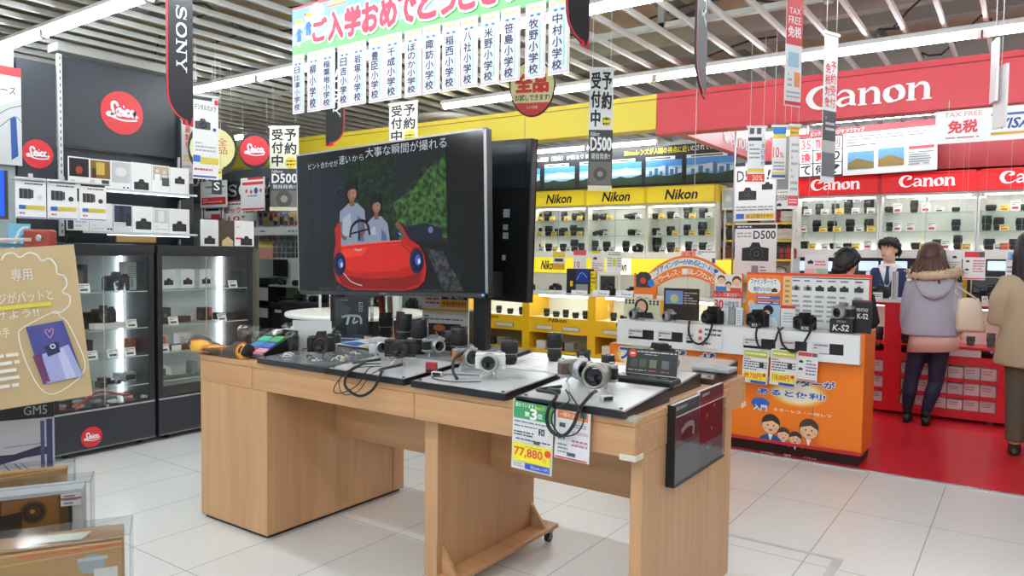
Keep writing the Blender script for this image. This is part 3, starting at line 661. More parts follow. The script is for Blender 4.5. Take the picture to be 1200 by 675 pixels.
for i, case in enumerate((
    (([(942, 'm', 10), (960, 't', 13), (979, 't', 13), (994, 'x', 17), (1018, 't', 16)], [(947, 'w'), (967, 'w'), (984, 'y'), (1003, 'w'), (1021, 'w')]),
     ([(957, 't', 14), (975, 'm', 13), (996, 't', 15), (1018, 't', 15)], [(942, 'b'), (965, 'y'), (981, 'y'), (1007, 'w'), (1021, 'y')]),
     ([(943, 's', 9), (977, 's', 7), (993, 's', 7)], [(952, 'y'), (967, 'w'), (983, 'w'), (1003, 'y'), (1017, 'b')])),
    (([(1043, 's', 8), (1071, 'x', 15), (1120, 's', 6)], [(1052, 'b'), (1085, 'b'), (1101, 'w')]), ([(1042, 't', 11), (1067, 's', 4), (1120, 't', 14)], [(1052, 'b'), (1067, 'b'), (1092, 'b')]), ([(1073, 's', 8), (1098, 'm', 12), (1122, 'x', 17)], [(1052, 'y'), (1083, 'y'), (1108, 'b'), (1132, 'y')])),
    (([(1161, 's', 8), (1200, 's', 8), (1215, 'm', 10)], [(1177, 'y'), (1190, 'b')]), ([(1156, 'x', 18), (1170, 't', 16), (1197, 'm', 15), (1225, 't', 14)], [(1177, 'y'), (1210, 'w')]), ([(1159, 'm', 13), (1187, 't', 13), (1210, 's', 9)], [(1170, 'w'), (1177, 'o'), (1200, 'w')])),
    (([(1275, 's', 9), (1300, 'm', 12)], [(1285, 'y')]), ([(1275, 't', 15), (1300, 'm', 12)], [(1285, 'y')]), ([(1275, 'm', 12), (1300, 't', 14)], [(1285, 'w')])))):
    if i == 3: continue
    for j, (it, tg) in enumerate(case):
        z = (list(csh) + [cfl])[j]
        fill([q for q in it if q[0] < 1202], [q for q in tg if q[0] < 1202], cy_, z, 'the %s shelf of the %s' % (T3[j], ('red case by the bag shelf', 'red case above the vested man', 'red case at the edge')[i]), 249 + 21 * j, CG)
# long lenses lying in the middle yellow-headed case, and a camera body
def make_lying(name, L, r, m=BLK):
    mb = MB(); mb.lathe([(r * .6, 0), (r * .65, L * .2), (r * .75, L * .3), (r * .8, L * .6), (r, L * .68), (r, L)], (-L / 2, 0, r), (1, 0, 0), m, 18); o = part(name, mb)
    g = MB(); g.lathe([(r * .84, L * .4), (r * .86, L * .41), (r * .86, L * .58), (r * .84, L * .59)], (-L / 2, 0, r), (1, 0, 0), RUB, 18, caps=False); part('zoom_ring', g, o)
    g = MB(); g.box(-.02, -.01, -.006, .02, .01, r * .4, m); part('tripod_foot', g, o); return o
ly = make_lying('telephoto_lens', .17, .042)
for k, (x, yy, z, lb, rz, cm) in enumerate(((739, 258, nsh[0], 'long lens lying on the top shelf, right half of the middle yellow-headed case', 0, 1), (706, 258, nsh[0], 'long lens with brown camera on the top shelf of the middle yellow-headed case', 0, 1), (744, 276, nsh[1], 'long lens lying on the middle shelf, right half of the middle yellow-headed case', PI, 1), (704, 276, nsh[1], 'long lens lying on the middle shelf, left half of the middle yellow-headed case', 0, 1))):
    p = at(x, yy, Y=ny); o = ly if k == 0 else dup(ly, group=None)
    o.location = (p.x, ny, z + .006); o.rotation_euler = (0, 0, rz); tag(o, lb, 'camera lens', NG + ', long lenses')
PC = Proto(make_dslr('slr_camera'))
p = at(748, 292, Y=ny); PC.put((p.x, ny, nfl), .1, 'black camera on the bottom shelf of the middle yellow-headed case')

# ================================================================ yellow counter in front of the yellow-headed cases
KY = 7.3; YW = '#e8b71a'
kx = [at(x, 380, Y=KY).x for x in (536, 616, 693, 777, 861)]
kz_top, kz_win, kz_dr, kz_sh = at(655, 346, Y=KY).z, at(655, 373, Y=KY).z, at(655, 391, Y=KY).z, .05
for i in range(4):
    x0, x1 = kx[i], kx[i + 1]; wd = x1 - x0; r = empty('counter_unit', ((x0 + x1) / 2, KY, 0), 0, ('yellow counter unit showing just right of the black screen post', 'yellow counter unit with small lenses, right of the screen post', 'yellow counter unit beside the white end of the orange stand', 'yellow counter unit hidden mostly behind the orange stand')[i] if i != 0 else 'yellow counter unit behind the black screen post', 'counter', 'yellow lens counter units')
    ym = M(YW, .4); mb = MB(); t = .05
    mb.box(-wd / 2, 0, .05, -wd / 2 + t, .45, kz_top, ym); mb.box(wd / 2 - t, 0, .05, wd / 2, .45, kz_top, ym); mb.box(-wd / 2 + t, .43, .05, wd / 2 - t, .45, kz_top, M('#dcdcd0', .5)); mb.box(-wd / 2 + t, 0, .05, wd / 2 - t, .43, .08, ym); part('carcass', mb, r)
    mb = MB(); mb.box(-wd / 2, -.01, kz_top, wd / 2, .46, kz_top + .02, M('#d9dcd8', .3)); part('worktop', mb, r)
    mb = MB(); mb.box(-wd / 2 + t, .005, kz_dr, wd / 2 - t, .03, kz_win, ym); mb.box(-wd / 2 + t, .03, kz_win - .02, wd / 2 - t, .43, kz_win, M('#e9e9e0', .4))
    dw = part('drawer_front', mb, r)
    for s in (-1, 1):
        mb = MB(); c = s * wd * .2; mb.box(c - wd * .13, -.001, kz_dr + .035, c + wd * .13, .004, kz_dr + .085, M('#8a7414', .5)); part('label_slot', mb, dw); mb = MB(); mb.box(c - wd * .12, -.006, kz_dr + .04, c + wd * .12, -.002, kz_dr + .08, M('#cfd0cc', .5)); part('label_strip', mb, dw)
    p = MB(); nik(p, -.12, kz_win - .05, .12, kz_win - .005, .0035); part('lettering', p, dw, raw=True)
    for z in (.22, .36): mb = MB(); mb.box(-wd / 2 + t, .0, z, wd / 2 - t, .42, z + .03, ym); part('shelf', mb, r)
    mb = MB(); mb.box(-wd / 2 + t, .006, kz_win, wd / 2 - t, .010, kz_top, CLEAR); part('glass_front', mb, r)
    mb = MB(); mb.box(-wd / 2 + .12, .10, kz_top - .028, wd / 2 - .12, .13, kz_top - .002, M('#fbfdf6', .4, 0, STRIP_POWER)); part('light_bar', mb, r)
    n = 0
    for q in range(5):
        x = -wd / 2 + .2 + q * (wd - .36) / 4
        PL['s' if q % 2 else 'm'].put(((x0 + x1) / 2 + x, KY + .15, kz_win), 0, '%s, %s behind glass in the %s' % (KIND['s' if q % 2 else 'm'], ORD[q], ('yellow counter behind the post', 'yellow counter right of the post', 'yellow counter by the orange stand', '')[i]), 'lenses in the yellow counter', 1.15 if q % 2 else 1.0) if i < 3 else None
    if i == 3: continue
    for q, (dx, z, ww, hh, cc) in enumerate(((-.28, .25, .1, .09, '#d9d6c8'), (-.12, .25, .16, .08, '#3b3a38'), (.1, .25, .12, .085, '#6a6f6a'), (-.25, .39, .12, .1, '#d8d4c4'), (-.05, .39, .14, .09, '#2c2b2b'), (.14, .39, .12, .1, '#7d7f73'))):
        mb = MB(); mb.rbox(-ww / 2, 0, 0, ww / 2, .1, hh, M(cc, .5), .003, 1); o = part('product_box', mb); o.location = ((x0 + x1) / 2 + dx, KY + .03, z); tag(o, '%s box, %s on the %s shelf of the %s' % ({'#d9d6c8': 'cream', '#3b3a38': 'dark grey', '#6a6f6a': 'grey', '#d8d4c4': 'cream', '#2c2b2b': 'black', '#7d7f73': 'olive'}[cc], ORD[q % 3], 'lower' if z < .3 else 'upper', ('yellow counter behind the post', 'yellow counter right of the post', 'yellow counter near the stand')[i]), 'box', 'boxes in the yellow counter')
# lit yellow strip at the back of the counter
s = spot(616, 860, 303, 322, Y=8.42)
card('backlit_header', 'glowing yellow strip with a dark brand word under the glass cases', 'sign', s, [('R', M('#f2dc3a', .4, 0, .55), 0, 0, 1, 1), ('T', '#1a1a18', 'Nikon', .09, .2, .17, .8, {'b': .03, 's': .2}), ('R', M('#fbfbe6', .4, 0, .9), .43, 0, .55, 1), ('T', '#1a1a18', 'Nikon', .45, .2, .53, .8, {'b': .03, 's': .2})], bg='#f2dc3a', th=.05)
mb = MB(); mb.box(nx[0], 8.45, .95, nx[3], 8.9, zb - .03 - .001, M('#dedcd0', .5)); tag(part('case_support', mb), 'pale support cabinet under the yellow-headed cases', 'cabinet')
mb = MB(); mb.box(nx[0] - .6, 8.0, 1.0, nx[3], 8.44, 1.03, M('#d0d2ce', .4)); mb.box(nx[0] - .6, 8.05, 0, nx[3], 8.44, 1.0, M('#c9a528', .5)); tag(part('service_shelf', mb), 'low service shelf behind the yellow counter', 'shelf')
# things on the yellow counter
cz = kz_top + .02
def stand_on(x0, x1, yt, Y, z, **k):
    s = spot(x0, x1, yt, yt + 20, Y=Y, **k); s.h = s.loc.z + s.h - z; s.loc.z = z; return s
WL = 'counter label holders'
for k, (a, b) in enumerate(((618, 637), (643, 661), (669, 687), (694, 713), (721, 741))):
    s = stand_on(a, b, 340, KY + .02, cz); s.rx = -math.radians(14)
    card('label_holder', '%s white wedge label holder along the yellow counter edge' % ('leftmost', 'second', 'third', 'fourth', 'fifth')[k], 'label holder', s, [('L', '#3a3c40', .35, .3, .9, .8, 2)], th=.02, group=WL)
s = stand_on(664, 691, 315, KY + .2, cz)
card('software_box', 'black upright box with yellow and blue print on the yellow counter', 'box', s, [('R', '#1a2f86', .42, .05, .97, .55), ('B', '#6db0e8', [(.45, .45), (.65, .15), (.9, .35)], .03), ('R', '#8c8f92', .42, .62, .93, .9), ('R', '#e5c22a', .16, .5, .28, .72)], bg='#1c1d1f', th=.1)
s = stand_on(692, 698, 318, KY + .2, cz); card('software_box', 'narrow bright yellow box beside the black upright box', 'box', s, [('L', '#5c5a12', .1, .05, .9, .9, 5)], bg='#e3cf1e', th=.1)
s = stand_on(700, 726, 318, KY + .22, cz)
card('display_board', 'white board framing a black camera picture on the yellow counter', 'sign', s, [('R', '#c9c6a6', .08, .15, .95, .95), ('R', '#2a2b2a', .14, .2, .8, .92), ('K', '#000', .45, .6, .22, '#111214')], th=.02)
for k, (x, lb, sc) in enumerate(((622, 'black camera at the left end of the yellow counter display', 1.0), (652, 'black camera on the yellow counter under the lit header', 1.05), (716, 'black camera in front of the white framed board', .9), (742, 'black camera beside the red and white card on yellow counter', 1.0))):
    p = at(x, 338, Y=KY + .13); PC.put((p.x, KY + .12, cz), random.uniform(-.4, .3), lb, 'black sample cameras', sc)
for k, (a, b, t, bt, ops, lb) in enumerate((
    (648, 662, 295, 316, [('R', '#e9cf3a', 0, 0, 1, .3), ('R', '#3a3d42', .15, .38, .85, .55), ('R', '#e0a52c', 0, .65, 1, 1)], 'small white card with yellow foot on a clip above the yellow counter'),
    (672, 687, 293, 315, [('R', '#d8585c', 0, 0, 1, .28), ('T', '#d33a3e', '10', .1, .6, .5, .95)], 'red-headed card with a red 10 above the yellow counter'),
    (693, 708, 294, 319, [('R', '#e1d43a', .05, 0, .7, .12), ('K', '#000', .3, .35, .15), ('L', '#c26a6a', .1, .55, .9, .95, 4)], 'white card with a yellow tab above the yellow counter'),
    (711, 729, 294, 318, [('L', '#55585c', .1, .05, .9, .25, 2), ('R', '#e1d43a', .4, .35, .6, .75), ('L', '#8a8d90', .05, .3, .35, .8, 4), ('L', '#8a8d90', .65, .3, .95, .8, 4)], 'white card with a central yellow bar above the yellow counter'),
    (798, 815, 294, 308, [('R', '#e8898a', 0, 0, 1, .85), ('T', '#c23338', '1.7', .2, .15, .8, .75)], 'small pink card above the orange arch'),
    (817, 839, 293, 312, [('L', '#55585c', .05, .05, .95, .3, 2), ('K', '#000', .2, .6, .1), ('R', '#44474a', .8, .5, .95, .8)], 'small white card at the right above the orange arch'))):
    s = spot(a, b, t, bt, Y=7.7); o = card('price_card', lb, 'price card', s, ops, group='clip cards above the yellow counter'); g = MB(); g.tube([(0, .004, .02), (0, .004, cz - s.loc.z)], .003, M('#c8cacc', .3, .6), 5); part('stem', g, o)

# ================================================================ orange stand
OX0, OX1, OY, OD = -2.95, -0.93, 5.72, .44
og = M('#f07c17', .42); r = empty('promotion_stand', (OX0 / 2 + OX1 / 2, OY, 0), 0, 'orange promotion stand with cartoon family and white top trays', 'display stand')
W2 = (OX1 - OX0) / 2
mb = MB(); mb.box(-W2, 0, .09, W2, OD, .745, og); mb.box(W2 - .035, 0, .745, W2, OD, .965, og); mb.box(-W2, OD - .02, .745, W2 - .035, OD, .955, og); part('body', mb, r)
mb = MB(); mb.box(-W2 + .02, .03, .0, W2 - .02, OD - .03, .09, M('#2a1614', .7)); part('plinth', mb, r)
mb = MB(); mb.box(W2 - .34, -.0012, .12, W2 - .335, .0, .74, M('#a85a18', .5)); part('door_gap', mb, r)
p = MB()
def O(u0, u1, z0, z1): return None
ops = []
def opx(x): return (at(x, 440, Y=OY).x - OX0) / (OX1 - OX0)
def opz(y, x=930): return 1 - (at(x, y, Y=OY).z - .09) / (.745 - .09)
Hh = .655
def TX(c, t, x0, x1, y0, y1, b=.02): return ('T', c, t, opx(x0), opz(y0, x0), opx(x1), opz(y1, x1), {'b': b})
ops += [('R', '#c8242c', 0, .965, 1, 1)]
for k, c in enumerate(('#f39a3a', '#f7bd62', '#fbdfa2', '#fdf6dc')): ops += [('C', c, opx(935), opz(460), .105 - .011 * k, .5)]
for k, c in enumerate(('#f39a3a', '#f9cf86', '#fdf3cf')): ops += [('C', c, .18, .13, .16 - .016 * k, .4)]
for c, b in (('#f6f6f2', .13), ('#1f52b5', .04)):
    ops += [TX(c, 'ファインダーが', 888, 979, 439, 457, b), TX(c, 'あると便利!', 889, 968, 454, 470, b)]
    ops += [('T', c, 'ファインダーが', .05, .02, .46, .2, {'b': b})]
ops += [('C', '#2260bb', opx(892), opz(477), .034, .62), TX('#f6f6f4', '入門', 884, 900, 473, 482), TX('#f8efe2', 'ミラーレス・一眼レフ', 908, 976, 478, 490, .018)]
def person_cartoon(x, y, s, hair, top):
    cx, cz, k, q = opx(x), opz(y, x), s, s * 3.08; lo = min(cz + 4.2 * q, .985)
    return [('P', top, [(cx - 1.5 * k, lo), (cx - 1.25 * k, cz + 1.5 * q), (cx - .4 * k, cz + 1.0 * q), (cx + .4 * k, cz + 1.0 * q), (cx + 1.25 * k, cz + 1.5 * q), (cx + 1.5 * k, lo)]), ('P', '#f4f2ee', [(cx - .3 * k, cz + 1.0 * q), (cx + .3 * k, cz + 1.0 * q), (cx, cz + 1.9 * q)]),
            ('C', hair, cx, cz - .35 * q, 1.1 * k, 1.0), ('C', '#f3c9a4', cx, cz, 1.0 * k, .95), ('P', hair, [(cx - 1.0 * k, cz - .3 * q), (cx - .5 * k, cz - 1.0 * q), (cx + .6 * k, cz - 1.0 * q), (cx + 1.0 * k, cz - .2 * q), (cx + .2 * k, cz - .65 * q)]),
            ('C', '#3b2a20', cx - .35 * k, cz - .05 * q, .08 * k, 1.5), ('C', '#3b2a20', cx + .35 * k, cz - .05 * q, .08 * k, 1.5), ('C', '#d8574a', cx, cz + .5 * q, .24 * k, .6), ('C', '#eeb08e', cx - .62 * k, cz + .3 * q, .17 * k), ('C', '#eeb08e', cx + .62 * k, cz + .3 * q, .17 * k)]
ops += person_cartoon(905, 499, .031, '#2f2823', '#2b5aa6') + person_cartoon(950, 505, .031, '#4a352b', '#dd6a22') + person_cartoon(920.5, 510, .021, '#4a352b', '#3a80cf') + person_cartoon(934.5, 515, .021, '#3a2a22', '#c9302f')
ops += [('R', '#c8242c', 0, .965, 1, 1), TX('#f2e6e2', 'ビックカメラ', 895, 910, 528.5, 532.5), TX('#f2e6e2', 'コジマ', 922, 930, 531.5, 535.5), TX('#f2e6e2', 'ソフマップ', 945, 960, 535, 539)]
draw(p, OX1 - OX0, Hh, ops, -.001); q = part('printing', p, r, (0, 0, .09), raw=True)
# white trays with slots
wt = M('#eceef0', .35)
trays = [(723, 770, 736, 766), (770, 803, 770, 800), (803, 868, 804, 815), (868, 911, 871, 909), (911, 949, 914, 946), (949, 1008, 952, 989)]
for k, (a, b, s0, s1) in enumerate(trays):
    X0, X1 = at(a, 395, Y=5.66).x, at(b, 400, Y=5.66).x; wd = X1 - X0; t = empty('sample_tray', ((X0 + X1) / 2, 5.66, .752), 0, 'white slotted tray on the orange stand, %s' % ('leftmost, under the silver camera and woman picture', 'second, under the grey camera', 'third, behind the long info card', 'fourth, under the first black camera with EOS plate', 'fifth, under the second black camera with EOS plate', 'rightmost, under the silver camera on a black box')[k], 'tray', 'white slotted trays on the orange stand')
    mb = MB(); c0, c1 = at(s0, 395, Y=5.66).x - (X0 + X1) / 2, at(s1, 395, Y=5.66).x - (X0 + X1) / 2; H = .208
    mb.box(-wd / 2, 0, 0, wd / 2, .012, .055, wt); mb.box(-wd / 2, 0, .135, wd / 2, .012, H, wt); mb.box(-wd / 2, 0, .055, c0, .012, .135, wt); mb.box(c1, 0, .055, wd / 2, .012, .135, wt)
    mb.box(-wd / 2, .012, H - .012, wd / 2, .40, H, wt); mb.box(-wd / 2, .012, 0, -wd / 2 + .006, .40, H - .012, wt); mb.box(wd / 2 - .006, .012, 0, wd / 2, .40, H - .012, wt); part('shell', mb, t)
    mb = MB(); mb.box(c0 - .004, .02, .05, c1 + .004, .03, .14, M('#202124', .6)); part('slot_back', mb, t)
    mb = MB(); e = c0 + (c1 - c0) * (.55 if k != 2 else .9); mb.box(c0, .006, .075 if k < 5 else .06, e, .010, .165 if k else .15, M('#dcdde2', .5)); draw(p2 := MB(), e - c0, .08, [('L', '#8b5560', .1, .1, .9, .9, 3)]); part('slot_card', mb, t)
    part('printing', p2, t, ((c0 + e) / 2, .0055, .078), raw=True)
# things on the stand
OZ = .962
def OB(x, dy): p_ = at(x, 385, Y=OY + dy); return (p_.x, p_.y, OZ)
def ostand(x0, x1, yt, dy, **k): s = spot(x0, x1, yt, yt + 25, Y=OY + dy, **k); s.h = s.loc.z + s.h - OZ; s.loc.z = OZ; return s
PMS = Proto(make_mirrorless('mirrorless_camera', M('#26272a', .5), SIL, 1.0, hump=True)); PMB = Proto(make_mirrorless('mirrorless_camera', RUB, BLK, 1.0, BLK2, RUB)); PMW = Proto(make_mirrorless('mirrorless_camera', M('#e3e2de', .4), M('#e3e2de', .35), 1.05, SIL, M('#8f9194', .3, .6), .034, .05))
PMS.put(OB(746, .1), -.5, 'silver and black camera in front of the woman picture on orange stand', 'small sample cameras', 1.3)
PMS.put(OB(785, .1), -.6, 'grey camera before the dark brown board on orange stand', 'small sample cameras', 1.25)
PC.put(OB(837, .12), -.6, 'black camera left of the white leaflet holders on orange stand', 'black sample cameras', 1.3)
PC.put(OB(889, .12), -.5, 'black camera with plate in front of the pale blue picture, orange stand', 'black sample cameras', 1.25)
PC.put(OB(944, .12), -.5, 'black camera in front of the blue box on orange stand', 'black sample cameras', 1.2)
card('picture_board', 'picture board of a smiling woman among camera icons', 'sign', ostand(731, 773, 350, .22), [('R', '#d3d8ba', 0, 0, 1, 1), ('C', '#2c211d', .5, .42, .19, 1.1), ('C', '#e3b294', .5, .42, .13, 1.2), ('C', '#c0392f', .5, .66, .035, .5), ('P', '#2a2c33', [(.3, 1), (.38, .7), (.8, .7), (.85, 1)]), ('C', '#c9d44a', .48, .85, .09)] + [('C', '#39413a', u, v, .03) for u in (.07, .17, .27, .75, .85, .95) for v in (.12, .25)], th=.01)
card('info_board', 'dark brown info board with a blue picture and white lines', 'sign', ostand(778, 819, 338, .25), [('R', '#2f2621', 0, 0, 1, 1), ('R', '#6f8fbf', .05, .08, .55, .5), ('C', '#b8bb86', .3, .33, .12), ('L', '#b3aca4', .58, .1, .95, .5, 5)], th=.012, bg='#2a211d')
for k, (x0, x1, c) in enumerate(((846, 853, '#dfe3e4'), (854, 861, '#8f9699'), (862, 870, '#e7e9ea'))):
    card('leaflet_holder', ('narrow white upright leaflet holder next to the black camera', 'narrow grey upright leaflet holder in the middle of three', 'narrow white upright leaflet holder near the pale blue picture')[k], 'leaflet holder', ostand(x0, x1, 361, .12), [('L', '#a6abad', .2, .1, .8, .9, 6)], th=.05, bg=c)
card('picture_board', 'pale blue picture board of a dark-haired figure with camera', 'sign', ostand(878, 914, 357, .22), [('R', '#a8cfe0', 0, 0, 1, 1), ('C', '#201d20', .62, .25, .17), ('C', '#dbb49c', .58, .4, .1), ('P', '#dfe8ee', [(.4, 1), (.5, .55), (.85, .6), (.95, 1)])], th=.01)
card('info_board', 'white info board with a red top band beside the blue box', 'sign', ostand(915, 932, 358, .2), [('R', '#cf3a34', 0, 0, 1, .14), ('L', '#aeb2b5', .15, .3, .85, .8, 4)], th=.01)
card('product_box', 'blue box with a grey band behind the black camera', 'box', ostand(934, 959, 357, .26), [('R', '#9a9588', 0, 0, 1, .13), ('R', '#1e63b8', 0, .13, 1, 1), ('C', '#b8d6ec', .35, .4, .12, .6)], th=.08, bg='#1c5cae')
s = ostand(972, 999, 377, .02); s.h = .10
card('camera_stand_box', 'black camera stand box printed with the white model word', 'display box', s, [('T', '#e8e8e8', 'K-S2', .15, .4, .85, .85, {'s': .15, 'b': .02}), ('T', '#a8a8a8', 'PENTAX', .3, .08, .7, .25)], th=.14, bg='#17181a')
PMS.put((s.loc.x, s.loc.y + .07, OZ + .101), -.5, 'silver camera with large lens standing on the black box', 'small sample cameras', 1.5)
card('display_board', 'black board with white letters at the right end of the stand', 'sign', ostand(998, 1021, 352, .1), [('R', '#5a3a38', 0, 0, 1, .06), ('T', '#e2e2e2', 'PENTAX', .25, .24, .85, .34), ('T', '#e6e6e6', 'K-S2', .3, .4, .85, .56, {'b': .02})], th=.03, bg='#15181c')
for k, x in enumerate((884, 942)):
    s = ostand(x - 5, x + 7, 381, -.03); s.h = .045; card('name_plate', 'small black name plate with white letters, under the %s black camera' % ('left', 'right')[k], 'sign', s, [('T', '#e8e8e8', 'EOS', .15, .25, .85, .75, {'b': .02})], th=.01, bg='#141517')
def cable(name, pts, r_, label, group=None, col='#1b1c1e', seg=8, parent=None):
    P = [Vector(p_) for p_ in pts]; Q = []
    for i in range(len(P) - 1):
        a, b, c, d = P[max(i - 1, 0)], P[i], P[i + 1], P[min(i + 2, len(P) - 1)]
        for k in range(6): t = k / 6; Q.append(0.5 * ((2 * b) + (c - a) * t + (2 * a - 5 * b + 4 * c - d) * t * t + (3 * b - a - 3 * c + d) * t ** 3))
    Q.append(P[-1]); mb = MB(); mb.tube(Q, r_, M(col, .5), seg); o = part(name, mb)
    if label: tag(o, label, 'cable', group)
    return o
def loop(pix, y, first, last): return [first] + [tuple(at(a, b, Y=y)) for a, b in pix] + [last]
G_ = 'security cables looped over the edges'
cable('security_cable', loop([(808, 377), (807, 388), (811, 399), (820, 403), (829, 396), (834, 383)], 5.63, (at(809, 378, Y=5.75).x, 5.72, OZ + .01), (at(836, 378, Y=5.8).x, 5.8, OZ + .03)), .008, 'thick black cable loop over the third white tray', G_)
cable('security_cable', loop([(889, 380), (886, 392), (889, 405), (899, 408), (908, 400), (912, 389)], 5.63, (at(892, 378, Y=5.75).x, 5.74, OZ + .01), (at(918, 384, Y=5.75).x, 5.74, OZ + .012)), .008, 'thick black cable loop over the fourth white tray', G_)
cable('security_cable', loop([(914, 390), (917, 403), (927, 412), (937, 409), (946, 395), (954, 380)], 5.62, (at(913, 386, Y=5.75).x, 5.72, OZ + .01), (at(957, 376, Y=5.8).x, 5.78, OZ + .05)), .008, 'thick black cable loop over the fifth white tray', G_)
def price_ops(price, top, foot, tc='#f4e23a'):
    return [('R', top, .05, .03, .95, .2), ('L', '#f2efc0', .1, .06, .9, .17, 1), ('R', '#d2564a', 0, .215, 1, .225), ('L', '#4a4d52', .05, .25, .95, .62, 5), ('R', '#2b2d31', .66, .36, .82, .52), ('R', tc, .06, .66, .95, .9), ('T', '#d5332a', price, .1, .70, .74, .87, {'b': .02}), ('C', '#d5332a', .86, .73, .07), ('R', foot, .35, .92, .95, .99)]
card('price_card', 'leftmost hanging price card on the orange stand, reading 89,750', 'price card', spot(869.5, 899.5, 410, 449, Y=5.64, ry=2), price_ops('89,750円', '#b9c83c', '#2c55b8'), th=.002)
card('price_card', 'middle hanging price card on the orange stand front, reading 118,000', 'price card', spot(902, 933, 410, 452, Y=5.64, ry=2), price_ops('118,000円', '#c5c73c', '#2c55b8'), th=.002)
card('price_card', 'hanging white card with a red top on the orange stand front', 'price card', spot(933, 957.5, 412, 447, Y=5.645, ry=2), [('R', '#d2434a', .05, .03, .7, .16), ('R', '#704a50', .72, .03, .95, .16), ('K', '#000', .2, .35, .1), ('K', '#000', .2, .6, .1), ('L', '#8a6f9a', .45, .25, .95, .8, 5), ('R', '#d2434a', .05, .94, .95, .97)], th=.002)
card('info_card', 'long white info card of camera icons and red marks on the third tray', 'sign', spot(812, 846, 381, 408, Y=5.645, ry=1), [('L', '#55585c', .4, .1, 1, .9, 4), ('C', '#d2564a', .25, .3, .07), ('C', '#d2564a', .25, .6, .07), ('C', '#d2564a', .35, .85, .05)], th=.002)
# orange arch
s = spot(743, 870, 304, 365, Y=6.0); s.loc.z = OZ; s.h = at(800, 303.5, Y=6.0).z - OZ
W_, H_ = s.w, s.h
def au(x): return (x - 743) / 127
def av(y): return (y - 304) / 61 * (61 / 61)
c_o = '#ee7a22'; arc = []
def arcpt(t, off): # centre line from left base to right base
    x = 755 + 100 * t; y = 330 - 4 * t - 86 * t * (1 - t) * 1.0 + off
    return au(x), av(y)
def band(off0, off1, t0=0., t1=1., n=16): return [arcpt(t0 + (t1 - t0) * i / n, off0) for i in range(n + 1)] + [arcpt(t1 - (t1 - t0) * i / n, off1) for i in range(n + 1)]
shape = [(0, 1), (0, av(319))] + [arcpt(i / 16, -6) for i in range(17)] + [(1, av(317)), (1, 1), (au(839), 1)] + [arcpt(1 - (.17 + i * .66 / 14), 15) for i in range(15)] + [(au(768), 1)]
o = card('arch_sign', 'orange arched camera sign with white and blue lettering', 'sign', s, [('P', '#f1efe6', band(-3.5, 4.5)), ('P', c_o, band(5, 14, .1, .9)),
    ('R', c_o, 0, av(333), .2, av(340)), ('P', '#33383d', [(.02, av(334)), (.02, av(322)), (.06, av(318)), (.13, av(318)), (.17, av(322)), (.17, av(334))]), ('C', '#d0452e', .09, av(327), .03), ('C', '#2e7dd0', .17, av(329), .035),
    ('R', '#efe6da', .005, av(341), .19, 1), ('T', '#cf5a3f', '発売!', .03, av(344), .17, av(350)), ('T', '#cf5a3f', '入門', .03, av(352), .16, av(362)),
    ('R', '#efe8dc', au(840), av(318), .995, av(334)), ('C', '#3a2c25', au(847), av(323), .035), ('C', '#eebf9c', au(847), av(324.5), .03), ('C', '#6a3a25', au(864), av(324), .04), ('C', '#eebf9c', au(864), av(326), .033), ('C', '#4a3028', au(855), av(328), .028), ('C', '#eebf9c', au(855), av(329.5), .023), ('R', '#3f7fc8', au(841), av(330), au(853), av(335)), ('R', '#dc4a30', au(857), av(331), au(869), av(335)),
    ('R', '#cf3a34', au(838.5), av(335), .995, av(341)), ('T', '#f7ede2', 'レンズ新機種!', au(840), av(336), au(868), av(340)), ('R', '#ebe9ea', au(839), av(341), .995, av(354)), ('T', '#cf3a34', '30', au(840), av(343), au(850), av(352), {'b': .03}), ('T', '#44598c', '分間実写', au(851), av(344), au(867), av(351)), ('R', '#d8483a', au(856), av(355), .995, av(357))], bg=c_o, th=.02, shape=shape)
p = MB()
for t_, col, txt, a, b, sz, bold in ((0.0, '#2360bd', 'ファインダーがあると便利!', .14, .88, 6.2, .015), (9.6, '#fbf6ee', 'ミラーレス・一眼レフカメラ', .13, .87, 6.4, .03)):
    n = len(txt)
    for i, ch in enumerate(txt):
        t = a + (b - a) * (i + .5) / n; u, v = arcpt(t, t_ + .4); u2, v2 = arcpt(t + .01, t_ + .4); cx, cz = (u - .5) * W_, (1 - v) * H_
        an = math.atan2(-(v2 - v) * H_, (u2 - u) * W_); g = sz / 127 * W_
        if ch == '・': g *= .4
        hh = g * (.18 if ch == 'ー' else .4 if ch == '・' else 1)
        put_text(p, ch, -g / 2, -hh / 2, g / 2, hh / 2, -.004, M(col, .5), bold, 0, lambda x, z: (cx + x * math.cos(an) - z * math.sin(an), cz + x * math.sin(an) + z * math.cos(an)))
part('lettering', p, o, raw=True)
# right comparison sign
s = spot(875, 1021, 320, 362, Y=5.98); s.loc.z = OZ; s.h = at(950, 320.5, Y=5.98).z - OZ; V = lambda y: (y - 321) / 65
ops = [('R', '#dd4d2c', 0, 0, 1, .045), ('R', '#f07f2a', 0, .045, .3, 1)] + [('C', '#eef2ee', u, .23, .05, 1.1) for u in (.06, .12, .18, .24)] + [('C', '#eef2ee', u, .3, .05, .9) for u in (.06, .12, .18, .24)]
ops += [('T', '#2763b8', 'ファインダーって', .035, .12, .255, .22, {'b': .02}), ('T', '#2763b8', '何がいいの?', .06, .27, .21, .36, {'b': .02}), ('K', '#000', .24, .33, .025)]
ops += [('R', '#2f76c8', .09, .44 + k * .1, .29, .50 + k * .1) for k in range(4)] + [('L', '#e2ecf6', .1, .45 + k * .1, .28, .49 + k * .1, 1) for k in range(4)] + [('C', '#f0c39d', .045, .6, .03, 1.1)]
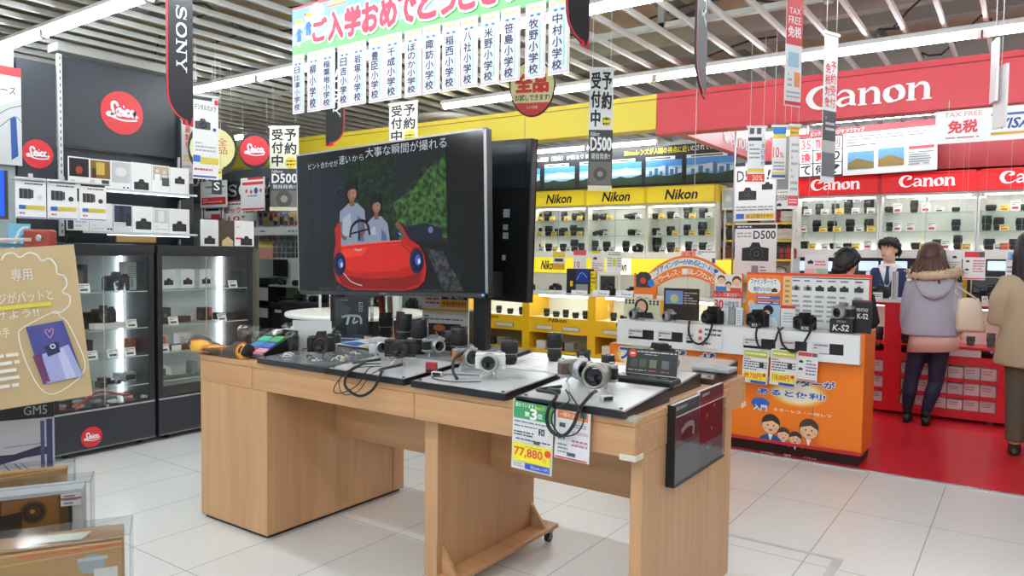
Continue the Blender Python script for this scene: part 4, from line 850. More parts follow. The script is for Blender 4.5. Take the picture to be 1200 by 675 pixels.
ops += [('R', '#f3c483', .31, .06, .385, 1), ('L', '#a88a5a', .33, .1, .365, .95, 9), ('R', '#e9eae9', .385, .06, .985, 1), ('R', '#3f78c0', .385, .07, .57, .09), ('R', '#2b2d31', .57, .07, .985, .09)]
for k, u in enumerate((.42, .515, .61, .705, .80, .91)): ops += [('K', '#000', u, .27, .034, '#9a9ca0' if k < 2 else '#2a2b2d'), ('L', '#9ea1a5', u - .035, .38, u + .035, .9, 6), ('L', '#55585c', u - .03, .11, u + .03, .16, 1)]
card('comparison_sign', 'wide orange-framed sign comparing six small cameras in a row', 'sign', s, ops, bg='#e8542c', th=.02)
# white sheets hanging behind
for a, b, t, bt, ops, lb, Y in (
    (943, 970.5, 298, 321, [('K', '#000', .25, .4, .12), ('L', '#d0535f', .45, .3, .9, .6, 2), ('R', '#e6c9c9', .02, .75, .45, 1), ('R', '#a8d3b8', .5, .72, 1, 1)], 'white sheet with pink and green corners left of the black-haired head', 6.2),
    (1128, 1155, 294, 328, [('R', '#d8343c', .08, .03, .72, .22), ('R', '#5a5458', .72, .03, .95, .22), ('K', '#000', .22, .36, .08), ('K', '#000', .2, .65, .08), ('L', '#c96a8a', .45, .3, .95, .75, 5), ('R', '#d8343c', .02, .94, .98, .97)], 'white leaflet with a red header hanging over the red counter', 7.7),
    (1106, 1127, 294, 318, [('K', '#000', .6, .3, .12), ('L', '#8a8d90', .2, .5, .9, .9, 4)], 'white sheet beside the red-headed leaflet over the counter', 7.75),
    (1178, 1197, 293, 352, [('R', '#9cc6e8', .1, .04, 1, .2), ('R', '#4f8fd0', .3, .08, .7, .2), ('L', '#8a8d90', .1, .3, .9, .9, 7)], 'tall white sheet with pale blue top near the beige coat', 7.7)):
    card('hanging_sheet', lb, 'sign', spot(a, b, t, bt, Y=Y), ops, th=.002, bg='#edeeef')

# ================================================================ red counter
RY = 7.95; cr = M('#cf1626', .35); rx = [at(x, 440, Y=RY).x for x in (946, 1044.5, 1180.5)]; rx += [2 * rx[2] - rx[1], 3 * rx[2] - 2 * rx[1]]
zc = {k: at(1135, y, Y=RY).z for k, y in dict(top=357, w1=362, w0=407, d1=410, d0=419, r1=429, r1b=445, r2=449, r2b=464, r3=468, r3b=482, b=492).items()}
for i in range(4):
    x0, x1 = rx[i], rx[i + 1]; wd = x1 - x0; r = empty('counter_unit', ((x0 + x1) / 2, RY, 0), 0, ('red counter unit left of the standing woman', 'red counter unit behind the standing woman', 'red counter unit at the beige coat', 'red counter unit beyond the beige coat')[i], 'counter', 'red lens counter units')
    t = .075; D = .4; mb = MB(); z0 = zc['b']
    for s in (-1, 1): mb.box(min(s * wd / 2, s * (wd / 2 - t)), 0, z0, max(s * wd / 2, s * (wd / 2 - t)), D, zc['top'] - .01, cr)
    for a, b in ((z0, zc['r3b']), (zc['r3'], zc['r2b']), (zc['r2'], zc['r1b']), (zc['r1'], zc['d0']), (zc['d1'], zc['w0']), (zc['w1'], zc['top'] - .01)): mb.box(-wd / 2 + t, 0, a, wd / 2 - t, D if b - a > .04 or b == zc['w0'] else .3, b, cr)
    mb.box(-wd / 2 + t, D - .02, z0, wd / 2 - t, D, zc['top'] - .01, M('#d5d0cb', .5)); part('carcass', mb, r)
    mb = MB(); mb.box(-wd / 2, -.02, zc['top'] - .01, wd / 2, D + .1, zc['top'] + .02, M('#dfe2e4', .3)); mb.box(-wd / 2, -.022, zc['top'] - .02, wd / 2, -.0205, zc['top'] - .008, cr); part('worktop', mb, r)
    mb = MB(); mb.box(-wd / 2, .06, .06, wd / 2, .35, z0, M('#1c1416', .7)); part('toe_kick', mb, r)
    for s in (-1, 1):
        mb = MB(); mb.lathe([(.03, 0), (.03, .025), (.012, .03), (.012, .11)], (s * (wd / 2 - .12), .08, 0), (0, 0, 1), M('#8b8d90', .35, .6), 14); part('foot', mb, r)
    for s in (-1, 1): mb = MB(); a = -wd / 2 + t if s < 0 else 0; mb.box(a, .006, zc['w0'], a + wd / 2 - t, .010, zc['w1'], CLEAR); part('glass_door', mb, r)
    for z_a, z_b in ((zc['r1b'], zc['r1']), (zc['r2b'], zc['r2']), (zc['r3b'], zc['r3'])): mb = MB(); mb.box(-wd / 2 + t, .004, z_a, wd / 2 - t, .007, z_b, glass('#fbf6f6', .03)); part('glass_flap', mb, r)
    mb = MB(); mb.lathe([(.012, 0), (.012, .012)], (wd / 2 - t - .05, 0, zc['w0'] - .03), (0, -1, 0), SIL, 12); part('lock', mb, r)
    mb = MB(); mb.box(-wd / 2 + t + .02, .05, zc['w1'] - .01, wd / 2 - t - .02, .08, zc['w1'] - .001, M('#fbfdf6', .4, 0, STRIP_POWER)); part('light_bar', mb, r)
    if i == 3: continue
    wn = ('left of the woman', 'behind the woman', 'at the beige coat')[i]
    for row, (za, zb_) in enumerate(((zc['r1b'], zc['r1']), (zc['r2b'], zc['r2']), (zc['r3b'], zc['r3']))):
        nb = 6
        for k in range(nb):
            bw = (wd - 2 * t) / nb; h_ = (zb_ - za) * (.92 if k % 3 else .84); mb = MB(); mb.rbox(-bw * .47, 0, 0, bw * .47, .14, h_, M(('#f0ecec', '#ebe8e8', '#e2e5e7')[(k * 7 + row + i) % 3], .5), .003, 1); o = part('white_box', mb); o.location = ((x0 + x1) / 2 - wd / 2 + t + bw * (k + .5), RY + .03, za)
            tag(o, 'white boxed lens, %s, %s row behind the red flaps %s' % (ORD[k], T3[row], wn), 'box', 'white boxes in the red counter')
            p = MB(); draw(p, bw * .9, h_, [('L', '#9a8f92', .1, .2, .7, .6, 2)]); part('printing', p, o, raw=True)
    for k in range(5):
        PL[('m', 't', 's', 'm', 'h')[k]].put(((x0 + x1) / 2 - wd / 2 + .16 + k * (wd - .3) / 4, RY + .16, zc['w0']), 0, '%s, %s in the red counter window %s' % (KIND[('m', 't', 's', 'm', 'h')[k]], ORD[k], wn), 'lenses in the red counter', .95)
    mb = MB(); mb.box(-wd * .28, -.004, zc['d0'] + .004, wd * .28, 0, zc['d1'] - .004, M('#dcd8d6', .5)); mb.box(-.004, -.0045, zc['d0'], .004, -.003, zc['d1'], cr); part('label_strip', mb, r)
RT = zc['top'] + .021
for k, (x, lb, sc, pr) in enumerate(((1031, 'black camera on the red counter before the vested man', 1.2, PC), (1160, 'black camera on the red counter beside the hanging red-headed leaflet', 1.4, PC), (1182, 'black camera on the red counter next to the beige coat', 1.3, PC), (1145, 'small black camera on the red counter beneath the leaflet', 1.2, PMB))):
    p_ = at(x, 350, Y=RY + .12); pr.put((p_.x, RY + .14, RT), random.uniform(-.3, .3), lb, 'cameras on the red counter', sc)
for k, (a, b, t, c, lb, ops) in enumerate(((1045, 1052, 318, '#c8cccc', 'tall grey folded leaflet stand on the red counter by the vested man', [('R', '#55585c', .3, 0, .42, 1), ('R', '#8a8d90', .6, 0, .7, 1)]), (1140, 1160, 351, '#17181a', 'low black board on the red counter', []), (1150, 1158, 352, '#eee6e2', 'small white card with a red ring on the red counter', [('C', '#d8433a', .5, .4, .25), ('C', '#eee6e2', .5, .4, .14)]), (1159, 1171, 352, '#8cc4e4', 'small pale blue card on the red counter', [('L', '#ffffff', .1, .2, .9, .8, 3)]), (1023, 1034, 344, '#e7e9ea', 'small white card on the red counter left of the leaflet stand', [('L', '#55585c', .1, .2, .9, .8, 2)]))):
    s = spot(a, b, t, t + 12, Y=RY + (.03 if k != 1 else .06)); s.h = max(s.loc.z + s.h - RT, .06); s.loc.z = RT; card('counter_card', lb, 'sign', s, ops, th=.02 if k else .05, bg=c)
# yellow product box and clear rack on the red counter
s = spot(1127, 1137, 326, 352, Y=RY + .2); s.h = s.loc.z + s.h - RT; s.loc.z = RT; card('product_box', 'yellow and black product box under the hanging leaflet', 'box', s, [('R', '#1c1c1c', .6, 0, 1, 1)], th=.1, bg='#d9a91e')
mb = MB(); s = spot(1138, 1176, 325, 352, Y=RY + .33); hh = s.loc.z + s.h - RT
for a in (-s.w / 2, s.w / 2): mb.tube([(a, 0, 0), (a, 0, hh)], .006, M('#c9ccd0', .3, .6))
mb.tube([(-s.w / 2, 0, hh), (s.w / 2, 0, hh)], .006, M('#c9ccd0', .3, .6)); mb.box(-s.w / 2, .0, .0, s.w / 2, .004, hh, glass('#5a5f66', .2)); o = part('sneeze_frame', mb); o.location = (s.loc.x, s.loc.y, RT); tag(o, 'dark glass panel in a thin metal frame on the red counter', 'screen')

# ================================================================ bag shelf between the two brands
bx0, bx1 = at(848, 270, Y=8.75).x, at(930, 270, Y=8.75).x
r = empty('bag_shelf', ((bx0 + bx1) / 2, 8.75, 0), 0, 'white shelving of camera bags between the yellow and red zones', 'shelf'); wd = bx1 - bx0
mb = MB(); mb.box(-wd / 2, .3, 0, wd / 2, .34, 2.3, M('#dedcd6', .5)); mb.box(-wd / 2, 0, 0, -wd / 2 + .02, .3, 2.3, M('#dedcd6', .5)); mb.box(wd / 2 - .02, 0, 0, wd / 2, .3, 2.3, M('#dedcd6', .5)); part('frame', mb, r)
bz = [at(880, y, Y=8.75).z for y in (329, 303, 281, 261, 243, 224)]
for z in bz: mb = MB(); mb.box(-wd / 2 + .02, 0, z - .025, wd / 2 - .02, .3, z, M('#d9b72c', .5)); part('shelf', mb, r)
def make_bag(name, col):
    mb = MB(); mb.rbox(-.09, -.055, 0, .09, .055, .12, M(col, .6), .025, 3); o = part(name, mb); tag(o, 'bag', 'camera bag')
    g = MB(); g.rbox(-.08, -.066, .055, .08, -.05, .125, M(col, .5), .01, 2); part('flap', g, o)
    g = MB(); g.tube([(-.09, 0, .09), (-.06, 0, .15), (0, 0, .165), (.06, 0, .15), (.09, 0, .09)], .006, M('#2a2a2a', .6)); part('strap', g, o); return o
PB = {c: Proto(make_bag('camera_bag', h)) for c, h in (('grey', '#8c9094'), ('brown', '#6b3a24'), ('white', '#d4d4d0'), ('dark', '#2b2c2e'), ('red', '#9a2a2a'))}
for k, (x, row, c) in enumerate(((852, 3, 'grey'), (852, 1, 'brown'), (852, 2, 'dark'), (916, 3, 'red'), (924, 3, 'white'), (915, 2, 'white'), (924, 2, 'white'), (915, 1, 'dark'), (924, 1, 'red'), (915, 0, 'white'), (868, 2, 'grey'), (885, 2, 'dark'), (900, 2, 'brown'), (868, 1, 'dark'), (885, 1, 'grey'), (900, 1, 'white'), (868, 3, 'white'), (885, 3, 'dark'), (900, 3, 'grey'))):
    p_ = at(x, 270, Y=8.85); PB[c].put((p_.x, 8.85, bz[row]), random.uniform(-.2, .2), '%s camera bag, %s shelf from the bottom, %s the two posters' % (c, ('first', 'second', 'third', 'fourth')[row], 'left of' if x < 860 else ('right of' if x > 908 else 'behind')), 'camera bags between the zones', 1.05)
card('shelf_sign', 'white shelf sign reading D5500 with a small camera', 'sign', spot(908, 926, 222, 245, Y=8.72), [('L', '#8ab04a', .2, .08, .9, .2, 1), ('T', '#26282b', 'D5500', .12, .3, .95, .55), ('K', '#000', .3, .78, .15)], th=.01)
card('shelf_poster', 'pale blue picture panel above the grey bag', 'sign', spot(846, 861, 220, 246, Y=8.72), [('R', '#bfd3d6', .1, .1, .9, .9), ('C', '#e8eef0', .5, .5, .25)], th=.01)
# lower red/green packs
# posters of the black camera body
s = spot(861, 909, 190, 258.5, Y=6.4)
card('camera_poster', 'upper white poster with one large black camera and D5 lettering', 'poster', s, [('R', '#3c3e42', .0, .0, .25, .06), ('R', '#2d2f33', .3, 0, .97, .06), ('T', '#3f4247', 'D5', .05, .14, .36, .33, {'b': .01}), ('T', '#2d2f33', '!!', .8, .14, .95, .3, {'b': .03, 's': .2}), ('K', '#000', .32, .55, .22), ('K', '#000', .8, .42, .13), ('L', '#8f9296', .05, .74, .95, .84, 2), ('R', '#2a60b8', .05, .88, .25, .97), ('R', '#e3b53a', .27, .88, .98, .97), ('T', '#3a3226', '本日受付中!!', .3, .89, .95, .96)], th=.004)
s = spot(861, 910, 262, 322, Y=6.38)
card('camera_poster', 'lower white poster with D500 lettering and one large black camera', 'poster', s, [('R', '#17181a', 0, .02, .97, .1), ('L', '#d8d8d8', .05, .03, .4, .09, 1), ('T', '#2b2d31', 'D500', .45, .14, .97, .3, {'b': .02}), ('L', '#9a9da1', .05, .16, .4, .28, 2), ('K', '#000', .5, .57, .32), ('R', '#8a8c90', .42, .82, .58, 1), ('L', '#a9846a', .62, .82, .97, 1, 3)], th=.004)
mb = MB(); mb.tube([(at(861, 200, Y=6.44).x, 6.44, 3.05), (at(861, 200, Y=6.44).x, 6.44, .955 + .2)], .008, M('#c8cacc', .3, .6)); mb.tube([(at(910, 200, Y=6.44).x, 6.44, 3.05), (at(910, 200, Y=6.44).x, 6.44, 1.155)], .008, M('#c8cacc', .3, .6))
for z in (2.28, 1.36): mb.tube([(at(860, 200, Y=6.43).x, 6.43, z), (at(911, 200, Y=6.43).x, 6.43, z)], .006, M('#c8cacc', .3, .6))
tag(part('poster_rack', mb), 'thin metal hanging rack that carries the two camera posters', 'rack')

# ================================================================ left wall: dark brand panels, shelves and glass cases
DK = M('#32373e', .45); LX = -6.05
def xs(x0, x1, yt, yb, X=LX): return spot(x0, x1, yt, yb, X=X)
def disc_logo(p, w_, h_, u, v, r_, y=-.003):
    cx, cz = (u - .5) * w_, (1 - v) * h_; p.flat([(cx + r_ * math.cos(2 * PI * i / 36), cz + r_ * math.sin(2 * PI * i / 36)) for i in range(36)], y, M('#cf2530', .4)); script_mark(p, cx, cz, r_, y - .001, M('#f0eeee', .4))
def wall_panel(label, y0, y1, z0, z1, X, ly=None, lz=None, lr=.17, th=.05):
    mb = MB(); mb.box(0, 0, 0, y1 - y0, th, z1 - z0, DK); o = part('logo_board', mb); o.location = (X, y0, z0); o.rotation_euler = (0, 0, PI / 2); tag(o, label, 'wall panel')
    if ly: p = MB(); cx, cz = ly - y0, lz - z0; p.flat([(cx + lr * math.cos(2 * PI * i / 40), cz + lr * math.sin(2 * PI * i / 40)) for i in range(40)], -.004, M('#cf2530', .4)); script_mark(p, cx, cz, lr, -.006, M('#f0eeee', .4)); part('round_logo', p, o, raw=True, label='red disc with white script')
    return o
wall_panel('wide dark slate panel with a large red round logo', 2.67, 3.60, 2.29, 2.96, LX, 3.125, 2.605, .172)
wall_panel('dark backing panel behind the shelves of white picture boards', 2.67, 3.60, 1.55, 2.288, LX - .06)
wall_panel('narrow dark slate panel with a small red round logo', 2.36, 2.62, 1.56, 2.88, LX + .02, 2.49, 2.20, .105)
mb = MB(); mb.box(LX - .1, 2.62, 2.985, LX + .06, 3.75, 3.045, M('#a9aaa6', .5)); mb.box(LX - .13, 3.60, 1.5, LX + .04, 3.72, 2.96, DK); structure('trim_2', mb)
for y, z0, z1, lb in ((2.645, 1.60, 2.965, 'white slotted upright post between the two dark panels'), (3.605, 1.55, 2.30, 'white slotted upright post at the right end of the shelves')):
    mb = MB(); mb.box(-.012, -.014, 0, .018, .014, z1 - z0, M('#d5d6d4', .4))
    n = int((z1 - z0) / .05)
    for k in range(n): mb.box(.0182, -.004, .02 + k * .05, .0188, .004, .045 + k * .05, M('#5a5d60', .5))
    o = part('slotted_post', mb); o.location = (LX + .02, y, z0); tag(o, lb, 'shelf post')
for k, (z, lb) in enumerate(((1.955, 'upper glass shelf with picture boards under the dark panel'), (1.625, 'lower glass shelf with picture boards above the glass cases'))):
    r = empty('wall_shelf', (LX + .0, 3.13, z), PI / 2, lb, 'shelf')
    mb = MB(); mb.box(-.46, -.30, 0, .46, 0, .008, glass('#e6f0ec', .08)); mb.box(-.46, -.305, -.002, .46, -.300, .014, M('#c9d2d0', .3)); part('shelf_board', mb, r)
    mb = MB(); mb.box(-.27, -.285, -.014, .40, -.275, -.006, M('#f4f8ff', .4, 0, 2.5)); part('light_bar', mb, r)
    for s_ in (-.44, .44): mb = MB(); mb.prism([(-.27, 0), (0, 0), (0, -.08), (-.05, -.03)], s_ - .004, s_ + .004, M('#2a2d31', .5), axis='x'); part('bracket', mb, r)
UX = LX + .26
boards = [
 (80, 105, 184, 221, [('R', '#191214', .04, .04, .96, .62), ('C', '#b03a2a', .5, .4, .16, 1.1), ('R', '#a83226', .38, .3, .62, .52), ('L', '#b8babc', .1, .7, .9, .9, 2)], '#ecedee', 'white picture board with a red dancer on black, upper shelf'),
 (105, 130, 187, 223, [('R', '#7d6128', .04, .04, .96, .62), ('R', '#c9a64a', .3, .1, .7, .5), ('R', '#3b2a14', .1, .3, .3, .6), ('R', '#3a3b3d', .55, .66, .9, .78)], '#ecedee', 'white picture board with a golden interior picture, upper shelf'),
 (130, 153, 189, 225, [('R', '#c2c6c8', .04, .04, .96, .7), ('C', '#dfe2e4', .5, .35, .3, .8), ('C', '#3a3b3d', .65, .85, .05), ('C', '#3a3b3d', .85, .85, .05)], '#ecedee', 'pale grey picture board with two small dots, upper shelf'),
 (153.5, 177.5, 191, 227, [('K', '#000', .5, .72, .36)], '#e9eaea', 'white board with one large black camera picture, upper shelf'),
 (178, 199, 194, 229, [('R', '#b9a79a', .06, .04, .94, .5), ('C', '#e6c9b4', .3, .2, .1), ('C', '#e6c9b4', .7, .22, .1), ('R', '#eceff0', .15, .3, .45, .5), ('R', '#d8dde0', .55, .32, .85, .5), ('R', '#4b4e52', .55, .4, .95, .68)], '#ecedee', 'white picture board of two people in white, upper shelf'),
 (199.5, 221.5, 197, 230, [('K', '#000', .5, .45, .26)], '#ecedee', 'white board with a small black camera picture, upper shelf'),
 (78, 104, 236, 270, [('R', '#25282c', .04, .2, .3, .96), ('L', '#b8babc', .4, .5, .9, .9, 3)], '#e6e8e8', 'white board with a black left edge, lower shelf'),
 (104.5, 132, 238, 273, [('C', '#3a3b3d', .8, .86, .05), ('C', '#3a3b3d', .92, .86, .05), ('L', '#cfd1d2', .1, .7, .6, .9, 2)], '#e8e9ea', 'plain white board with two small dots, lower shelf'),
 (133, 155, 240, 273, [('R', '#2c3a55', .04, .03, .96, .62), ('R', '#1d2638', .3, .03, .55, .6), ('R', '#d5d9dc', .05, .64, .95, .96), ('R', '#1d2638', .65, .3, .95, .75)], '#ecedee', 'picture board of dark blue jeans, lower shelf'),
 (155.5, 179.5, 242, 273, [('K', '#000', .52, .68, .38)], '#ecedee', 'white board with a large silver black camera picture, lower shelf'),
 (180, 197.5, 244, 273, [('R', '#c8cbc8', .06, .05, .94, .6), ('R', '#e5e6e2', .3, .1, .7, .55), ('L', '#b8babc', .1, .7, .9, .9, 2)], '#ecedee', 'pale silver picture board near the end of the lower shelf'),
 (198, 222, 245, 274, [('K', '#000', .5, .72, .34)], '#ecedee', 'white board with a black camera picture at the right end of the lower shelf')]
for a, b, t, bt, ops, c, lb in boards: card('picture_board', lb, 'sign', spot(a, b, t, bt, X=UX if t < 232 else UX), ops, bg=c, th=.006, group='white picture boards above the glass cases')
s = spot(137, 183, 276.5, 284, X=LX + .25); card('shelf_plate', 'small plywood strip under the lower wall shelf', 'plate', s, [], bg='#a98448', th=.02)
for k, (a, b, t, bt) in enumerate(((18, 54, 208, 256), (55.5, 90.5, 211, 257.5), (93, 124.5, 215, 258.5))):
    o = card('price_card', 'white lens price card on a bar, %s' % ('leftmost of three, below the small round logo', 'middle of the three', 'rightmost of three, before the picture boards')[k], 'price card', spot(a, b, t, bt, X=-5.35), [('R', '#2a2c30', .05, .03, .95, .09), ('L', '#3a3c40', .3, .12, .92, .19, 1), ('R', '#2f3033', .12, .28, .5, .52), ('R', '#47484b', .5, .3, .58, .5), ('R', '#5c5d60', .22, .28, .27, .52), ('R', '#5c5d60', .38, .28, .42, .52), ('C', '#3a3b3e' if k else '#d8d9dc', .78, .47, .09), ('R', '#2e68b4', .1, .68, .32, .78), ('R', '#c9b53f', .32, .68, .95, .78), ('L', '#c0504c', .12, .83, .9, .92, 1), ('R', '#3a49a0', .02, .965, .98, .985)], th=.003, bg='#eeeff0')
    g = MB(); hh = o.dimensions.z if False else 0
    g.box(-.012, -.006, .0, .012, .008, .03, M('#c9cbcc', .4)); part('clip', g, o, (0, 0, spot(a, b, t, bt, X=-5.35).h - .005))
mb = MB(); mb.tube([tuple(at(15, 209, X=-5.33)), tuple(at(128, 217, X=-5.33))], .007, M('#b9bbbc', .3, .7)); mb.tube([tuple(at(60, 211, X=-5.33)), (LX + .03, 2.645, at(60, 211, X=-5.33).z)], .006, M('#b9bbbc', .3, .7))
tag(part('card_rail', mb), 'thin metal rail that carries three lens price cards', 'rail')
# tall white poster on the far left, and what stands below it
s = spot(-70, 25, 72, 190, X=LX + .04); card('wall_poster', 'tall white wall poster with red top band and dark katakana, cut by the left edge', 'poster', s, [('R', '#d3333b', 0, 0, 1, .09), ('T', '#2f3236', 'ケース', .62, .20, .93, .28), ('P', '#c9cdcf', [(.5, .5), (1, .3), (1, 1), (.5, 1)]), ('P', '#2b4f95', [(.85, .52), (.93, .5), (.95, .9), (.86, .95)]), ('B', '#6d7276', [(.7, .5), (.85, .42), (1, .38)], .012), ('B', '#6d7276', [(.72, .62), (.9, .5), (1, .55)], .012)], bg='#e3e7e6')
mb = MB(); mb.box(LX - .1, 0.9, 0, LX + .0, 2.35, 2.96, M('#a3b0b3', .5, noise=.2)); tag(part('grey_partition', mb), 'pale grey partition below the tall white poster', 'partition')
s = spot(10, 36, 262, 300, X=-5.7); card('blue_leaflet', 'pale blue slanted leaflet below the lens price cards', 'leaflet', s, [('B', '#e8f2f6', [(.1, .9), (.5, .2), (.9, .1)], .1), ('B', '#2f8ac0', [(.2, .95), (.6, .4), (.95, .3)], .12)], bg='#7ec0dc', th=.01)
# glass cases
LC = -5.55; lz = {k: at(160, y, X=LC).z for k, y in dict(top=287, win=299, s1=338, s2=381, s3=417, s4=447, fl=474, b=0).items() if y}
lz['fl'] = .335; ledge = [at(171, y, X=LC - .1).z for y in (340, 382, 414, 447)]
case_y = [(2.36, 3.10), (3.125, 3.99)]
for i, (y0, y1) in enumerate(case_y):
    r = goods_case('glass_case', y0, y1, 0, .42, .33, 1.485, ledge, '#1f2226', None, ('tall black-framed glass case with a red round logo on its base', 'tall black-framed glass case nearest the far side of the table')[i], 'black-framed glass cases', light=False, back='#d3dedb' if i == 0 else '#d6dedb', floor_h=.02, t=.042)
    r.location = (LC, (y0 + y1) / 2, .33); r.rotation_euler = (0, 0, PI / 2); wd = y1 - y0
    mb = MB(); mb.box(-wd / 2 + .002, -.01, 1.155, wd / 2 - .002, .42, 1.21, M('#1f2226', .4)); part('top', mb, r)
    mb = MB(); mb.box(-wd / 2 + .004, -.004, -.285, wd / 2 - .004, .42, -.004, M('#272b31', .4)); mb.box(-wd / 2 + .004, -.006, -.006, wd / 2 - .004, -.003, .006, M('#b9bdc0', .3, .6)); mb.box(-wd / 2 + .004, -.006, -.287, wd / 2 - .004, -.003, -.279, M('#8f9396', .3, .6)); b_ = part('base', mb, r)
    if i == 0: p = MB(); cx = at(107, 512, X=LC).y - (y0 + y1) / 2; cz = at(107, 512, X=LC).z - .33; p.flat([(cx + .075 * math.cos(a * PI / 18), cz + .075 * math.sin(a * PI / 18)) for a in range(36)], -.0065, M('#cf2530', .4)); script_mark(p, cx, cz, .075, -.0085, M('#f0eeee', .4)); part('round_logo', p, b_, raw=True)
    for sx in (-wd / 2 + .1, wd / 2 - .1):
        mb = MB(); mb.cyl((sx - .012, .06, -.298), (sx + .012, .06, -.298), .03, M('#151618', .5)); mb.box(sx - .02, .04, -.28, sx + .02, .08, -.24, M('#3a3c3e', .4)); part('caster', mb, r)
    mb = MB(); mb.lathe([(.01, 0), (.01, .012)], (0, -.005, .02), (0, -1, 0), SIL, 12); part('lock', mb, r)
    for sx in ((-wd / 2 + .055,), (wd / 2 - .055,)): mb = MB(); mb.box(sx[0] - .006, .38, .03, sx[0] + .006, .395, 1.14, M('#eef6ff', .4, 0, 9.0)); part('light_bar', mb, r)
# things in the glass cases
def lcase(x, y_, row, i): z = (ledge + [.35])[row]; p_ = at(x, y_, X=LC - .16); return (LC - .16, p_.y, z)
def box_thing(name, loc, w_, d_, h_, col, label, cat, ops=None, rz=PI / 2, group=None, emis=0):
    mb = MB(); mb.rbox(-w_ / 2, 0, 0, w_ / 2, d_, h_, M(col, .5), .003, 1); o = part(name, mb); o.location = loc; o.rotation_euler = (0, 0, rz); tag(o, label, cat, group)
    if ops: p = MB(); draw(p, w_, h_, ops, -.0008); part('printing', p, o, raw=True)
    return o
BG = 'goods in the black-framed glass cases'
for k, (x, row, w_, h_, c, lb, ops, i) in enumerate((
    (94, 0, .12, .2, '#2a2c2e', 'black boxed lens set on the first shelf of the logo case', [('R', '#55585b', .3, .2, .7, .8)], 0), (158, 0, .13, .22, '#c7d2cf', 'white info board on the first shelf of the logo case', [('L', '#8d9492', .2, .15, .8, .6, 6), ('R', '#8fa09a', .35, .6, .5, .9)], 0),
    (120, 1, .25, .12, '#1d1f21', 'wide black camera kit box on the second shelf of the logo case', [('R', '#3c4043', .0, .5, 1, .55)], 0), (128, 1, .3, .045, '#c9c9c5', 'flat silver box on the second shelf of the logo case', [], 0),
    (103, 2, .09, .13, '#222426', 'small black box on the third shelf of the logo case', [], 0), (163, 2, .1, .11, '#9a5a48', 'reddish box on the third shelf of the logo case', [], 0),
    (114, 3, .05, .04, '#26231f', 'small dark case, left on the fourth shelf of the logo case', [], 0), (126, 3, .06, .05, '#2a2320', 'small dark case, middle of the fourth shelf of the logo case', [], 0), (152, 3, .14, .07, '#a4aaa9', 'silver grey box on the fourth shelf of the logo case', [('R', '#2c2c2c', .4, .25, .95, .8)], 0),
    (198, 0, .12, .16, '#e3e8e6', 'white camera box on the first shelf, left in the far glass case', [('K', '#000', .5, .65, .33)], 1), (222, 0, .12, .16, '#e5e9e7', 'white camera box on the first shelf, middle of the far glass case', [('K', '#000', .5, .65, .33)], 1), (245, 0, .12, .16, '#e5e9e7', 'white camera box on the first shelf, right in the far glass case', [('K', '#000', .5, .65, .33)], 1),
    (195, 1, .08, .13, '#25282a', 'black box on the second shelf, left in the far glass case', [('C', '#6c7073', .4, .5, .2)], 1), (217, 1, .13, .05, '#3b2a27', 'dark brown leather case on the second shelf of the far glass case', [], 1), (246, 1, .09, .11, '#2b2320', 'black and brown box on the second shelf of the far glass case', [('R', '#b0623c', .7, 0, 1, .7)], 1), (268, 1, .2, .06, '#3a302c', 'long dark strap box on the second shelf of the far glass case', [], 1),
    (190, 2, .08, .11, '#c86a34', 'orange leaflet on the third shelf of the far glass case', [('R', '#e9e1d8', .1, .6, .9, .9)], 1), (220, 2, .1, .12, '#dcdedb', 'white leaflet board on the third shelf of the far glass case', [('L', '#8d9492', .1, .2, .9, .8, 4)], 1), (206, 2, .18, .045, '#5b3a30', 'brown leather grip box on the third shelf of the far glass case', [('R', '#d3d3cd', 0, 0, .45, 1)], 1),
    (192, 3, .06, .1, '#e0e3e1', 'white narrow box on the fourth shelf of the far glass case', [('R', '#55585b', .4, .3, .9, .9)], 1), (212, 3, .12, .07, '#b3bdb6', 'pale green accessory box on the fourth shelf of the far glass case', [], 1), (228, 3, .05, .1, '#8a8f8c', 'grey upright box on the fourth shelf of the far glass case', [], 1))):
    loc = lcase(x, 380, row, i); box_thing('boxed_camera' if w_ < .2 and h_ > .1 else 'product_box', (loc[0] - .02 * (k % 3) + (.09 if h_ < .05 else 0), loc[1], loc[2]), w_, .09, h_, c, lb, 'box', ops, group=BG)
PC.put(lcase(136, 330, 0, 0), PI / 2 - .5, 'large black camera on the first shelf of the logo case', None, 1.35)
PC.put((lambda q: (q[0] + .0, q[1], q[2] + .047))(lcase(121, 370, 1, 0)), PI / 2 - .4, 'black camera standing on the flat silver box in the logo case', None, 1.2)
PMW.put(lcase(227, 412, 2, 1), PI / 2 - .3, 'white camera on the third shelf of the far glass case', None, 1.0)
PMS.put(lcase(136, 445, 3, 0), PI / 2, 'small silver camera on the fourth shelf of the logo case', None, .7)
for k, (x, row, lb) in enumerate(((100, 0, 'first shelf, left'), (142, 0, 'first shelf, right'), (155, 1, 'second shelf'), (108, 2, 'third shelf, left'), (133, 2, 'third shelf, middle'), (153, 2, 'third shelf, right'), (204, 1, 'second shelf of the far case'), (261, 1, 'second shelf of the far case, right'), (274, 0, 'first shelf of the far case'), (193, 2, 'third shelf of the far case'))):
    p_ = at(x, 400, X=LC - .05); PT['w'].put((LC - .05, p_.y, (ledge + [.35])[row]), PI / 2, 'slanted white price tag in the glass cases, %s' % lb, 'tags in the black-framed glass cases', 1.5)
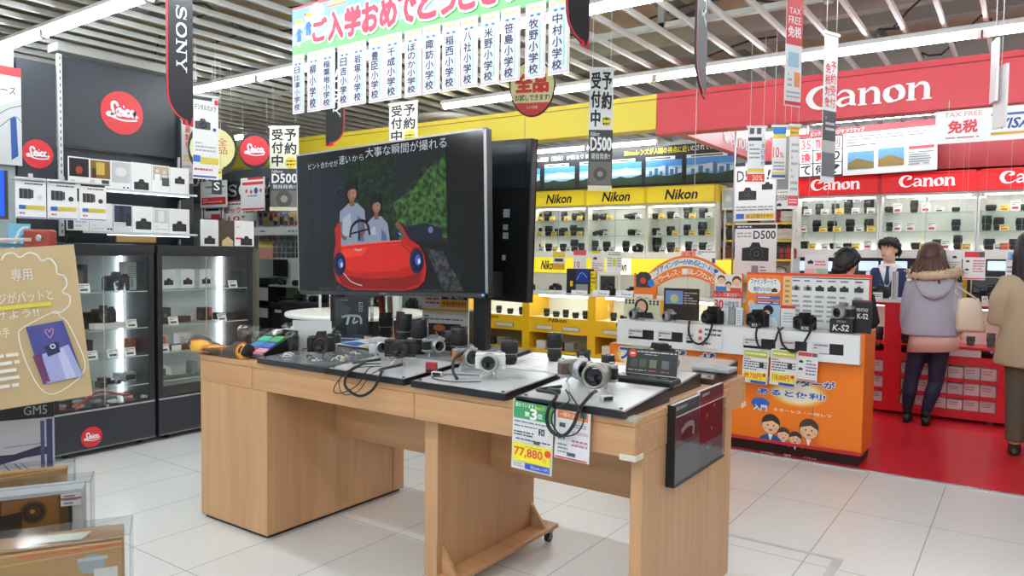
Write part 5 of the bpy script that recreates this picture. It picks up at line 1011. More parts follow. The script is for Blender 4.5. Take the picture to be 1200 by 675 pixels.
for k in range(16):
    y = 2.44 + k * .041 if k < 16 else 0; cc = ('#a83a34', '#c9ccca', '#33373a', '#8c9a96')[k % 4]; i = k
    mb = MB(); mb.rbox(-.03, -.03, 0, .03, .03, .012 + .008 * (k % 2), M(cc, .5), .004, 1); o = part('accessory_pack', mb); o.location = (LC - .07 - .09 * (k % 3), y, .3505); o.rotation_euler = (0, 0, k * .7); tag(o, 'small flat %s pack, %s along the floor of the logo case' % ({'#a83a34': 'red', '#c9ccca': 'white', '#33373a': 'black', '#8c9a96': 'grey'}[cc], ('near the left end', 'near the left third', 'near the middle', 'near the right end')[k // 4]), 'accessory', 'packs on the floor of the logo case')
cable('camera_strap', [tuple(at(90, 480, Z=.38)), (LC - .1, 2.6, .38), (LC - .14, 2.75, .43), (LC - .1, 2.9, .39), (LC - .18, 3.02, .37)], .008, 'red strap lying on the floor of the logo case', None, '#b8362c')

# ================================================================ far left zone behind the glass cases
AY = 7.0
def aw(x0, x1, yt, yb, name, lb, cat, ops, bg='#e6e8e8', Y=AY, th=.01, **k): return card(name, lb, cat, spot(x0, x1, yt, yb, Y=Y), ops, bg=bg, th=th, **k)
mb = MB(); a, b = at(205, 300, Y=7.3).x, at(352, 300, Y=7.3).x; mb.box(a, 7.3, 0, b, 7.4, at(300, 235, Y=7.3).z, M('#9ba19f', .5, noise=.1)); tag(part('partition', mb), 'grey partition behind the packs and camera boards', 'partition')
s = spot(206, 352, 190, 233, Y=7.15); o = card('brand_header', 'dark slate header with large white brand letters, below the round hanging sign', 'sign', s, [], bg='#4a5358', th=.1)
p = MB(); slab_mark(p, -s.w / 2 + s.w * .06, s.h * .42, -s.w / 2 + s.w * .39, s.h * .95, -.003, M('#e8eaea')); part('lettering', p, o, raw=True)
s = spot(265, 322, 211, 237, Y=6.95); o = card('brand_header', 'small black brand sign between two white cards', 'sign', s, [('R', '#c9403a', 0, .86, 1, 1)], bg='#24272b', th=.04)
p = MB(); slab_mark(p, -s.w * .46, s.h * .3, s.w * .46, s.h * .85, -.003, M('#e8eaea')); part('lettering', p, o, raw=True)
aw(235, 266, 212, 243, 'notice_card', 'white notice with a red band, left of the small black brand sign', 'sign', [('L', '#5b6c66', .2, .15, .9, .3, 1), ('B', '#9cc8d0', [(.3, .5), (.6, .42), (.95, .45)], .02), ('R', '#d33a36', .05, .62, .95, .9), ('L', '#f0d0cc', .1, .66, .85, .84, 2)], Y=6.8)
aw(282, 310, 208, 247, 'notice_card', 'white notice with two red bands in front of the small brand sign', 'sign', [('R', '#d33a36', .3, 0, .95, .07), ('R', '#d33a36', .08, .13, .95, .22), ('C', '#c9556a', .25, .4, .05), ('C', '#c9556a', .45, .43, .05), ('C', '#4a4f9a', .65, .4, .08), ('C', '#c9556a', .85, .4, .05), ('L', '#8a8d90', .3, .5, .7, .6, 1), ('R', '#d33a36', .05, .92, .98, .97)], Y=6.7)
aw(236, 262, 242, 257, 'notice_card', 'small framed screen card under the left notice', 'sign', [('R', '#2c3136', .08, 0, .92, 1), ('R', '#dfe3e3', .13, .06, .87, .94), ('R', '#2c3c3a', .2, .15, .8, .35), ('R', '#c23a3c', .45, .6, .85, 1)], Y=6.85)
aw(262, 301, 236, 259, 'sale_banner', 'white banner with bold red sale characters and black small print', 'sign', [('L', '#44474a', .02, .05, .7, .2, 1), ('T', '#cf2f36', 'ビック特集', .03, .28, .95, .6, {'b': .03}), ('T', '#cf2f36', '10', .15, .75, .5, 1.0, {'b': .03}), ('R', '#7fae5a', .55, .72, .65, .85)], Y=6.9)
for k, (a, b, ops, c, lb) in enumerate(((235, 256, [('K', '#000', .5, .78, .3)], '#ecedee', 'white board with a silver lens picture above the far glass case'), (256.5, 274, [('R', '#4a3b2b', 0, .0, 1, 1), ('P', '#c9b48a', [(.2, 1), (.2, .8), (.6, .62), (.95, .8), (.95, 1)])], '#4a3b2b', 'dark brown board with a lit house picture above the far glass case'), (275, 297.5, [('R', '#d83a3a', .05, .66, .4, .74), ('K', '#000', .6, .8, .3), ('L', '#b9babc', .1, .2, .6, .3, 1)], '#ecedee', 'white board with a black camera and red mark above the far glass case'))):
    card('picture_board', lb, 'sign', spot(a, b, 257.5 + k * .7, 288.5, X=LC - .25), ops, bg=c, th=.006)
# packs hanging in rows
packs = ('#30343a', '#a33a34', '#6b6f8a', '#c9b04a', '#4f5a78', '#2d2f33', '#b8a06a', '#5a3a3a')
pk = {}
n = 0
for row, (y, hpx) in enumerate(((252, 4), (256.6, 4), (261.2, 4))):
    for c in range(8):
        x = 305.5 + c * 5.6 + (c // 2) * .9; col = packs[(c // 2 + row * 2 + (c * row) % 3) % 8]
        p_ = at(x, y, Y=6.9)
        if col not in pk: mb = MB(); mb.rbox(-.026, -.006, -.026, .026, .006, .026, M(col, .5), .004, 1); mb.box(-.004, -.001, .026, .004, .001, .04, M('#dddddd')); pk[col] = Proto(tag(part('accessory_pack', mb), 'pack', 'accessory'))
        pk[col].put(tuple(p_), 0, '%s square pack, %s row of the white rack beside the screen edge' % ({'#30343a': 'charcoal', '#a33a34': 'red', '#6b6f8a': 'violet grey', '#c9b04a': 'yellow', '#4f5a78': 'blue grey', '#2d2f33': 'black', '#b8a06a': 'tan', '#5a3a3a': 'maroon'}[col], ('top', 'middle', 'bottom')[row]), 'square packs on the white rack', 1.35)
aw(300, 352, 249, 267, 'pack_rack', 'white pegboard rack of small coloured square packs', 'rack', [], Y=6.95)
aw(297, 352, 266, 275.5, 'rack_label', 'grey label strip with two blue words under the square packs', 'sign', [('L', '#5a78a8', .15, .3, .4, .75, 1), ('L', '#5a78a8', .75, .3, .98, .75, 1)], bg='#cfd1d1', Y=6.85)
aw(303, 352, 276, 304, 'pack_rack', 'lower pegboard rack filled with rows of small packs', 'rack', [('R', '#c7b8ae', 0, 0, .55, 1), ('R', '#d9d97a', 0, .25, .33, .5), ('R', '#d9a08a', 0, .5, .33, 1)], bg='#c3c6c3', Y=6.95)
for row in range(4):
    for c in range(9):
        if row in (1, 2, 3) and c < 3: continue
        x, y = 305.5 + c * 5.4, 279.5 + row * 6.6; col = ('#7a5a52', '#6a4d48', '#4d5a60', '#3f4a50')[min(3, c // 2)]
        if col not in pk: mb = MB(); mb.rbox(-.026, -.006, -.026, .026, .006, .026, M(col, .5), .004, 1); pk[col] = Proto(tag(part('accessory_pack', mb), 'pack', 'accessory'))
        pk[col].put(tuple(at(x, y, Y=6.9)), 0, '%s small pack, %s row of the lower pegboard rack' % ({'#7a5a52': 'reddish brown', '#6a4d48': 'brown', '#4d5a60': 'slate', '#3f4a50': 'dark slate'}[col], ('top', 'second', 'third', 'bottom')[row]), 'packs on the lower rack', 1.3)
# packs seen through the far glass case
mb = MB(); q = at(282, 340, Y=6.25); mb.box(q.x - .4, 6.22, 0, q.x + .4, 6.26, at(282, 292, Y=6.2).z, M('#a9a594', .5)); tag(part('rack_board', mb), 'tan floor-standing board carrying the pegboard behind the far glass case', 'rack')
aw(270, 294, 294, 345, 'pack_rack', 'pegboard rack seen through the far glass case', 'rack', [('R', '#cfc9b6', 0, 0, 1, 1)], bg='#cfc9b6', Y=6.2)
for row in range(6):
    for c in range(4):
        col = ('#8a7a3a', '#6d6a52', '#5a3f4a', '#4f4a3a')[(row + c) % 4]
        if col not in pk: mb = MB(); mb.rbox(-.026, -.006, -.026, .026, .006, .026, M(col, .5), .004, 1); pk[col] = Proto(tag(part('accessory_pack', mb), 'pack', 'accessory'))
        pk[col].put(tuple(at(274 + c * 5.2, 300 + row * 8, Y=6.17)), 0, '%s small pack, %s row seen through the far glass case' % ({'#8a7a3a': 'ochre', '#6d6a52': 'khaki', '#5a3f4a': 'plum', '#4f4a3a': 'dark khaki'}[col], ('top', 'second', 'third', 'fourth', 'fifth', 'bottom')[row]), 'packs behind the far glass case', 1.1)
# dark shelving unit with cameras under the packs
r = empty('display_shelf', (at(330, 400, Y=6.6).x, 6.6, 0), 0, 'dark shelving unit with a lit glass box of cameras under the packs', 'shelf'); X_ = r.location.x
def rel(x0, x1, yt, yb, Y=6.6): a, b, t_, q_ = at(x0, yb, Y=Y).x - X_, at(x1, yb, Y=Y).x - X_, at((x0 + x1) / 2, yt, Y=Y).z, at((x0 + x1) / 2, yb, Y=Y).z; return a, b, q_, t_
for nm, q, d0, d1, c in (('back_panel', (302, 362, 302, 336), .3, .32, '#d7dad6'), ('black_panel', (303, 319, 304, 324), .25, .27, '#121316'), ('black_panel', (337, 354, 309, 322), .25, .27, '#1a1a1c'), ('lit_back', (315, 354, 336, 358), .3, .32, '#c9d8b8'), ('shelf', (302, 370, 356, 360), 0, .3, '#33373b'), ('front_panel', (313, 380, 361, 420), .02, .3, '#24262a'), ('side_panel', (302, 315, 326, 420), 0, .3, '#1c1d22'), ('white_sign', (304, 314, 337, 352), -.01, 0, '#dfe0e0'), ('white_sign', (304, 314, 361, 372), -.01, 0, '#e4e4e4'), ('shelf', (302, 362, 334.5, 336.5), 0, .3, '#9db8ae')):
    a, b, z0, z1 = rel(*q); mb = MB(); mb.box(a, d0, max(z0, .02), b, d1, z1, M(c, .5)); part(nm, mb, r)
for k, (x, y) in enumerate(((331, 333), (347, 333), (327, 356), (337, 356), (347, 356), (360, 356))):
    p_ = at(x, y, Y=6.7); PMB.put((p_.x, 6.72, at(330, 334.5 if y < 340 else 356, Y=6.6).z), random.uniform(-.4, .4), 'small black camera, %s on the dark shelving' % ('upper left', 'upper right', 'lower far left', 'lower left', 'lower middle', 'lower right')[k], 'cameras on the dark shelving', 1.25)
for k in range(3):
    a, b = 322 + k * 13, 331 + k * 13; s = spot(a, b, 363, 366.5, Y=6.58); card('shelf_label', 'small white label on the dark shelving front, %s' % ('left', 'middle', 'right')[k], 'label', s, [], th=.004, group='small labels on the dark shelving')
# black counter behind the screens
r = empty('demo_counter', (at(430, 380, Y=5.9).x, 5.9, 0), 0, 'long black demo counter behind the display table', 'counter'); X_ = r.location.x; a, b = at(330, 380, Y=5.9).x - X_, at(530, 380, Y=5.9).x - X_
mb = MB(); mb.box(a, 0, .05, b, .5, .86, M('#26282b', .45)); part('body', mb, r); mb = MB(); mb.box(a - .02, -.02, .86, b + .02, .52, .89, M('#3a3d40', .35)); part('worktop', mb, r)
for k, x in enumerate((350, 364, 378, 398, 440, 462, 481, 500, 520)): p_ = at(x, 352, Y=6.05); (PMB if k % 2 else PC).put((p_.x, 6.1, .89), random.uniform(-.5, .5), 'black camera, %s along the black demo counter' % ORD[k], 'cameras on the black demo counter', 1.1)
for k, (x0, x1, t_, c) in enumerate(((352, 372, 330, '#d9e3da'), (455, 470, 330, '#cfe0d6'), (433, 446, 335, '#35506a'))):
    s = spot(x0, x1, t_, 360, Y=6.35); s.h = s.loc.z + s.h - .89; s.loc.z = .89; card('info_card', ('pale green info card at the left of the black demo counter', 'pale green info card behind the red leaflets on the demo counter', 'blue info card near the middle of the demo counter')[k], 'sign', s, [('L', '#4d5a52', .1, .1, .9, .9, 7)], bg=c)
# white round table
c = at(419, 366, Y=4.3); r = empty('round_table', (c.x, 4.3, 0), 0, 'white round table with a thin pole behind the display table', 'table')
mb = MB(); mb.lathe([(.50, 0), (.58, .005), (.585, .02), (.58, .035), (.5, .04)], (0, 0, c.z - .03), (0, 0, 1), M('#f0f0ea', .35), 40); part('tabletop', mb, r)
mb = MB(); mb.lathe([(.28, 0), (.28, .015), (.04, .04), (.035, c.z - .03)], (0, 0, 0), (0, 0, 1), M('#d5d6d6', .3, .5), 24); part('pedestal', mb, r)
q = at(375, 360, Y=4.3); mb = MB(); mb.tube([(q.x - c.x, 0, c.z + .01), (q.x - c.x, 0, c.z + .5)], .012, M('#dfe0dd', .4)); part('pole', mb, r)
s = spot(386, 393, 343, 366, Y=4.2); s.loc.z = c.z + .01; card('small_poster', 'narrow white and red leaflet on the white round table', 'leaflet', s, [('R', '#c9604a', .1, .3, .9, .9)], th=.01)
s = spot(452, 468, 340, 366, Y=4.15); s.loc.z = c.z + .01; card('small_poster', 'pale green leaflet block on the white round table', 'leaflet', s, [('R', '#d8dcd6', .55, .1, .98, .95), ('R', '#2a3a3a', .3, .6, .5, .75)], th=.03, bg='#b9dccb')

# ================================================================ screens on posts
SCR = M('#0a0b0d', .12, 0, 0, .6)
def make_tv(label, cx, y, cz, W, H, roll, front):
    r = empty('television', (cx, y, cz), 0, label, 'television'); r.rotation_euler = (0, roll, 0)
    sg = -1 if front else 1
    mb = MB(); mb.rbox(-W / 2, 0 if front else -.05, -H / 2, W / 2, .05 if front else 0, H / 2, M('#151618', .35), .006, 1); mb.rbox(-W * .32, .05 if front else -.09, -H * .36, W * .32, .09 if front else -.05, H * .22, M('#1b1c1f', .5), .01, 1); part('housing', mb, r)
    mb = MB(); t = .014
    for a, b, c, d in ((-W / 2, -H / 2, -W / 2 + .008, H / 2), (W / 2 - t, -H / 2, W / 2, H / 2), (-W / 2, H / 2 - .01, W / 2, H / 2)): mb.box(a, -.006 if front else 0, b, c, 0 if front else .006, d, M('#a9adb0' if front else '#17181a', .3, .5))
    mb.box(-W / 2, -.006 if front else 0, -H / 2, W / 2, 0 if front else .006, -H / 2 + .022, M('#3b3d40', .3)); part('bezel', mb, r)
    return r
TVW, TVH = 1.465, .86
tv = make_tv('large television showing a red toy car, facing the aisle', -2.985, 3.0, 1.69, TVW, TVH, -math.radians(1.6), True)
mb = MB(); mb.flat([(-TVW / 2 + .008, -TVH / 2 + .022), (TVW / 2 - .014, -TVH / 2 + .022), (TVW / 2 - .014, TVH / 2 - .01), (-TVW / 2 + .008, TVH / 2 - .01)], -.0065, SCR)
sc = part('screen', mb, tv, raw=True)
def E(c, e=.5, foliage=False):
    k = ('lit', c, e, foliage)
    if k in _m: return _m[k]
    m = M('#050506', .14, 0, .0001 * (len(_m) + 1), .5); b = m.node_tree.nodes['Principled BSDF']; b.inputs['Emission Color'].default_value = lin(c); b.inputs['Emission Strength'].default_value = e
    if foliage:
        nt = m.node_tree; n = nt.nodes.new('ShaderNodeTexNoise'); n.inputs['Scale'].default_value = 38; n.inputs['Detail'].default_value = 5; r = nt.nodes.new('ShaderNodeValToRGB'); tc = nt.nodes.new('ShaderNodeTexCoord')
        r.color_ramp.elements[0].position = .38; r.color_ramp.elements[1].position = .66; r.color_ramp.elements[0].color = [q * .12 for q in lin(c)[:3]] + [1]; r.color_ramp.elements[1].color = lin(c)
        nt.links.new(tc.outputs['Object'], n.inputs['Vector']); nt.links.new(n.outputs['Fac'], r.inputs[0]); nt.links.new(r.outputs[0], b.inputs['Emission Color'])
    _m[k] = m; return m
p = MB(); S_ = .75
SR, SP = 1.0, .95
def wheel(cx, cy, r): return [('C', E('#20263c', S_), cx, cy, r, 1.35), ('C', E('#0c1238', S_), cx + .004, cy + .004, r * .72, 1.4), ('C', E('#3a58b0', .9), cx + .006, cy - .004, r * .4, 1.4), ('C', E('#b9c8ea', .9), cx + .012, cy + .004, r * .2, 1.4)]
pic = [('P', E('#1a1f22', S_), [(.10, .12), (.82, .08), (.83, .95), (.12, .95)]), ('P', E('#16202c', S_), [(.10, .14), (.30, .11), (.30, .5), (.11, .5)]), ('P', E('#173a22', S_, True), [(.28, .09), (.58, .1), (.56, .40), (.33, .38)]), ('P', E('#22402a', S_, True), [(.82, .12), (.70, .2), (.60, .38), (.48, .42), (.50, .60), (.72, .62), (.83, .64)]),
       ('P', E('#4a7a38', S_, True), [(.82, .14), (.74, .20), (.66, .32), (.56, .40), (.58, .52), (.72, .62), (.82, .64)]), ('P', E('#3c4048', S_, True), [(.50, .62), (.72, .68), (.87, .84), (.87, .97), (.13, .97), (.13, .60)]), ('P', E('#15181c', S_), [(.12, .60), (.24, .58), (.22, .95), (.12, .95)]), ('P', E('#101216', S_), [(.66, .64), (.80, .66), (.90, .78), (.88, .95), (.62, .96)]), ('P', E('#5a5c60', S_ * .8, True), [(.72, .70), (.80, .72), (.90, .96), (.80, .96)]),
       ('P', E('#161b34', S_), [(.60, .56), (.72, .54), (.80, .58), (.80, .64), (.62, .65)]), ('C', E('#6a78a8', S_), .745, .585, .012, 1.0)]
for cx, cy, q in ((.335, .30, 1.0), (.470, .40, .86)):
    pic += [('P', E('#0d0e10', S_), [(cx - .03 * q, cy - .08 * q), (cx + .03 * q, cy - .085 * q), (cx + .036 * q, cy + .06), (cx - .038 * q, cy + .05)]), ('P', E('#8d99b0', S_), [(cx - .08 * q, .67), (cx - .07 * q, cy + .13), (cx - .02 * q, cy + .08), (cx + .03 * q, cy + .08), (cx + .07 * q, cy + .13), (cx + .085 * q, .67)]), ('P', E('#aeb8cc', S_), [(cx - .055 * q, .60), (cx - .055 * q, cy + .18), (cx - .01 * q, cy + .14), (cx + .0, .60)]), ('P', E('#5c6a92', S_), [(cx + .03 * q, .64), (cx + .03 * q, cy + .16), (cx + .06 * q, cy + .2), (cx + .065 * q, .64)]),
            ('P', E('#7d5644', S_), [(cx - .012 * q, cy + .10), (cx - .012 * q, cy + .03), (cx + .014 * q, cy + .03), (cx + .014 * q, cy + .10)]), ('C', E('#8f6552', S_), cx + .002, cy + .015, .026 * q, 1.1), ('C', E('#a87c66', S_), cx + .008 * q, cy + .02, .016 * q, 1.2), ('P', E('#120f0e', S_), [(cx - .028 * q, cy + .02), (cx - .026 * q, cy - .035 * q), (cx, cy - .055 * q), (cx + .024 * q, cy - .04 * q), (cx + .030 * q, cy + .0), (cx + .01 * q, cy - .018 * q), (cx - .014 * q, cy - .01 * q)]), ('C', E('#1a1210', S_), cx + .010 * q, cy + .008, .0028, 1.0), ('C', E('#6a2a26', S_), cx + .010 * q, cy + .045 * q, .006 * q, .5)]
pic += [('B', E('#7d5644', S_), [(.272, .50), (.268, .58), (.30, .62)], .016), ('B', E('#7d5644', S_), [(.395, .50), (.40, .58), (.38, .6)], .014), ('B', E('#2a3040', S_), [(.24, .30), (.27, .27), (.30, .275)], .008), ('B', E('#2a3040', S_), [(.40, .27), (.43, .245), (.46, .25)], .008)]
pic += [('P', E('#a8160e', SR), [(.235, .55), (.25, .51), (.265, .51), (.272, .66), (.60, .65), (.57, .53), (.585, .52), (.61, .56), (.645, .64), (.69, .68), (.715, .74), (.725, .82), (.715, .90), (.68, .945), (.62, .965), (.34, .965), (.28, .94), (.24, .90), (.225, .82), (.228, .72), (.24, .64)]),
        ('P', E('#c4201a', SR), [(.275, .67), (.60, .66), (.655, .70), (.66, .80), (.56, .84), (.36, .85), (.26, .82), (.255, .74)]), ('P', E('#7c0f0a', SR), [(.25, .86), (.42, .89), (.60, .88), (.70, .85), (.69, .92), (.62, .955), (.34, .955), (.27, .93)]), ('P', E('#d63a26', SR), [(.28, .69), (.42, .68), (.40, .73), (.27, .75)]), ('B', E('#5a0a08', SR), [(.265, .68), (.26, .76), (.28, .84)], .004), ('B', E('#5a0a08', SR), [(.60, .67), (.645, .72), (.655, .80)], .004), ('B', E('#e05a40', SR), [(.27, .665), (.42, .655), (.60, .645)], .005),
        ('P', E('#50604a', S_), [(.575, .53), (.59, .53), (.625, .63), (.59, .64)]), ('B', E('#14161a', .6), [(.325, .61), (.335, .54), (.375, .50), (.42, .52), (.435, .60)], .012), ('B', E('#14161a', .6), [(.33, .585), (.43, .56)], .007), ('B', E('#14161a', .6), [(.38, .57), (.375, .63)], .010), ('B', E('#b0b4bc', .7), [(.35, .69), (.372, .698), (.39, .692)], .006)]
pic += wheel(.262, .79, .036) + wheel(.678, .775, .036) + wheel(.585, .60, .012)
pic += [('B', E('#c9ccd2', .7), [(.285, .85), (.33, .91), (.39, .935)], .0035), ('T', E('#b9c0ca', .8), 'ピント合わせが', .085, .078, .262, .122, {'b': 0}), ('T', E('#c4cad2', .8), '速い', .27, .052, .335, .112, {'b': 0}), ('T', E('#b9c0ca', .8), 'から', .345, .062, .41, .102, {'b': 0}), ('T', E('#c4cad2', .8), '大事な瞬間が撮れる', .42, .025, .83, .09, {'b': 0})]
draw(p, TVW, TVH, pic, -.0068); p.v = [Vector((v[0], v[1] * .6 - .0028, v[2] - TVH / 2)) for v in p.v]
part('picture', p, sc, raw=True)
mb = MB(); mb.ball((TVW / 2 - .03, -.007, -TVH / 2 + .012), (.01, .003, .006), M('#4f8fd8', .3, 0, 1.0)); part('power_light', mb, tv)
put = MB(); put_text(put, 'SONY', -.03, -TVH / 2 + .006, .03, -TVH / 2 + .016, -.0075, M('#b9bcc0')); part('lettering', put, tv, raw=True)
tv2 = make_tv('large television seen from its dark back, behind the red car screen', -2.975, 3.42, 1.70, 1.47, .90, math.radians(1.2), False)
mb = MB(); b = M('#222b30', .18); mb.box(-.66, -.056, .18, .70, -.0505, .42, b)
for x, z, w_, h_ in ((.56, .02, .04, .045), (.56, -.05, .03, .03), (.56, -.10, .035, .035), (.56, -.22, .02, .03), (.50, -.35, .04, .03), (.49, -.39, .02, .06)): mb.box(x, -.056, z, x + w_, -.0505, z + h_, M('#9aa5a8' if w_ < .045 else '#5a6468', .3))
part('port_panel', mb, tv2)
for k, (x, lb) in enumerate(((-2.43, 'right black post carrying the televisions'), (-3.58, 'left black post carrying the televisions, behind the black leaflet'))):
    mb = MB(); mb.rbox(-.042, -.03, .0, .042, .03, .49, M('#1a1b1e', .35), .006, 1); o = part('screen_post', mb); o.location = (x, 3.20, TZ); tag(o, lb, 'post', 'black television posts')
    g = MB(); g.box(-.042, -.105, .34, .042, -.031, .48, M('#1f2022', .4)); g.box(-.042, .031, .34, .042, .13, .48, M('#1f2022', .4)); part('mount_bracket', g, o); g = MB(); g.rbox(-.11, -.12, 0, .11, .12, .008, M('#1a1b1e', .35), .003, 1); part('foot_plate', g, o)

# ================================================================ trays and sample goods on the table
TT = .0
def tray(x0, x1, y0, y1, lift, label, rz=0.0, top='#c3c6c7', edge='#15161c'):
    W, D = x1 - x0, y1 - y0; r = empty('sample_tray', ((x0 + x1) / 2, (y0 + y1) / 2, TZ), rz, label, 'tray', 'slanted black-edged sample trays on the wood table')
    mb = MB(); mb.add([(-W / 2, -D / 2, 0), (W / 2, -D / 2, 0), (W / 2, D / 2, 0), (-W / 2, D / 2, 0), (-W / 2, -D / 2, .026), (W / 2, -D / 2, .026), (W / 2, D / 2, .026 + lift), (-W / 2, D / 2, .026 + lift)], [(3, 2, 1, 0), (0, 1, 5, 4), (1, 2, 6, 5), (2, 3, 7, 6), (3, 0, 4, 7), (4, 5, 6, 7)], M(edge, .35)); part('base', mb, r)
    s_ = lift / D; i = .012; zf = lambda y: .0265 + (y + D / 2) * s_
    mb = MB(); mb.add([(-W / 2 + i, -D / 2 + i, zf(-D / 2 + i)), (W / 2 - i, -D / 2 + i, zf(-D / 2 + i)), (W / 2 - i, D / 2 - i, zf(D / 2 - i)), (-W / 2 + i, D / 2 - i, zf(D / 2 - i))], [(0, 1, 2, 3)], M(top, .22)); 
    rnd = random.Random(int(x0 * 100))
    for k in range(16):
        a, b = rnd.uniform(-W / 2 + .03, W / 2 - .12), rnd.uniform(-D / 2 + .03, D / 2 - .03); e = a + rnd.uniform(.02, .09)
        mb.add([(a, b, zf(b) + .0006), (e, b, zf(b) + .0006), (e, b + .006, zf(b + .006) + .0006), (a, b + .006, zf(b + .006) + .0006)], [(0, 1, 2, 3)], M(('#7d8285', '#a66a62', '#8f979a')[k % 3], .4))
    part('plate', mb, r, raw=True)
    for sx in (-1, 1): mb = MB(); mb.lathe([(.007, 0), (.007, .004)], (sx * (W / 2 - .03), -D / 2 + .03, zf(-D / 2 + .03)), (0, 0, 1), M('#17181a', .4), 12); part('screw_cap', mb, r)
    return lambda x, y: TZ + zf(y - (y0 + y1) / 2) + .001
tA = tray(-3.24, -2.72, 2.352, 2.86, .03, 'front tray farthest from the camera side, strewn with clear brackets', top='#6d7072', edge='#2c2f33')
tB = tray(-2.715, -2.205, 2.345, 2.74, .03, 'front tray under the silver compact and black camera', rz=.0)
tC = tray(-2.165, -1.665, 2.345, 2.76, .03, 'front tray under the white camera')
tD = tray(-1.615, -1.145, 2.345, 2.74, .03, 'front tray at the table corner under the long silver lens')
tE = tray(-2.12, -1.66, 2.80, 3.24, .04, 'rear tray with a glaring white plate behind the white camera', top='#eceeee')
tF = tray(-1.62, -1.175, 2.80, 3.16, .035, 'rear tray under the black lens leaflet', top='#dfe2e3')
tG = tray(-1.52, -1.14, 3.22, 3.56, .05, 'rear tray at the far right corner of the table', top='#b0a8a0', edge='#3a2f2c')
tH = tray(-2.70, -2.18, 2.82, 3.3, .04, 'rear tray between the posts under upright lenses', top='#8d9092', edge='#202226')
mb = MB(); mb.prism([(-.17, 0), (.17, 0), (.17, .022), (-.12, .075)], 0, .22, M('#1b1518', .4), axis='x'); o = part('wedge_riser', mb); o.location = (-1.36, 3.0, TZ + .0); o.location = (-1.30, 3.175, TZ); o.rotation_euler = (0, 0, PI / 2); o.scale = (.15, .6, .6); tag(o, 'small black wedge riser between the rear trays', 'riser')
def on(t, px, py=None, Y=2.6): p_ = at(px, 400, Y=Y); return (p_.x, Y, t(p_.x, Y))
def bracket(loc, rz, h, label):
    mb = MB(); a = glass('#f4f8f8', .1)
    mb.tube([(-.04, -.03, 0), (-.015, .02, h), (.015, .02, h), (.04, -.03, 0)], .003, M('#dfe4e5', .15), 6); mb.box(-.03, -.02, h * .98, .03, .03, h, a); mb.tube([(0, .05, 0), (0, .02, h)], .003, M('#dfe4e5', .15), 6)
    o = part('acrylic_stand', mb); o.location = loc; o.rotation_euler = (0, 0, rz); tag(o, label, 'stand', 'clear stands for sample cameras')
def held(proto, t, px, Y, rz, h, label, sc, group=None):
    l = on(t, px, Y=Y); bracket(l, rz, h, 'clear acrylic stand under the ' + label.split(',')[0].split(' with ')[0].split(' on ')[0]); return proto.put((l[0], l[1], l[2] + h), rz, label, group, sc)
CF = .45
DX = Proto(make_dslr('slr_camera', BLK, RUB, 1.0, M('#1c1a1a', .4), M('#5a2a20', .5), .04, .05)); held(DX, tA, 377, 2.56, .7, .02, 'black camera with reddish lens ring, in front of the grey board', 1.0)
PMC = Proto(make_mirrorless('mirrorless_camera', M('#c4c6c6', .35), SIL, .9, SIL, M('#8a8d90', .3, .6), .032, .035)); held(PMC, tB, 446, 2.62, .9, .03, 'small silver camera with white ring, left on the second front tray', 1.15)
held(PMB, tB, 469, 2.58, .55, .035, 'black compact camera with small lens, second front tray', 1.35)
PML = Proto(make_mirrorless('mirrorless_camera', M('#b56f3c', .5), SIL, 1.0, M('#9a9da0', .3, .7), SIL, .038, .05)); held(PML, tC, 545, 2.63, 1.15, .03, 'tan leather camera with silver lens turned to the left', 1.1)
held(PMW, tC, 575, 2.56, .45, .035, 'white camera with silver ringed lens, middle of the table front', 1.12)
PMR = Proto(make_mirrorless('mirrorless_camera', M('#5a4a42', .5), M('#b9babb', .3, .7), 1.0, M('#b4b6b8', .3, .7), SIL, .036, .055)); held(PMR, tD, 672, 2.62, 1.1, .03, 'brown camera with silver lens turned left, table corner tray', 1.2)
PMG = Proto(make_mirrorless('mirrorless_camera', RUB, M('#a8a49c', .3, .6), 1.0, M('#a39f96', .3, .7), M('#8b877e', .35, .6), .042, .085)); held(PMG, tD, 706, 2.56, .15, .04, 'silver camera with long wide lens, table corner tray', 1.15)
held(PMS, tH, 508, 2.95, 1.2, .02, 'silver round camera head with dark cap, between the trays', 1.15)
PC.put(on(tF, 772, Y=3.13), 1.0, 'black camera with strap behind the black lens leaflet', None, 1.15)
for k, (px, yb, hp, kind, t, Y, lb) in enumerate(((452, 400, 30, 'm', tH, 3.22, 'upright black lens, leftmost of the upright lenses before the red leaflets'), (474, 400, 36, 't', tH, 3.1, 'upright black lens with glass cap near the red leaflets'), (491, 406, 40, 't', tH, 2.95, 'thick upright black lens left of the white poster foot'), (538, 408, 40, 't', tH, 2.9, 'thick upright black lens in front of the white poster'), (527, 405, 22, 's', tH, 3.1, 'low black lens at the foot of the white poster'), (597, 414, 27, 'm', tE, 2.95, 'upright black lens right of the black screen post'), (650, 420, 33, 't', tE, 3.1, 'upright black lens on the glaring white tray'), (684, 432, 29, 'h', tE, 2.9, 'upright black lens with a pale top ring'), (713, 432, 29, 't', tF, 2.88, 'upright black lens left of the black lens leaflet'))):
    l = on(t, px, Y=Y); d = abs((RW.transposed() @ (Vector(l) - EYE)).z); sc = hp * d / 865 / PLH[kind]
    if kind == 'h': sc = hp * d / 865 / .134
    PL[kind].put(l, k, lb, 'upright lenses on the table', (1.15, 1.15, sc) if sc > 1.15 else sc)
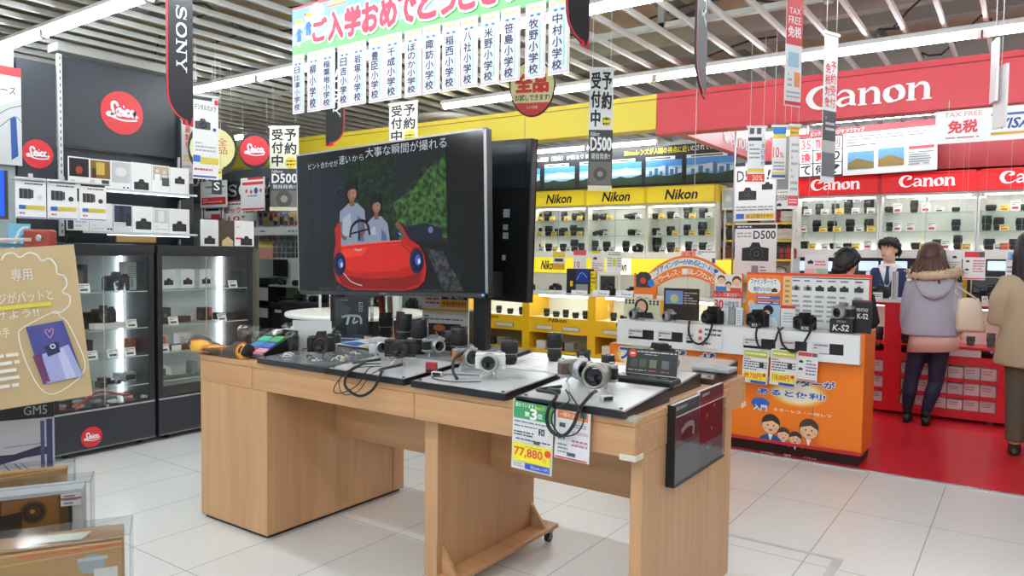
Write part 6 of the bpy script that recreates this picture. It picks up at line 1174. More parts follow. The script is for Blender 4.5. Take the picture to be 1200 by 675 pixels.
# leaflet stands and boards
def tstand(x0, x1, yt, Y, rz=0, z=None): s = spot(x0, x1, yt, yt + 40, Y=Y, rz=rz); z = TZ if z is None else z; s.h = s.loc.z + s.h - z; s.loc.z = z; return s
s = tstand(343, 388, 376, 2.74, 25); card('grey_board', 'plain pale grey board standing behind the black camera', 'board', s, [], bg='#c9cccc', th=.01)
s = tstand(393, 431, 349, 2.95, 30, TZ + .10); o = card('leaflet_stand', 'black leaflet stand with a pale glyph picture, between the screens and trays', 'leaflet stand', s, [('T', '#9a9da0', 'SONY', .08, .04, .4, .09), ('L', '#b5b8ba', .72, .1, .85, .38, 5), ('P', '#43484d', [(0, 0), (.5, .3), (.2, .7), (0, .8)]), ('B', '#b9bcbf', [(.2, .52), (.4, .48), (.75, .5), (.8, .7)], .07), ('B', '#b9bcbf', [(.42, .5), (.36, .72)], .07), ('B', '#b9bcbf', [(.6, .52), (.55, .68), (.7, .62)], .05)], bg='#2a2d30', th=.012)
g = MB(); g.box(-s.w / 2 - .01, -.006, -.10, s.w / 2 + .02, -.002, s.h + .01, glass('#eef2f2', .03)); g.box(-s.w / 2, .013, -.10, s.w / 2, .05, -.09, glass('#eef2f2', .2)); g.box(s.w / 2 + .016, -.006, -.1, s.w / 2 + .02, .05, s.h, glass('#dfe6e6', .25)); part('clear_sleeve', g, o)
g = MB(); draw(g, s.w * .8, .1, [('R', '#1f2a44', 0, .0, 1, .5), ('L', '#8fa0b8', .1, .1, .9, .45, 2), ('R', '#8b8e8a', .0, .5, .6, 1), ('C', '#d6c98a', .3, .75, .12)]); part('info_insert', g, o, (.0, -.007, -.10), raw=True)
for k, (x0, x1, t_, c, ry) in enumerate(((448, 455, 343, '#b03a2c', 6), (456, 462, 347, '#c9c4b8', 3), (462, 471, 365, '#8a4a42', -4))):
    s = tstand(x0, x1, t_, 3.36 + .02 * k, 20); s.ry = math.radians(-ry); card('leaflet', ('bright red leaflet leaning left of the upright lenses', 'pale narrow leaflet beside the red one', 'dull brown red leaflet leaning right')[k], 'leaflet', s, [('R', '#7a1f1a' if k == 0 else '#a39a8c', .6, .05, .95, .95)], bg=c, th=.008)
s = tstand(495, 549, 343, 3.42, 12); card('poster_stand', 'white poster stand with red and yellow print over a dark drum kit picture', 'poster', s, [('L', '#d0534e', .08, .08, .38, .22, 2), ('R', '#1c1c1c', .42, .03, .98, .12), ('T', '#e8e8e8', '4K HDR', .55, .04, .9, .11), ('R', '#f0c832', .4, .13, .98, .26), ('T', '#c93a2a', '予約受付中!', .43, .15, .95, .24, {'b': .03}), ('R', '#e8c22a', 0, .29, 1, .33), ('L', '#6a6d70', .04, .4, .9, .5, 2), ('R', '#1a1413', .14, .55, .84, 1), ('C', '#b0623a', .38, .63, .13, .5), ('C', '#d8d4cc', .74, .72, .05), ('B', '#c9c2b0', [(.3, .7), (.4, .8), (.5, .72)], .02), ('C', '#6a1f22', .55, .8, .07)], bg='#e7e9ea', th=.01)
s = tstand(733, 793, 410, 2.98, 3, TZ + .05); s.rx = -math.radians(12); card('lens_leaflet', 'black lens leaflet with a red round badge and four small lens pictures', 'leaflet stand', s, [('R', '#2b2a2b', 0, 0, 1, 1), ('C', '#d2382f', .11, .18, .075), ('R', '#f0d8d4', .07, .15, .15, .21), ('L', '#d8d8d8', .2, .06, .97, .14, 1), ('L', '#b8b8b8', .35, .17, .6, .22, 1)] + [('R', c, u, .38, u + .14, .68) for u, c in ((.08, '#3f4a44'), (.26, '#4a5046'), (.46, '#6a6f5a'), (.70, '#5c666c'))] + [('L', '#a8a8a8' if k < 2 else '#b8564a', u, .76, u + .17, .84, 1) for k, u in enumerate((.05, .24, .45, .7))] + [('R', '#cfd2d2', 0, .93, 1, 1)], bg='#cfd2d2', th=.006)
mb = MB(); mb.rbox(-.14, -.05, 0, .14, .05, .035, M('#26292a', .15), .012, 2); o = part('glass_tray_block', mb); l = on(tF, 758, Y=2.87); o.location = l; tag(o, 'low glossy black block in front of the black lens leaflet', 'block')
s = tstand(763, 778, 408, 3.3, 0); card('colour_card', 'green and orange card behind the black camera with strap', 'card', s, [('R', '#5a8a4a', .3, 0, 1, .4), ('C', '#d8743a', .3, .6, .2)], th=.01, bg='#e0d8c8')
mb = MB(); mb.rbox(-.09, -.06, 0, .09, .06, .02, M('#9aa3a6', .3), .006, 2); o = part('device_plate', mb); o.location = on(tG, 838, Y=3.35); tag(o, 'flat grey device plate on the far right tray', 'device')
# maps and papers
mb = MB(); mb.add([(-.2, -.12, .002), (.2, -.14, .002), (.22, .1, .03), (-.1, .13, .03)], [(0, 1, 2, 3)], M('#c9d4d8', .3)); mb.add([(-.17, -.1, .006), (-.02, -.12, .006), (-.02, -.03, .013), (-.12, -.03, .013)], [(0, 1, 2, 3)], M('#2f5fb0', .3)); mb.add([(.02, -.12, .0045), (.14, -.13, .0045), (.13, -.05, .013), (.04, -.05, .013)], [(0, 1, 2, 3)], M('#d9b73a', .3))
o = part('map_sheet', mb, raw=True); o.location = on(tB, 436, Y=2.9)[:2] + (TZ + .006,); o.location.z = TZ + .062; o.location.y = 2.92; tag(o, 'blue and yellow map sheet behind the silver compact camera', 'paper')
# loose clear brackets and clips on the first tray
rnd = random.Random(5)
for k in range(14):
    x, y = rnd.uniform(-3.18, -2.78), rnd.uniform(2.40, 2.68); mb = MB(); a = rnd.uniform(0, PI); L_ = rnd.uniform(.03, .06)
    mb.tube([(0, 0, .003), (L_ * .3, .01, .014), (L_ * .7, .012, .014), (L_, 0, .003)], .0028, M('#d6dadb' if k % 3 else '#3a3c3e', .15), 5); mb.tube([(0, 0, .003), (.005, .03, .003), (L_, .034, .003)], .0025, M('#c4c9ca', .15), 5)
    o = part('clear_clip', mb); o.location = (x, y, tA(x, y)); o.rotation_euler = (0, 0, a); tag(o, 'small bent clip lying on the front tray below the black camera', 'clip', 'loose clips on the tray')
mb = MB(); mb.lathe([(.012, 0), (.016, .006), (.01, .02), (.012, .026)], (0, 0, 0), (0, 0, 1), M('#d6cfa8', .3), 14); o = part('cream_knob', mb); o.location = on(tA, 402, Y=2.5); tag(o, 'small cream knob on the front tray beside the clips', 'knob')
# cables
CG2 = 'security cables over the table edge'
def tl(x, y_, Y, dz=.0): p_ = at(x, y_, Y=Y); return tuple(p_)
cable('security_cable', [(-2.56, 2.56, TZ + .06), (-2.62, 2.44, TZ + .05), tl(428, 424, 2.335), tl(409, 436, 2.325), tl(404, 450, 2.325), tl(412, 460, 2.325), tl(424, 464, 2.325), tl(438, 455, 2.325), tl(447, 436, 2.33), (-2.40, 2.40, TZ + .045), (-2.36, 2.5, TZ + .06)], .0065, 'thick black cable loop over the table edge left of the middle', CG2)
cable('thin_cable', [(-2.5, 2.5, TZ + .05), tl(420, 428, 2.33), tl(402, 440, 2.322), tl(391, 456, 2.322), tl(398, 461, 2.322), tl(418, 452, 2.322), tl(432, 432, 2.33), (-2.45, 2.45, TZ + .05)], .0025, 'thin dark cable beside the left cable loop', CG2)
cable('thin_cable', [(-2.45, 2.45, TZ + .05), tl(413, 432, 2.33), tl(398, 445, 2.318), tl(402, 462, 2.318), tl(420, 458, 2.318), tl(436, 438, 2.318), (-2.38, 2.42, TZ + .05)], .002, 'second thin dark cable within the left cable loop', CG2)
cable('security_cable', [(-1.50, 2.5, TZ + .055), (-1.55, 2.40, TZ + .05), tl(652, 462, 2.335), tl(643, 478, 2.322), tl(641, 494, 2.322), tl(648, 507, 2.322), tl(661, 510, 2.322), tl(672, 498, 2.322), tl(680, 478, 2.33), tl(694, 461, 2.345), (-1.33, 2.47, TZ + .06)], .007, 'thick black cable loop over the green topped price card', CG2)
cable('thin_cable', [(-1.45, 2.45, TZ + .055), tl(667, 470, 2.33), tl(650, 480, 2.316), tl(647, 496, 2.316), tl(658, 510, 2.316), tl(675, 508, 2.316), tl(684, 492, 2.316), tl(676, 474, 2.33), (-1.42, 2.42, TZ + .055)], .003, 'thin black cable loop over the white card', CG2)
cable('thin_cable', [(-1.95, 2.55, tC(-1.95, 2.55) + .004), (-2.08, 2.5, tC(-2.1, 2.5) + .004), (-2.11, 2.42, tC(-2.1, 2.42) + .004), (-1.98, 2.40, tC(-2, 2.4) + .004), (-1.87, 2.46, tC(-1.9, 2.46) + .004)], .0025, 'thin grey cable curled on the tray under the white camera', CG2, '#3d4042')
cable('security_cable', [(-2.05, 2.60, tC(-2, 2.6) + .10), (-2.08, 2.54, tC(-2, 2.5) + .07), (-2.04, 2.48, tC(-2, 2.48) + .03), (-1.985, 2.44, tC(-2, 2.44) + .008)], .007, 'short black strap hanging by the tan leather camera', CG2)
for k, (px, Y, t, rz, c, lb) in enumerate(((650, 2.44, tD, .3, '#3b3d40', 'small dark plug on the corner tray near the cable loop'), (712, 2.44, tD, 1.1, '#c9cdce', 'pale clip with black frame at the right of the corner tray'), (506, 2.50, tB, .2, '#9a2330', 'small red pouch beside the second front tray'), (513, 2.46, tB, .2, '#b7babc', 'grey square clip at the right of the second front tray'))):
    mb = MB(); mb.rbox(-.028, -.01, 0, .028, .01, .022 if k != 2 else .05, M(c, .4), .006, 2); mb.rbox(-.02, -.0115, .004, .02, -.0095, .018, M('#1b1c1e', .4), .001, 1); o = part('small_device', mb); o.location = on(t, px, Y=Y); o.rotation_euler = (0, 0, rz); tag(o, lb, 'accessory')
# left end: clear cups, colour bin and camouflage cloth
k = 0
CUPL = ('leftmost', 'second', 'third', 'fourth', 'fifth', 'rightmost')
for row, Y in enumerate((2.62, 2.92)):
    for c_ in range(5):
        x = -3.72 + c_ * .105 + row * .02; r = empty('clear_cup', (x, Y, TZ), 0, 'clear cup of wrapped accessories, %s in the %s row at the table end' % (CUPL[c_] if c_ < 4 else 'rightmost', ('front', 'rear')[row]), 'cup', 'clear cups of accessories')
        mb = MB(); mb.lathe([(.036, 0), (.045, .11), (.044, .112), (.035, .003)], (0, 0, 0), (0, 0, 1), glass('#f2f5f5', .07, .1), 16, caps=False); part('cup', mb, r)
        mb = MB(); cc = ('#2f2b29', '#8a7a72', '#3c3f42', '#5a3a30', '#27292b')[(c_ + row) % 5]; mb.rbox(-.02, -.018, .002, .02, .018, .085, M(cc, .5), .006, 2); part('accessory', mb, r)
        rnd = random.Random(k); vs, fs = [], []
        mb = MB(); n_ = 9
        rings = []
        for j, (rr, zz) in enumerate(((.034, .085), (.044, .105), (.040, .125), (.022, .142))): rings.append([(rr * (1 + rnd.uniform(-.3, .3)) * math.cos(2 * PI * q / n_), rr * (1 + rnd.uniform(-.3, .3)) * math.sin(2 * PI * q / n_), zz + rnd.uniform(-.008, .008)) for q in range(n_)])
        mb.loft(rings, glass('#e9eded', .16, .15), smooth=False); part('crinkled_bag', mb, r); k += 1
r = empty('colour_bin', (-3.40, 2.44, TZ), 0, 'black sloped bin of green, blue, red and pink packs', 'bin')
mb = MB()
for sx in (-.10, .10): mb.prism([(0, 0), (.22, 0), (.22, .14), (0, .035)], sx - .004, sx + .004, M('#141416', .4), axis='x')
mb.box(-.10, 0, 0, .10, .006, .04, M('#5a5d60', .4)); mb.box(-.10, .216, 0, .10, .22, .14, M('#141416', .4)); mb.box(-.10, 0, .0, .10, .216, .004, M('#141416', .4)); part('shell', mb, r)
for j, (cc, nm) in enumerate((('#b93a38', 'red'), ('#c98a98', 'pink'), ('#2f7fb8', 'light blue'), ('#2448a8', 'blue'), ('#2fa88a', 'mint'), ('#1f8a4a', 'green'), ('#2a2c30', 'black'))):
    yy, xx = .03 + (j // 2) * .048, -.045 if j % 2 == 0 else .045; mb = MB(); mb.rbox(-.04, -.035, 0, .04, .035, .014, M(cc, .35), .005, 2); o = part('soft_pack', mb); o.location = (r.location.x + xx, 2.44 + yy, TZ + .035 + .026 * (j // 2)); o.rotation_euler = (.38, 0, .1); tag(o, '%s pack lying in the black sloped bin' % nm, 'pack')
mb = MB(); rings = []; n_ = 14
for j in range(13):
    t = j / 12; cx = -3.86 + .46 * t; ry_ = .055 + .02 * math.sin(t * 5); rz_ = .030 + .012 * math.sin(t * 7 + 1) + (.018 if t > .75 else 0); dz = .035 - .006 * t + (.022 if t < .15 else 0)
    rings.append([(cx + .012 * math.sin(3 * a), 2.40 + ry_ * math.cos(a) * (1 + .12 * math.sin(5 * a + j)), TZ + max(.002, dz + rz_ * math.sin(a) * (1 + .15 * math.sin(4 * a + j * .7)))) for a in [2 * PI * q / n_ for q in range(n_)]])
cm = bpy.data.materials.new('camouflage_cloth'); cm.use_nodes = True; nt = cm.node_tree; b = nt.nodes['Principled BSDF']; n1 = nt.nodes.new('ShaderNodeTexNoise'); n1.inputs['Scale'].default_value = 7; n1.inputs['Detail'].default_value = 1
c1 = nt.nodes.new('ShaderNodeValToRGB'); c1.color_ramp.interpolation = 'CONSTANT'; c1.color_ramp.elements[0].color = lin('#2a2621'); c1.color_ramp.elements[1].color = lin('#c9681e'); c1.color_ramp.elements[1].position = .54
for pos, cc in ((.44, '#4a4034'), (.58, '#d9a63a')): e = c1.color_ramp.elements.new(pos); e.color = lin(cc)
tc = nt.nodes.new('ShaderNodeTexCoord'); nt.links.new(tc.outputs['Object'], n1.inputs['Vector']); nt.links.new(n1.outputs['Fac'], c1.inputs[0]); nt.links.new(c1.outputs[0], b.inputs['Base Color']); b.inputs['Roughness'].default_value = .7
mb.loft(rings, cm); o = part('camouflage_cloth', mb); tag(o, 'rolled orange and dark camouflage cloth on the table end corner', 'cloth')
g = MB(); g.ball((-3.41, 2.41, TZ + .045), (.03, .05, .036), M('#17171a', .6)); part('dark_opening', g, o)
# cards and brochures hanging on the table
card('price_card', 'hanging price card with green top reading 77,880 on the table apron', 'price card', spot(599.5, 647, 470, 553, Y=2.345, ry=1.5), [('R', '#3f9b63', .02, .03, .98, .27), ('T', '#e8f2ea', '買わています', .06, .05, .52, .11), ('T', '#e6e04a', 'Bestカメラ', .55, .05, .95, .11), ('T', '#f0f6f0', '第', .3, .16, .42, .23, {'b': .03}), ('T', '#f6faf6', '3', .44, .11, .6, .26, {'b': .05}), ('T', '#f0f6f0', '位', .62, .16, .74, .23, {'b': .03}),
    ('L', '#7d8a9a', .05, .29, .95, .34, 1), ('L', '#2f3236', .05, .36, .62, .39, 1), ('R', '#202226', .66, .37, .80, .46), ('T', '#e8e8e8', '24', .69, .38, .78, .45), ('L', '#3d4146', .05, .44, .55, .52, 2), ('L', '#3d4146', .1, .54, .95, .58, 1), ('R', '#55585c', .55, .56, .7, .60), ('R', '#f3ea36', .04, .62, .97, .88), ('T', '#e0503a', '77,880', .08, .68, .78, .82, {'b': .03}), ('T', '#d5603a', '円', .79, .78, .86, .84), ('C', '#df4a30', .9, .70, .075), ('L', '#c9a030', .35, .64, .75, .67, 1), ('R', '#2b50c0', .36, .89, .96, .97), ('T', '#dfe6f6', '税込84,110円', .5, .905, .93, .955), ('L', '#9a9da2', .08, .9, .33, .96, 2)], th=.002, bg='#e8e9ea')
card('price_card', 'hanging white card with orange header under the cable loop, right of the 77,880 card', 'price card', spot(650, 690.5, 475, 540, Y=2.347, ry=1.5), [('R', '#e08a52', .06, .05, .94, .26), ('L', '#f2e2d0', .1, .07, .7, .14, 1), ('T', '#f6f0e4', '一眼セット', .12, .15, .66, .23), ('R', '#4d6a5a', .7, .08, .9, .2), ('R', '#55585c', .12, .34, .3, .42), ('L', '#8a8d90', .5, .32, .9, .4, 2), ('L', '#c0708a', .5, .46, .95, .52, 2), ('R', '#6d7074', .1, .60, .2, .64), ('R', '#6d7074', .25, .59, .3, .64), ('L', '#c0708a', .5, .6, .95, .75, 2), ('L', '#8a8d90', .1, .7, .4, .9, 3), ('R', '#3f4f6f', .38, .86, .62, .92), ('R', '#c9404a', .04, .955, .96, .98)], th=.002, bg='#ebecee')
X_ = TX1 + .012
A, B_ = at(786, 515, X=X_), at(845, 495, X=X_); z1, z0 = at(790, 474, X=X_).z, at(788, 569, X=X_).z
r = empty('brochure_frame', (X_ - .01, (A.y + B_.y) / 2, z0), PI / 2, 'black brochure holder with grey and red brochures on the table end', 'brochure holder'); wd = B_.y - A.y; hh = z1 - z0
mb = MB(); mb.box(-wd / 2, 0, 0, wd / 2, .006, hh, M('#16171a', .4)); mb.box(-wd / 2 - .006, -.03, 0, -wd / 2, .006, hh, M('#16171a', .4)); mb.box(-wd / 2, -.03, 0, wd / 2, 0, .006, M('#16171a', .4)); part('backing', mb, r)
for k, (c, a, b, dz, ops) in enumerate((('#6d6a6c', -wd / 2 + .004, -.006, 0, [('R', '#3f3c3e', 0, 0, 1, .14), ('T', '#d6d6d8', 'SONY', .1, .04, .5, .08), ('P', '#54505a', [(0, .14), (1, .14), (1, .5), (0, .45)]), ('R', '#2c2a2e', .3, .3, .9, .5), ('B', '#dcdee0', [(.3, .38), (.5, .32), (.75, .34), (.75, .48)], .08), ('R', '#8d9296', 0, .56, 1, 1)]), ('#7a1d24', .0, wd / 2 - .004, .012, [('R', '#5a141c', 0, 0, 1, .14), ('T', '#e8d8da', 'SONY', .08, .04, .4, .08), ('R', '#8f2028', 0, .14, 1, .7), ('C', '#d8b8b8', .3, .35, .03), ('C', '#d8b8b8', .6, .25, .03), ('C', '#d8b8b8', .5, .55, .03), ('R', '#83888c', 0, .7, 1, 1), ('T', '#d4d6da', 'α', .3, .74, .5, .8)]))):
    mb = MB(); w_ = b - a; mb.box(a, -.016, .008, b, -.002, hh + dz, M('#cfd0d2', .4)); q = part('brochure', mb, r, label=('grey brochure', 'red brochure')[k]); p = MB(); draw(p, w_, hh + dz - .008, [('R', c, 0, 0, 1, 1)] + ops); part('printing', p, q, ((a + b) / 2, -.0165, .008), raw=True)
mb = MB(); mb.box(-wd / 2, -.030, .0, wd / 2, -.0275, hh * .86, glass('#e6eaeb', .13)); mb.box(-wd / 2, -.031, hh * .855, wd / 2, -.027, hh * .865, M('#c9cdce', .2)); part('clear_pocket', mb, r)

# ================================================================ hanging signs
STR = M('#d8dadb', .4)
def strings(s, label, z1=3.05, col=STR, n=2, parent=None):
    """two thin cords from a sign up to the ceiling blades"""
    mb = MB(); u = Vector((math.cos(s.rz), math.sin(s.rz), 0)); top = z1 - s.loc.z
    for k in range(n):
        a = (-.38 + .76 * k / max(1, n - 1)) * s.w if n > 1 else 0; mb.tube([(a, .002, s.h - .01), (a, .002, top)], .0016, col, 4)
    o = part('cord', mb, parent); return o
# school banner
s = spot(343, 668, 3, 47, Y=2.9); zL = at(344, 68, Y=2.9).z; s.w = at(668, 10, Y=2.9).x - at(343, 40, Y=2.9).x; xL = at(343, 40, Y=2.9).x
s = Spot((xL + s.w / 2, 2.9, zL + .0), 0, s.w, .292)
ops = [('R', '#6fb0da', 0, 0, 1, 1), ('R', '#9ccfd8', 0, .35, 1, 1), ('P', '#64b466', [(0, .78), (.08, .7), (.3, .74), (1, .72), (1, 1), (0, 1)]), ('R', '#e8596a', 0, 0, 1, .05), ('C', '#f0d6c0', .11, .25, .032, 1.1), ('C', '#f2dfd0', .1, .18, .022), ('C', '#f2dfd0', .125, .2, .022), ('P', '#f0a860', [(.16, .12), (.2, .04), (.24, .12)]), ('R', '#d87a4a', .155, .14, .245, .18)]
def child(cx, cz, s_, cap):
    v = s_ * 5.6
    return [('R', '#f3c9a4', cx - .3 * s_, cz + 3.9 * v, cx - .12 * s_, cz + 5.2 * v), ('R', '#f3c9a4', cx + .12 * s_, cz + 3.9 * v, cx + .3 * s_, cz + 5.2 * v), ('P', '#2b5ab5', [(cx - .45 * s_, cz + 1 * v), (cx + .45 * s_, cz + 1 * v), (cx + .7 * s_, cz + 4 * v), (cx - .7 * s_, cz + 4 * v)]), ('B', '#2b5ab5', [(cx - .4 * s_, cz + 1.4 * v), (cx - 1.1 * s_, cz + 2.6 * v)], .3 * s_), ('B', '#2b5ab5', [(cx + .4 * s_, cz + 1.4 * v), (cx + 1.1 * s_, cz + 2.2 * v)], .3 * s_), ('C', '#f6d2b0', cx, cz, .95 * s_, .9), ('P', cap, [(cx - 1.15 * s_, cz - .2 * v), (cx - .8 * s_, cz - 1.05 * v), (cx + .8 * s_, cz - 1.05 * v), (cx + 1.15 * s_, cz - .2 * v)]), ('C', '#4a3020', cx - .35 * s_, cz + .15 * v, .09 * s_), ('C', '#4a3020', cx + .35 * s_, cz + .15 * v, .09 * s_)]
ops += child(.033, .36, .0155, '#e8b62c') + child(.076, .27, .0155, '#e8b62c') + [('C', '#e8505a', .062, .2, .006)]
t1 = 'ご入学おめでとうございます'
# two layers: pale outline and red letters
for c, b in (('#f6e0e6', .12), ('#cf2040', .05)):
    for k, ch in enumerate(t1):
        u = .10 + k * .0712; g = .062 if k != 1 else .06
        ops += [('T', c, ch, u, .30 if k else .36, u + g, .82 if k else .78, {'b': b})]
o = card('school_banner', 'long green and blue hanging banner with big red congratulation letters', 'banner', s, ops, bg='#7cc47a', th=.004); strings(s, '', parent=o)
names = ('日比津小学校', '柳小学校', '稲葉地小学校', '日吉小学校', '岩塚小学校', '豊臣小学校', '千成小学校', 'ほのか小学校', '諏訪小学校', '稲西小学校', '八社小学校', '米野小学校', '笹島小学校', '牧野小学校', '中村小学校')
edges = [(342, 355.5), (358.5, 374), (375.5, 391.5), (394, 410.5), (411.5, 428), (430.5, 448), (449.5, 469.5), (472.5, 492), (494, 514.5), (516.5, 537), (539, 558.5), (561.5, 583), (586, 608), (613.5, 637), (641.5, 666)]
place = ('leftmost', 'second', 'third', 'fourth', 'fifth', 'sixth', 'seventh', 'eighth', 'ninth', 'tenth', 'eleventh', 'twelfth', 'thirteenth', 'fourteenth', 'rightmost')
for k, (nm, (a, b)) in enumerate(zip(names, edges)):
    A, B_ = at(a, 90, Y=2.885).x, at(b, 90, Y=2.885).x; ss = Spot(((A + B_) / 2, 2.89 + .006 * (k % 2), zL - .335), 0, (B_ - A), .345)
    card('name_strip', 'white school name strip below the banner reading %s, %s from the left' % (nm, place[k]) if k not in (0, 14) else 'white school name strip below the banner reading %s, %s' % (nm, place[k]), 'name strip', ss, [('R', '#c98a94', .03, .02, .97, .98), ('R', '#c6cad6', .06, .03, .94, .97), ('R', '#a9cdea', .06, .03, .94, .18), ('C', '#f0b84a', .33, .09, .14), ('C', '#f0b84a', .66, .09, .14), ('C', '#f6d8b8', .33, .105, .1), ('C', '#f6d8b8', .66, .105, .1), ('R', '#3a5a9a', .25, .15, .42, .18), ('R', '#3a5a9a', .58, .15, .75, .18), ('R', '#8ec0a4', .72, .24, .78, .9), ('V', '#23264a', nm, .20, .2, .66, .95, .02)], th=.002, group='school name strips under the banner')
# vertical brand banners
def blade(x0, x1, yt, yb, Y, rz, label, flip=1, text=True, z1=3.03):
    s = spot(x0, x1, yt, yb, Y=Y, rz=rz); s.h = z1 - s.loc.z; w_, h_ = abs(s.w), s.h
    sh = [(0, 0), (1, 0), (1, 1), (.78, .985), (.35, .93), (.1, .86), (.02, .8), (0, .72)] if flip > 0 else [(0, 0), (1, 0), (1, .72), (.98, .8), (.9, .86), (.65, .93), (.22, .985), (0, 1)]
    s.w = w_
    o = card('vertical_banner', label, 'banner', s, [('B', '#cf2030', [(u if u > .5 else max(u, .03), v) for u, v in ([(.03, 0), (.03, .4), (.03, .72), (.05, .8), (.12, .86), (.36, .925), (.79, .975)] if flip > 0 else [(.97, 0), (.97, .4), (.97, .72), (.95, .8), (.88, .86), (.64, .925), (.21, .975)])], .06), ('P', '#cf2030', [(.55, .93), (.62, .99), (.75, .95), (.85, 1.0), (.98, .93), (.98, 1.0), (.6, .985)] if flip > 0 else [(.45, .95), (.38, .99), (.25, .95), (.1, 1.0), (.02, .93), (.02, 1.0)])], bg='#191b1f', th=.01, shape=sh)
    if text:
        p = MB(); H_ = min(h_ * .52, w_ * 2.6); zc_ = h_ * (1 - .42); slab_mark(p, -H_ / 2, -w_ * .2, H_ / 2, w_ * .2, -.0035, M('#e8eaec'), tf=lambda x, z: (z + w_ * .06, zc_ - x)); part('lettering', p, o, raw=True)
    return o
blade(195, 226, -20, 147, 2.35, 75, 'black and red vertical hanging banner left of the school banner')
blade(382, 404, 60, 172, 3.9, 60, 'black and red vertical hanging banner behind the school name strips', flip=-1)
blade(664, 691, -40, 55, 2.65, 60, 'black and red vertical hanging banner right of the school name strips', text=False)
blade(816.5, 829, -40, 114, 3.1, 92, 'narrow edge-on black and red hanging banner before the red fascia')
# round hanging signs
s = spot(280, 317, 155, 198, Y=4.6, rz=35); o = card('round_sign', 'round red hanging sign with white script, dark rim', 'round sign', s, [('C', '#cf2530', .5, .5, .47, 1)], bg='#1f2124', shape='round', th=.015, mark=lambda p, w_, h_: script_mark(p, 0, h_ / 2, w_ * .44, -.004, M('#f0eeee', .4))); strings(s, '', parent=o)
s = spot(597, 651, 52, 137, Y=3.55, rz=20); s.h = s.w * 1.18
sh = [(.5 + .5 * math.cos(a), .42 + .42 * math.sin(a) * (1.0 if math.sin(a) < 0 else 1.38)) for a in [2 * PI * k / 40 for k in range(40)]]
o = card('round_sign', 'cream rounded hanging sign with bold red characters and red foot', 'round sign', s, [('P', '#f0e3b0', [(.5 + (u - .5) * .94, .5 + (v - .5) * .95) for u, v in sh]), ('P', '#d23a3c', [(.5 + (u - .5) * .94, .5 + (v - .5) * .95) for u, v in sh if v > .73]), ('T', '#d63a34', '全品', .14, .24, .84, .56, {'b': .05}), ('T', '#4a3a30', 'お試しできます!', .13, .60, .88, .71, {'b': .02}), ('T', '#f6e6e0', 'カメラ売場', .38, .80, .62, .86), ('B', '#e08a4a', [(.86, .3), (.9, .25)], .015), ('B', '#e08a4a', [(.88, .36), (.94, .33)], .015)], bg='#2a2624', shape=sh, th=.01); strings(s, '', parent=o)
s = spot(236, 262, 140, 208, Y=3.7, rz=50); s.w = s.h * .8; o = card('round_sign', 'pale yellow round hanging sign half hidden behind the camera poster card', 'round sign', s, [('C', '#e3df9a', .5, .5, .46, 1.0), ('V', '#c9584a', '全品', .6, .3, .8, .6)], bg='#2a2624', shape='round', th=.01); strings(s, '', parent=o)
def hcard(x0, x1, yt, yb, Y, rz, label, ops, bg='#e9eaea', ry=0, cord=True):
    s = spot(x0, x1, yt, yb, Y=Y, rz=rz, ry=ry); s.w = abs(s.w); o = card('hanging_card', label, 'hanging card', s, ops, bg=bg, th=.003)
    if cord:
        strings(s, '', parent=o); g = MB(); g.box(-s.w / 2 - .01, -.005, s.h - .012, s.w / 2 + .01, .006, s.h + .004, M('#d9dbdb', .3)); part('top_clip', g, o)
    return o
res = lambda yc='#d9c22e': [('V', '#1e1f22', '予約', .52, .02, .92, .34, .03), ('V', '#1e1f22', '受付中', .08, .02, .46, .48, .03), ('C', yc, .73, .43, .2), ('L', '#4a4320', .58, .39, .88, .47, 2), ('R', '#3c3d40', 0, .5, 1, 1), ('T', '#d8d8d8', 'Nikon', .08, .515, .45, .55, {'s': .2}), ('T', '#e9e9e9', 'D500', .08, .56, .95, .67, {'b': .03}), ('T', '#d0d0d0', '開発発表!!', .12, .69, .9, .74), ('R', '#6a6560', .04, .76, .96, .95), ('C', '#4c4844', .5, .86, .28), ('C', '#8a857f', .5, .86, .12), ('R', '#d8d2b4', 0, .955, 1, 1)]
hcard(316, 350, 148, 247, 4.4, 28, 'hanging reservation card with black and white lower half, beside the round sign', res(), '#dedcc9')
hcard(456, 489, 120, 215, 4.4, 5, 'hanging reservation card partly hidden behind the television top', res(), '#dedcc9')
hcard(690, 718, 80, 224, 3.4, 35, 'hanging reservation card right of the cream round sign', res('#e0d42a'), '#e6e7e8')
hcard(226, 256, 112, 210, 3.2, 78, 'tall hanging white camera card below the black vertical banner', [('R', '#4a4d50', 0, 0, .75, .06), ('R', '#c8343a', .85, .04, .98, .1), ('T', '#2b2d31', 'デジタルカメラ', .06, .11, .9, .18), ('K', '#000', .38, .35, .3, '#4a4543'), ('C', '#3a4a9a', .84, .4, .07), ('L', '#a8abad', .1, .55, .9, .68, 3), ('R', '#2e68b4', 0, .72, .28, .8), ('R', '#d3c24a', .28, .74, 1, .82), ('L', '#c0504c', .05, .86, .85, .91, 1), ('R', '#3a49a0', 0, .96, .9, .98)], ry=0)
hcard(213, 226, 140, 215, 3.6, 80, 'narrow hanging card with red top behind the tall camera card', [('V', '#d04a40', '最新発', .3, .1, .8, .45), ('R', '#23252a', .1, .0, .95, .08), ('T', '#d9a93a', '200', .1, .55, .9, .66), ('L', '#a8abad', .1, .7, .9, .95, 4)], '#d3cfca')
hcard(248, 260, 196, 228, 3.6, 60, 'small yellow and black hanging tag under the pale round sign', [('R', '#e3dc3a', .0, 0, 1, .35), ('L', '#4a4320', .1, .1, .9, .28, 1), ('R', '#2b2d31', 0, .45, 1, 1), ('T', '#e8e8e8', 'S', .2, .55, .8, .85)], '#d8d8d8')
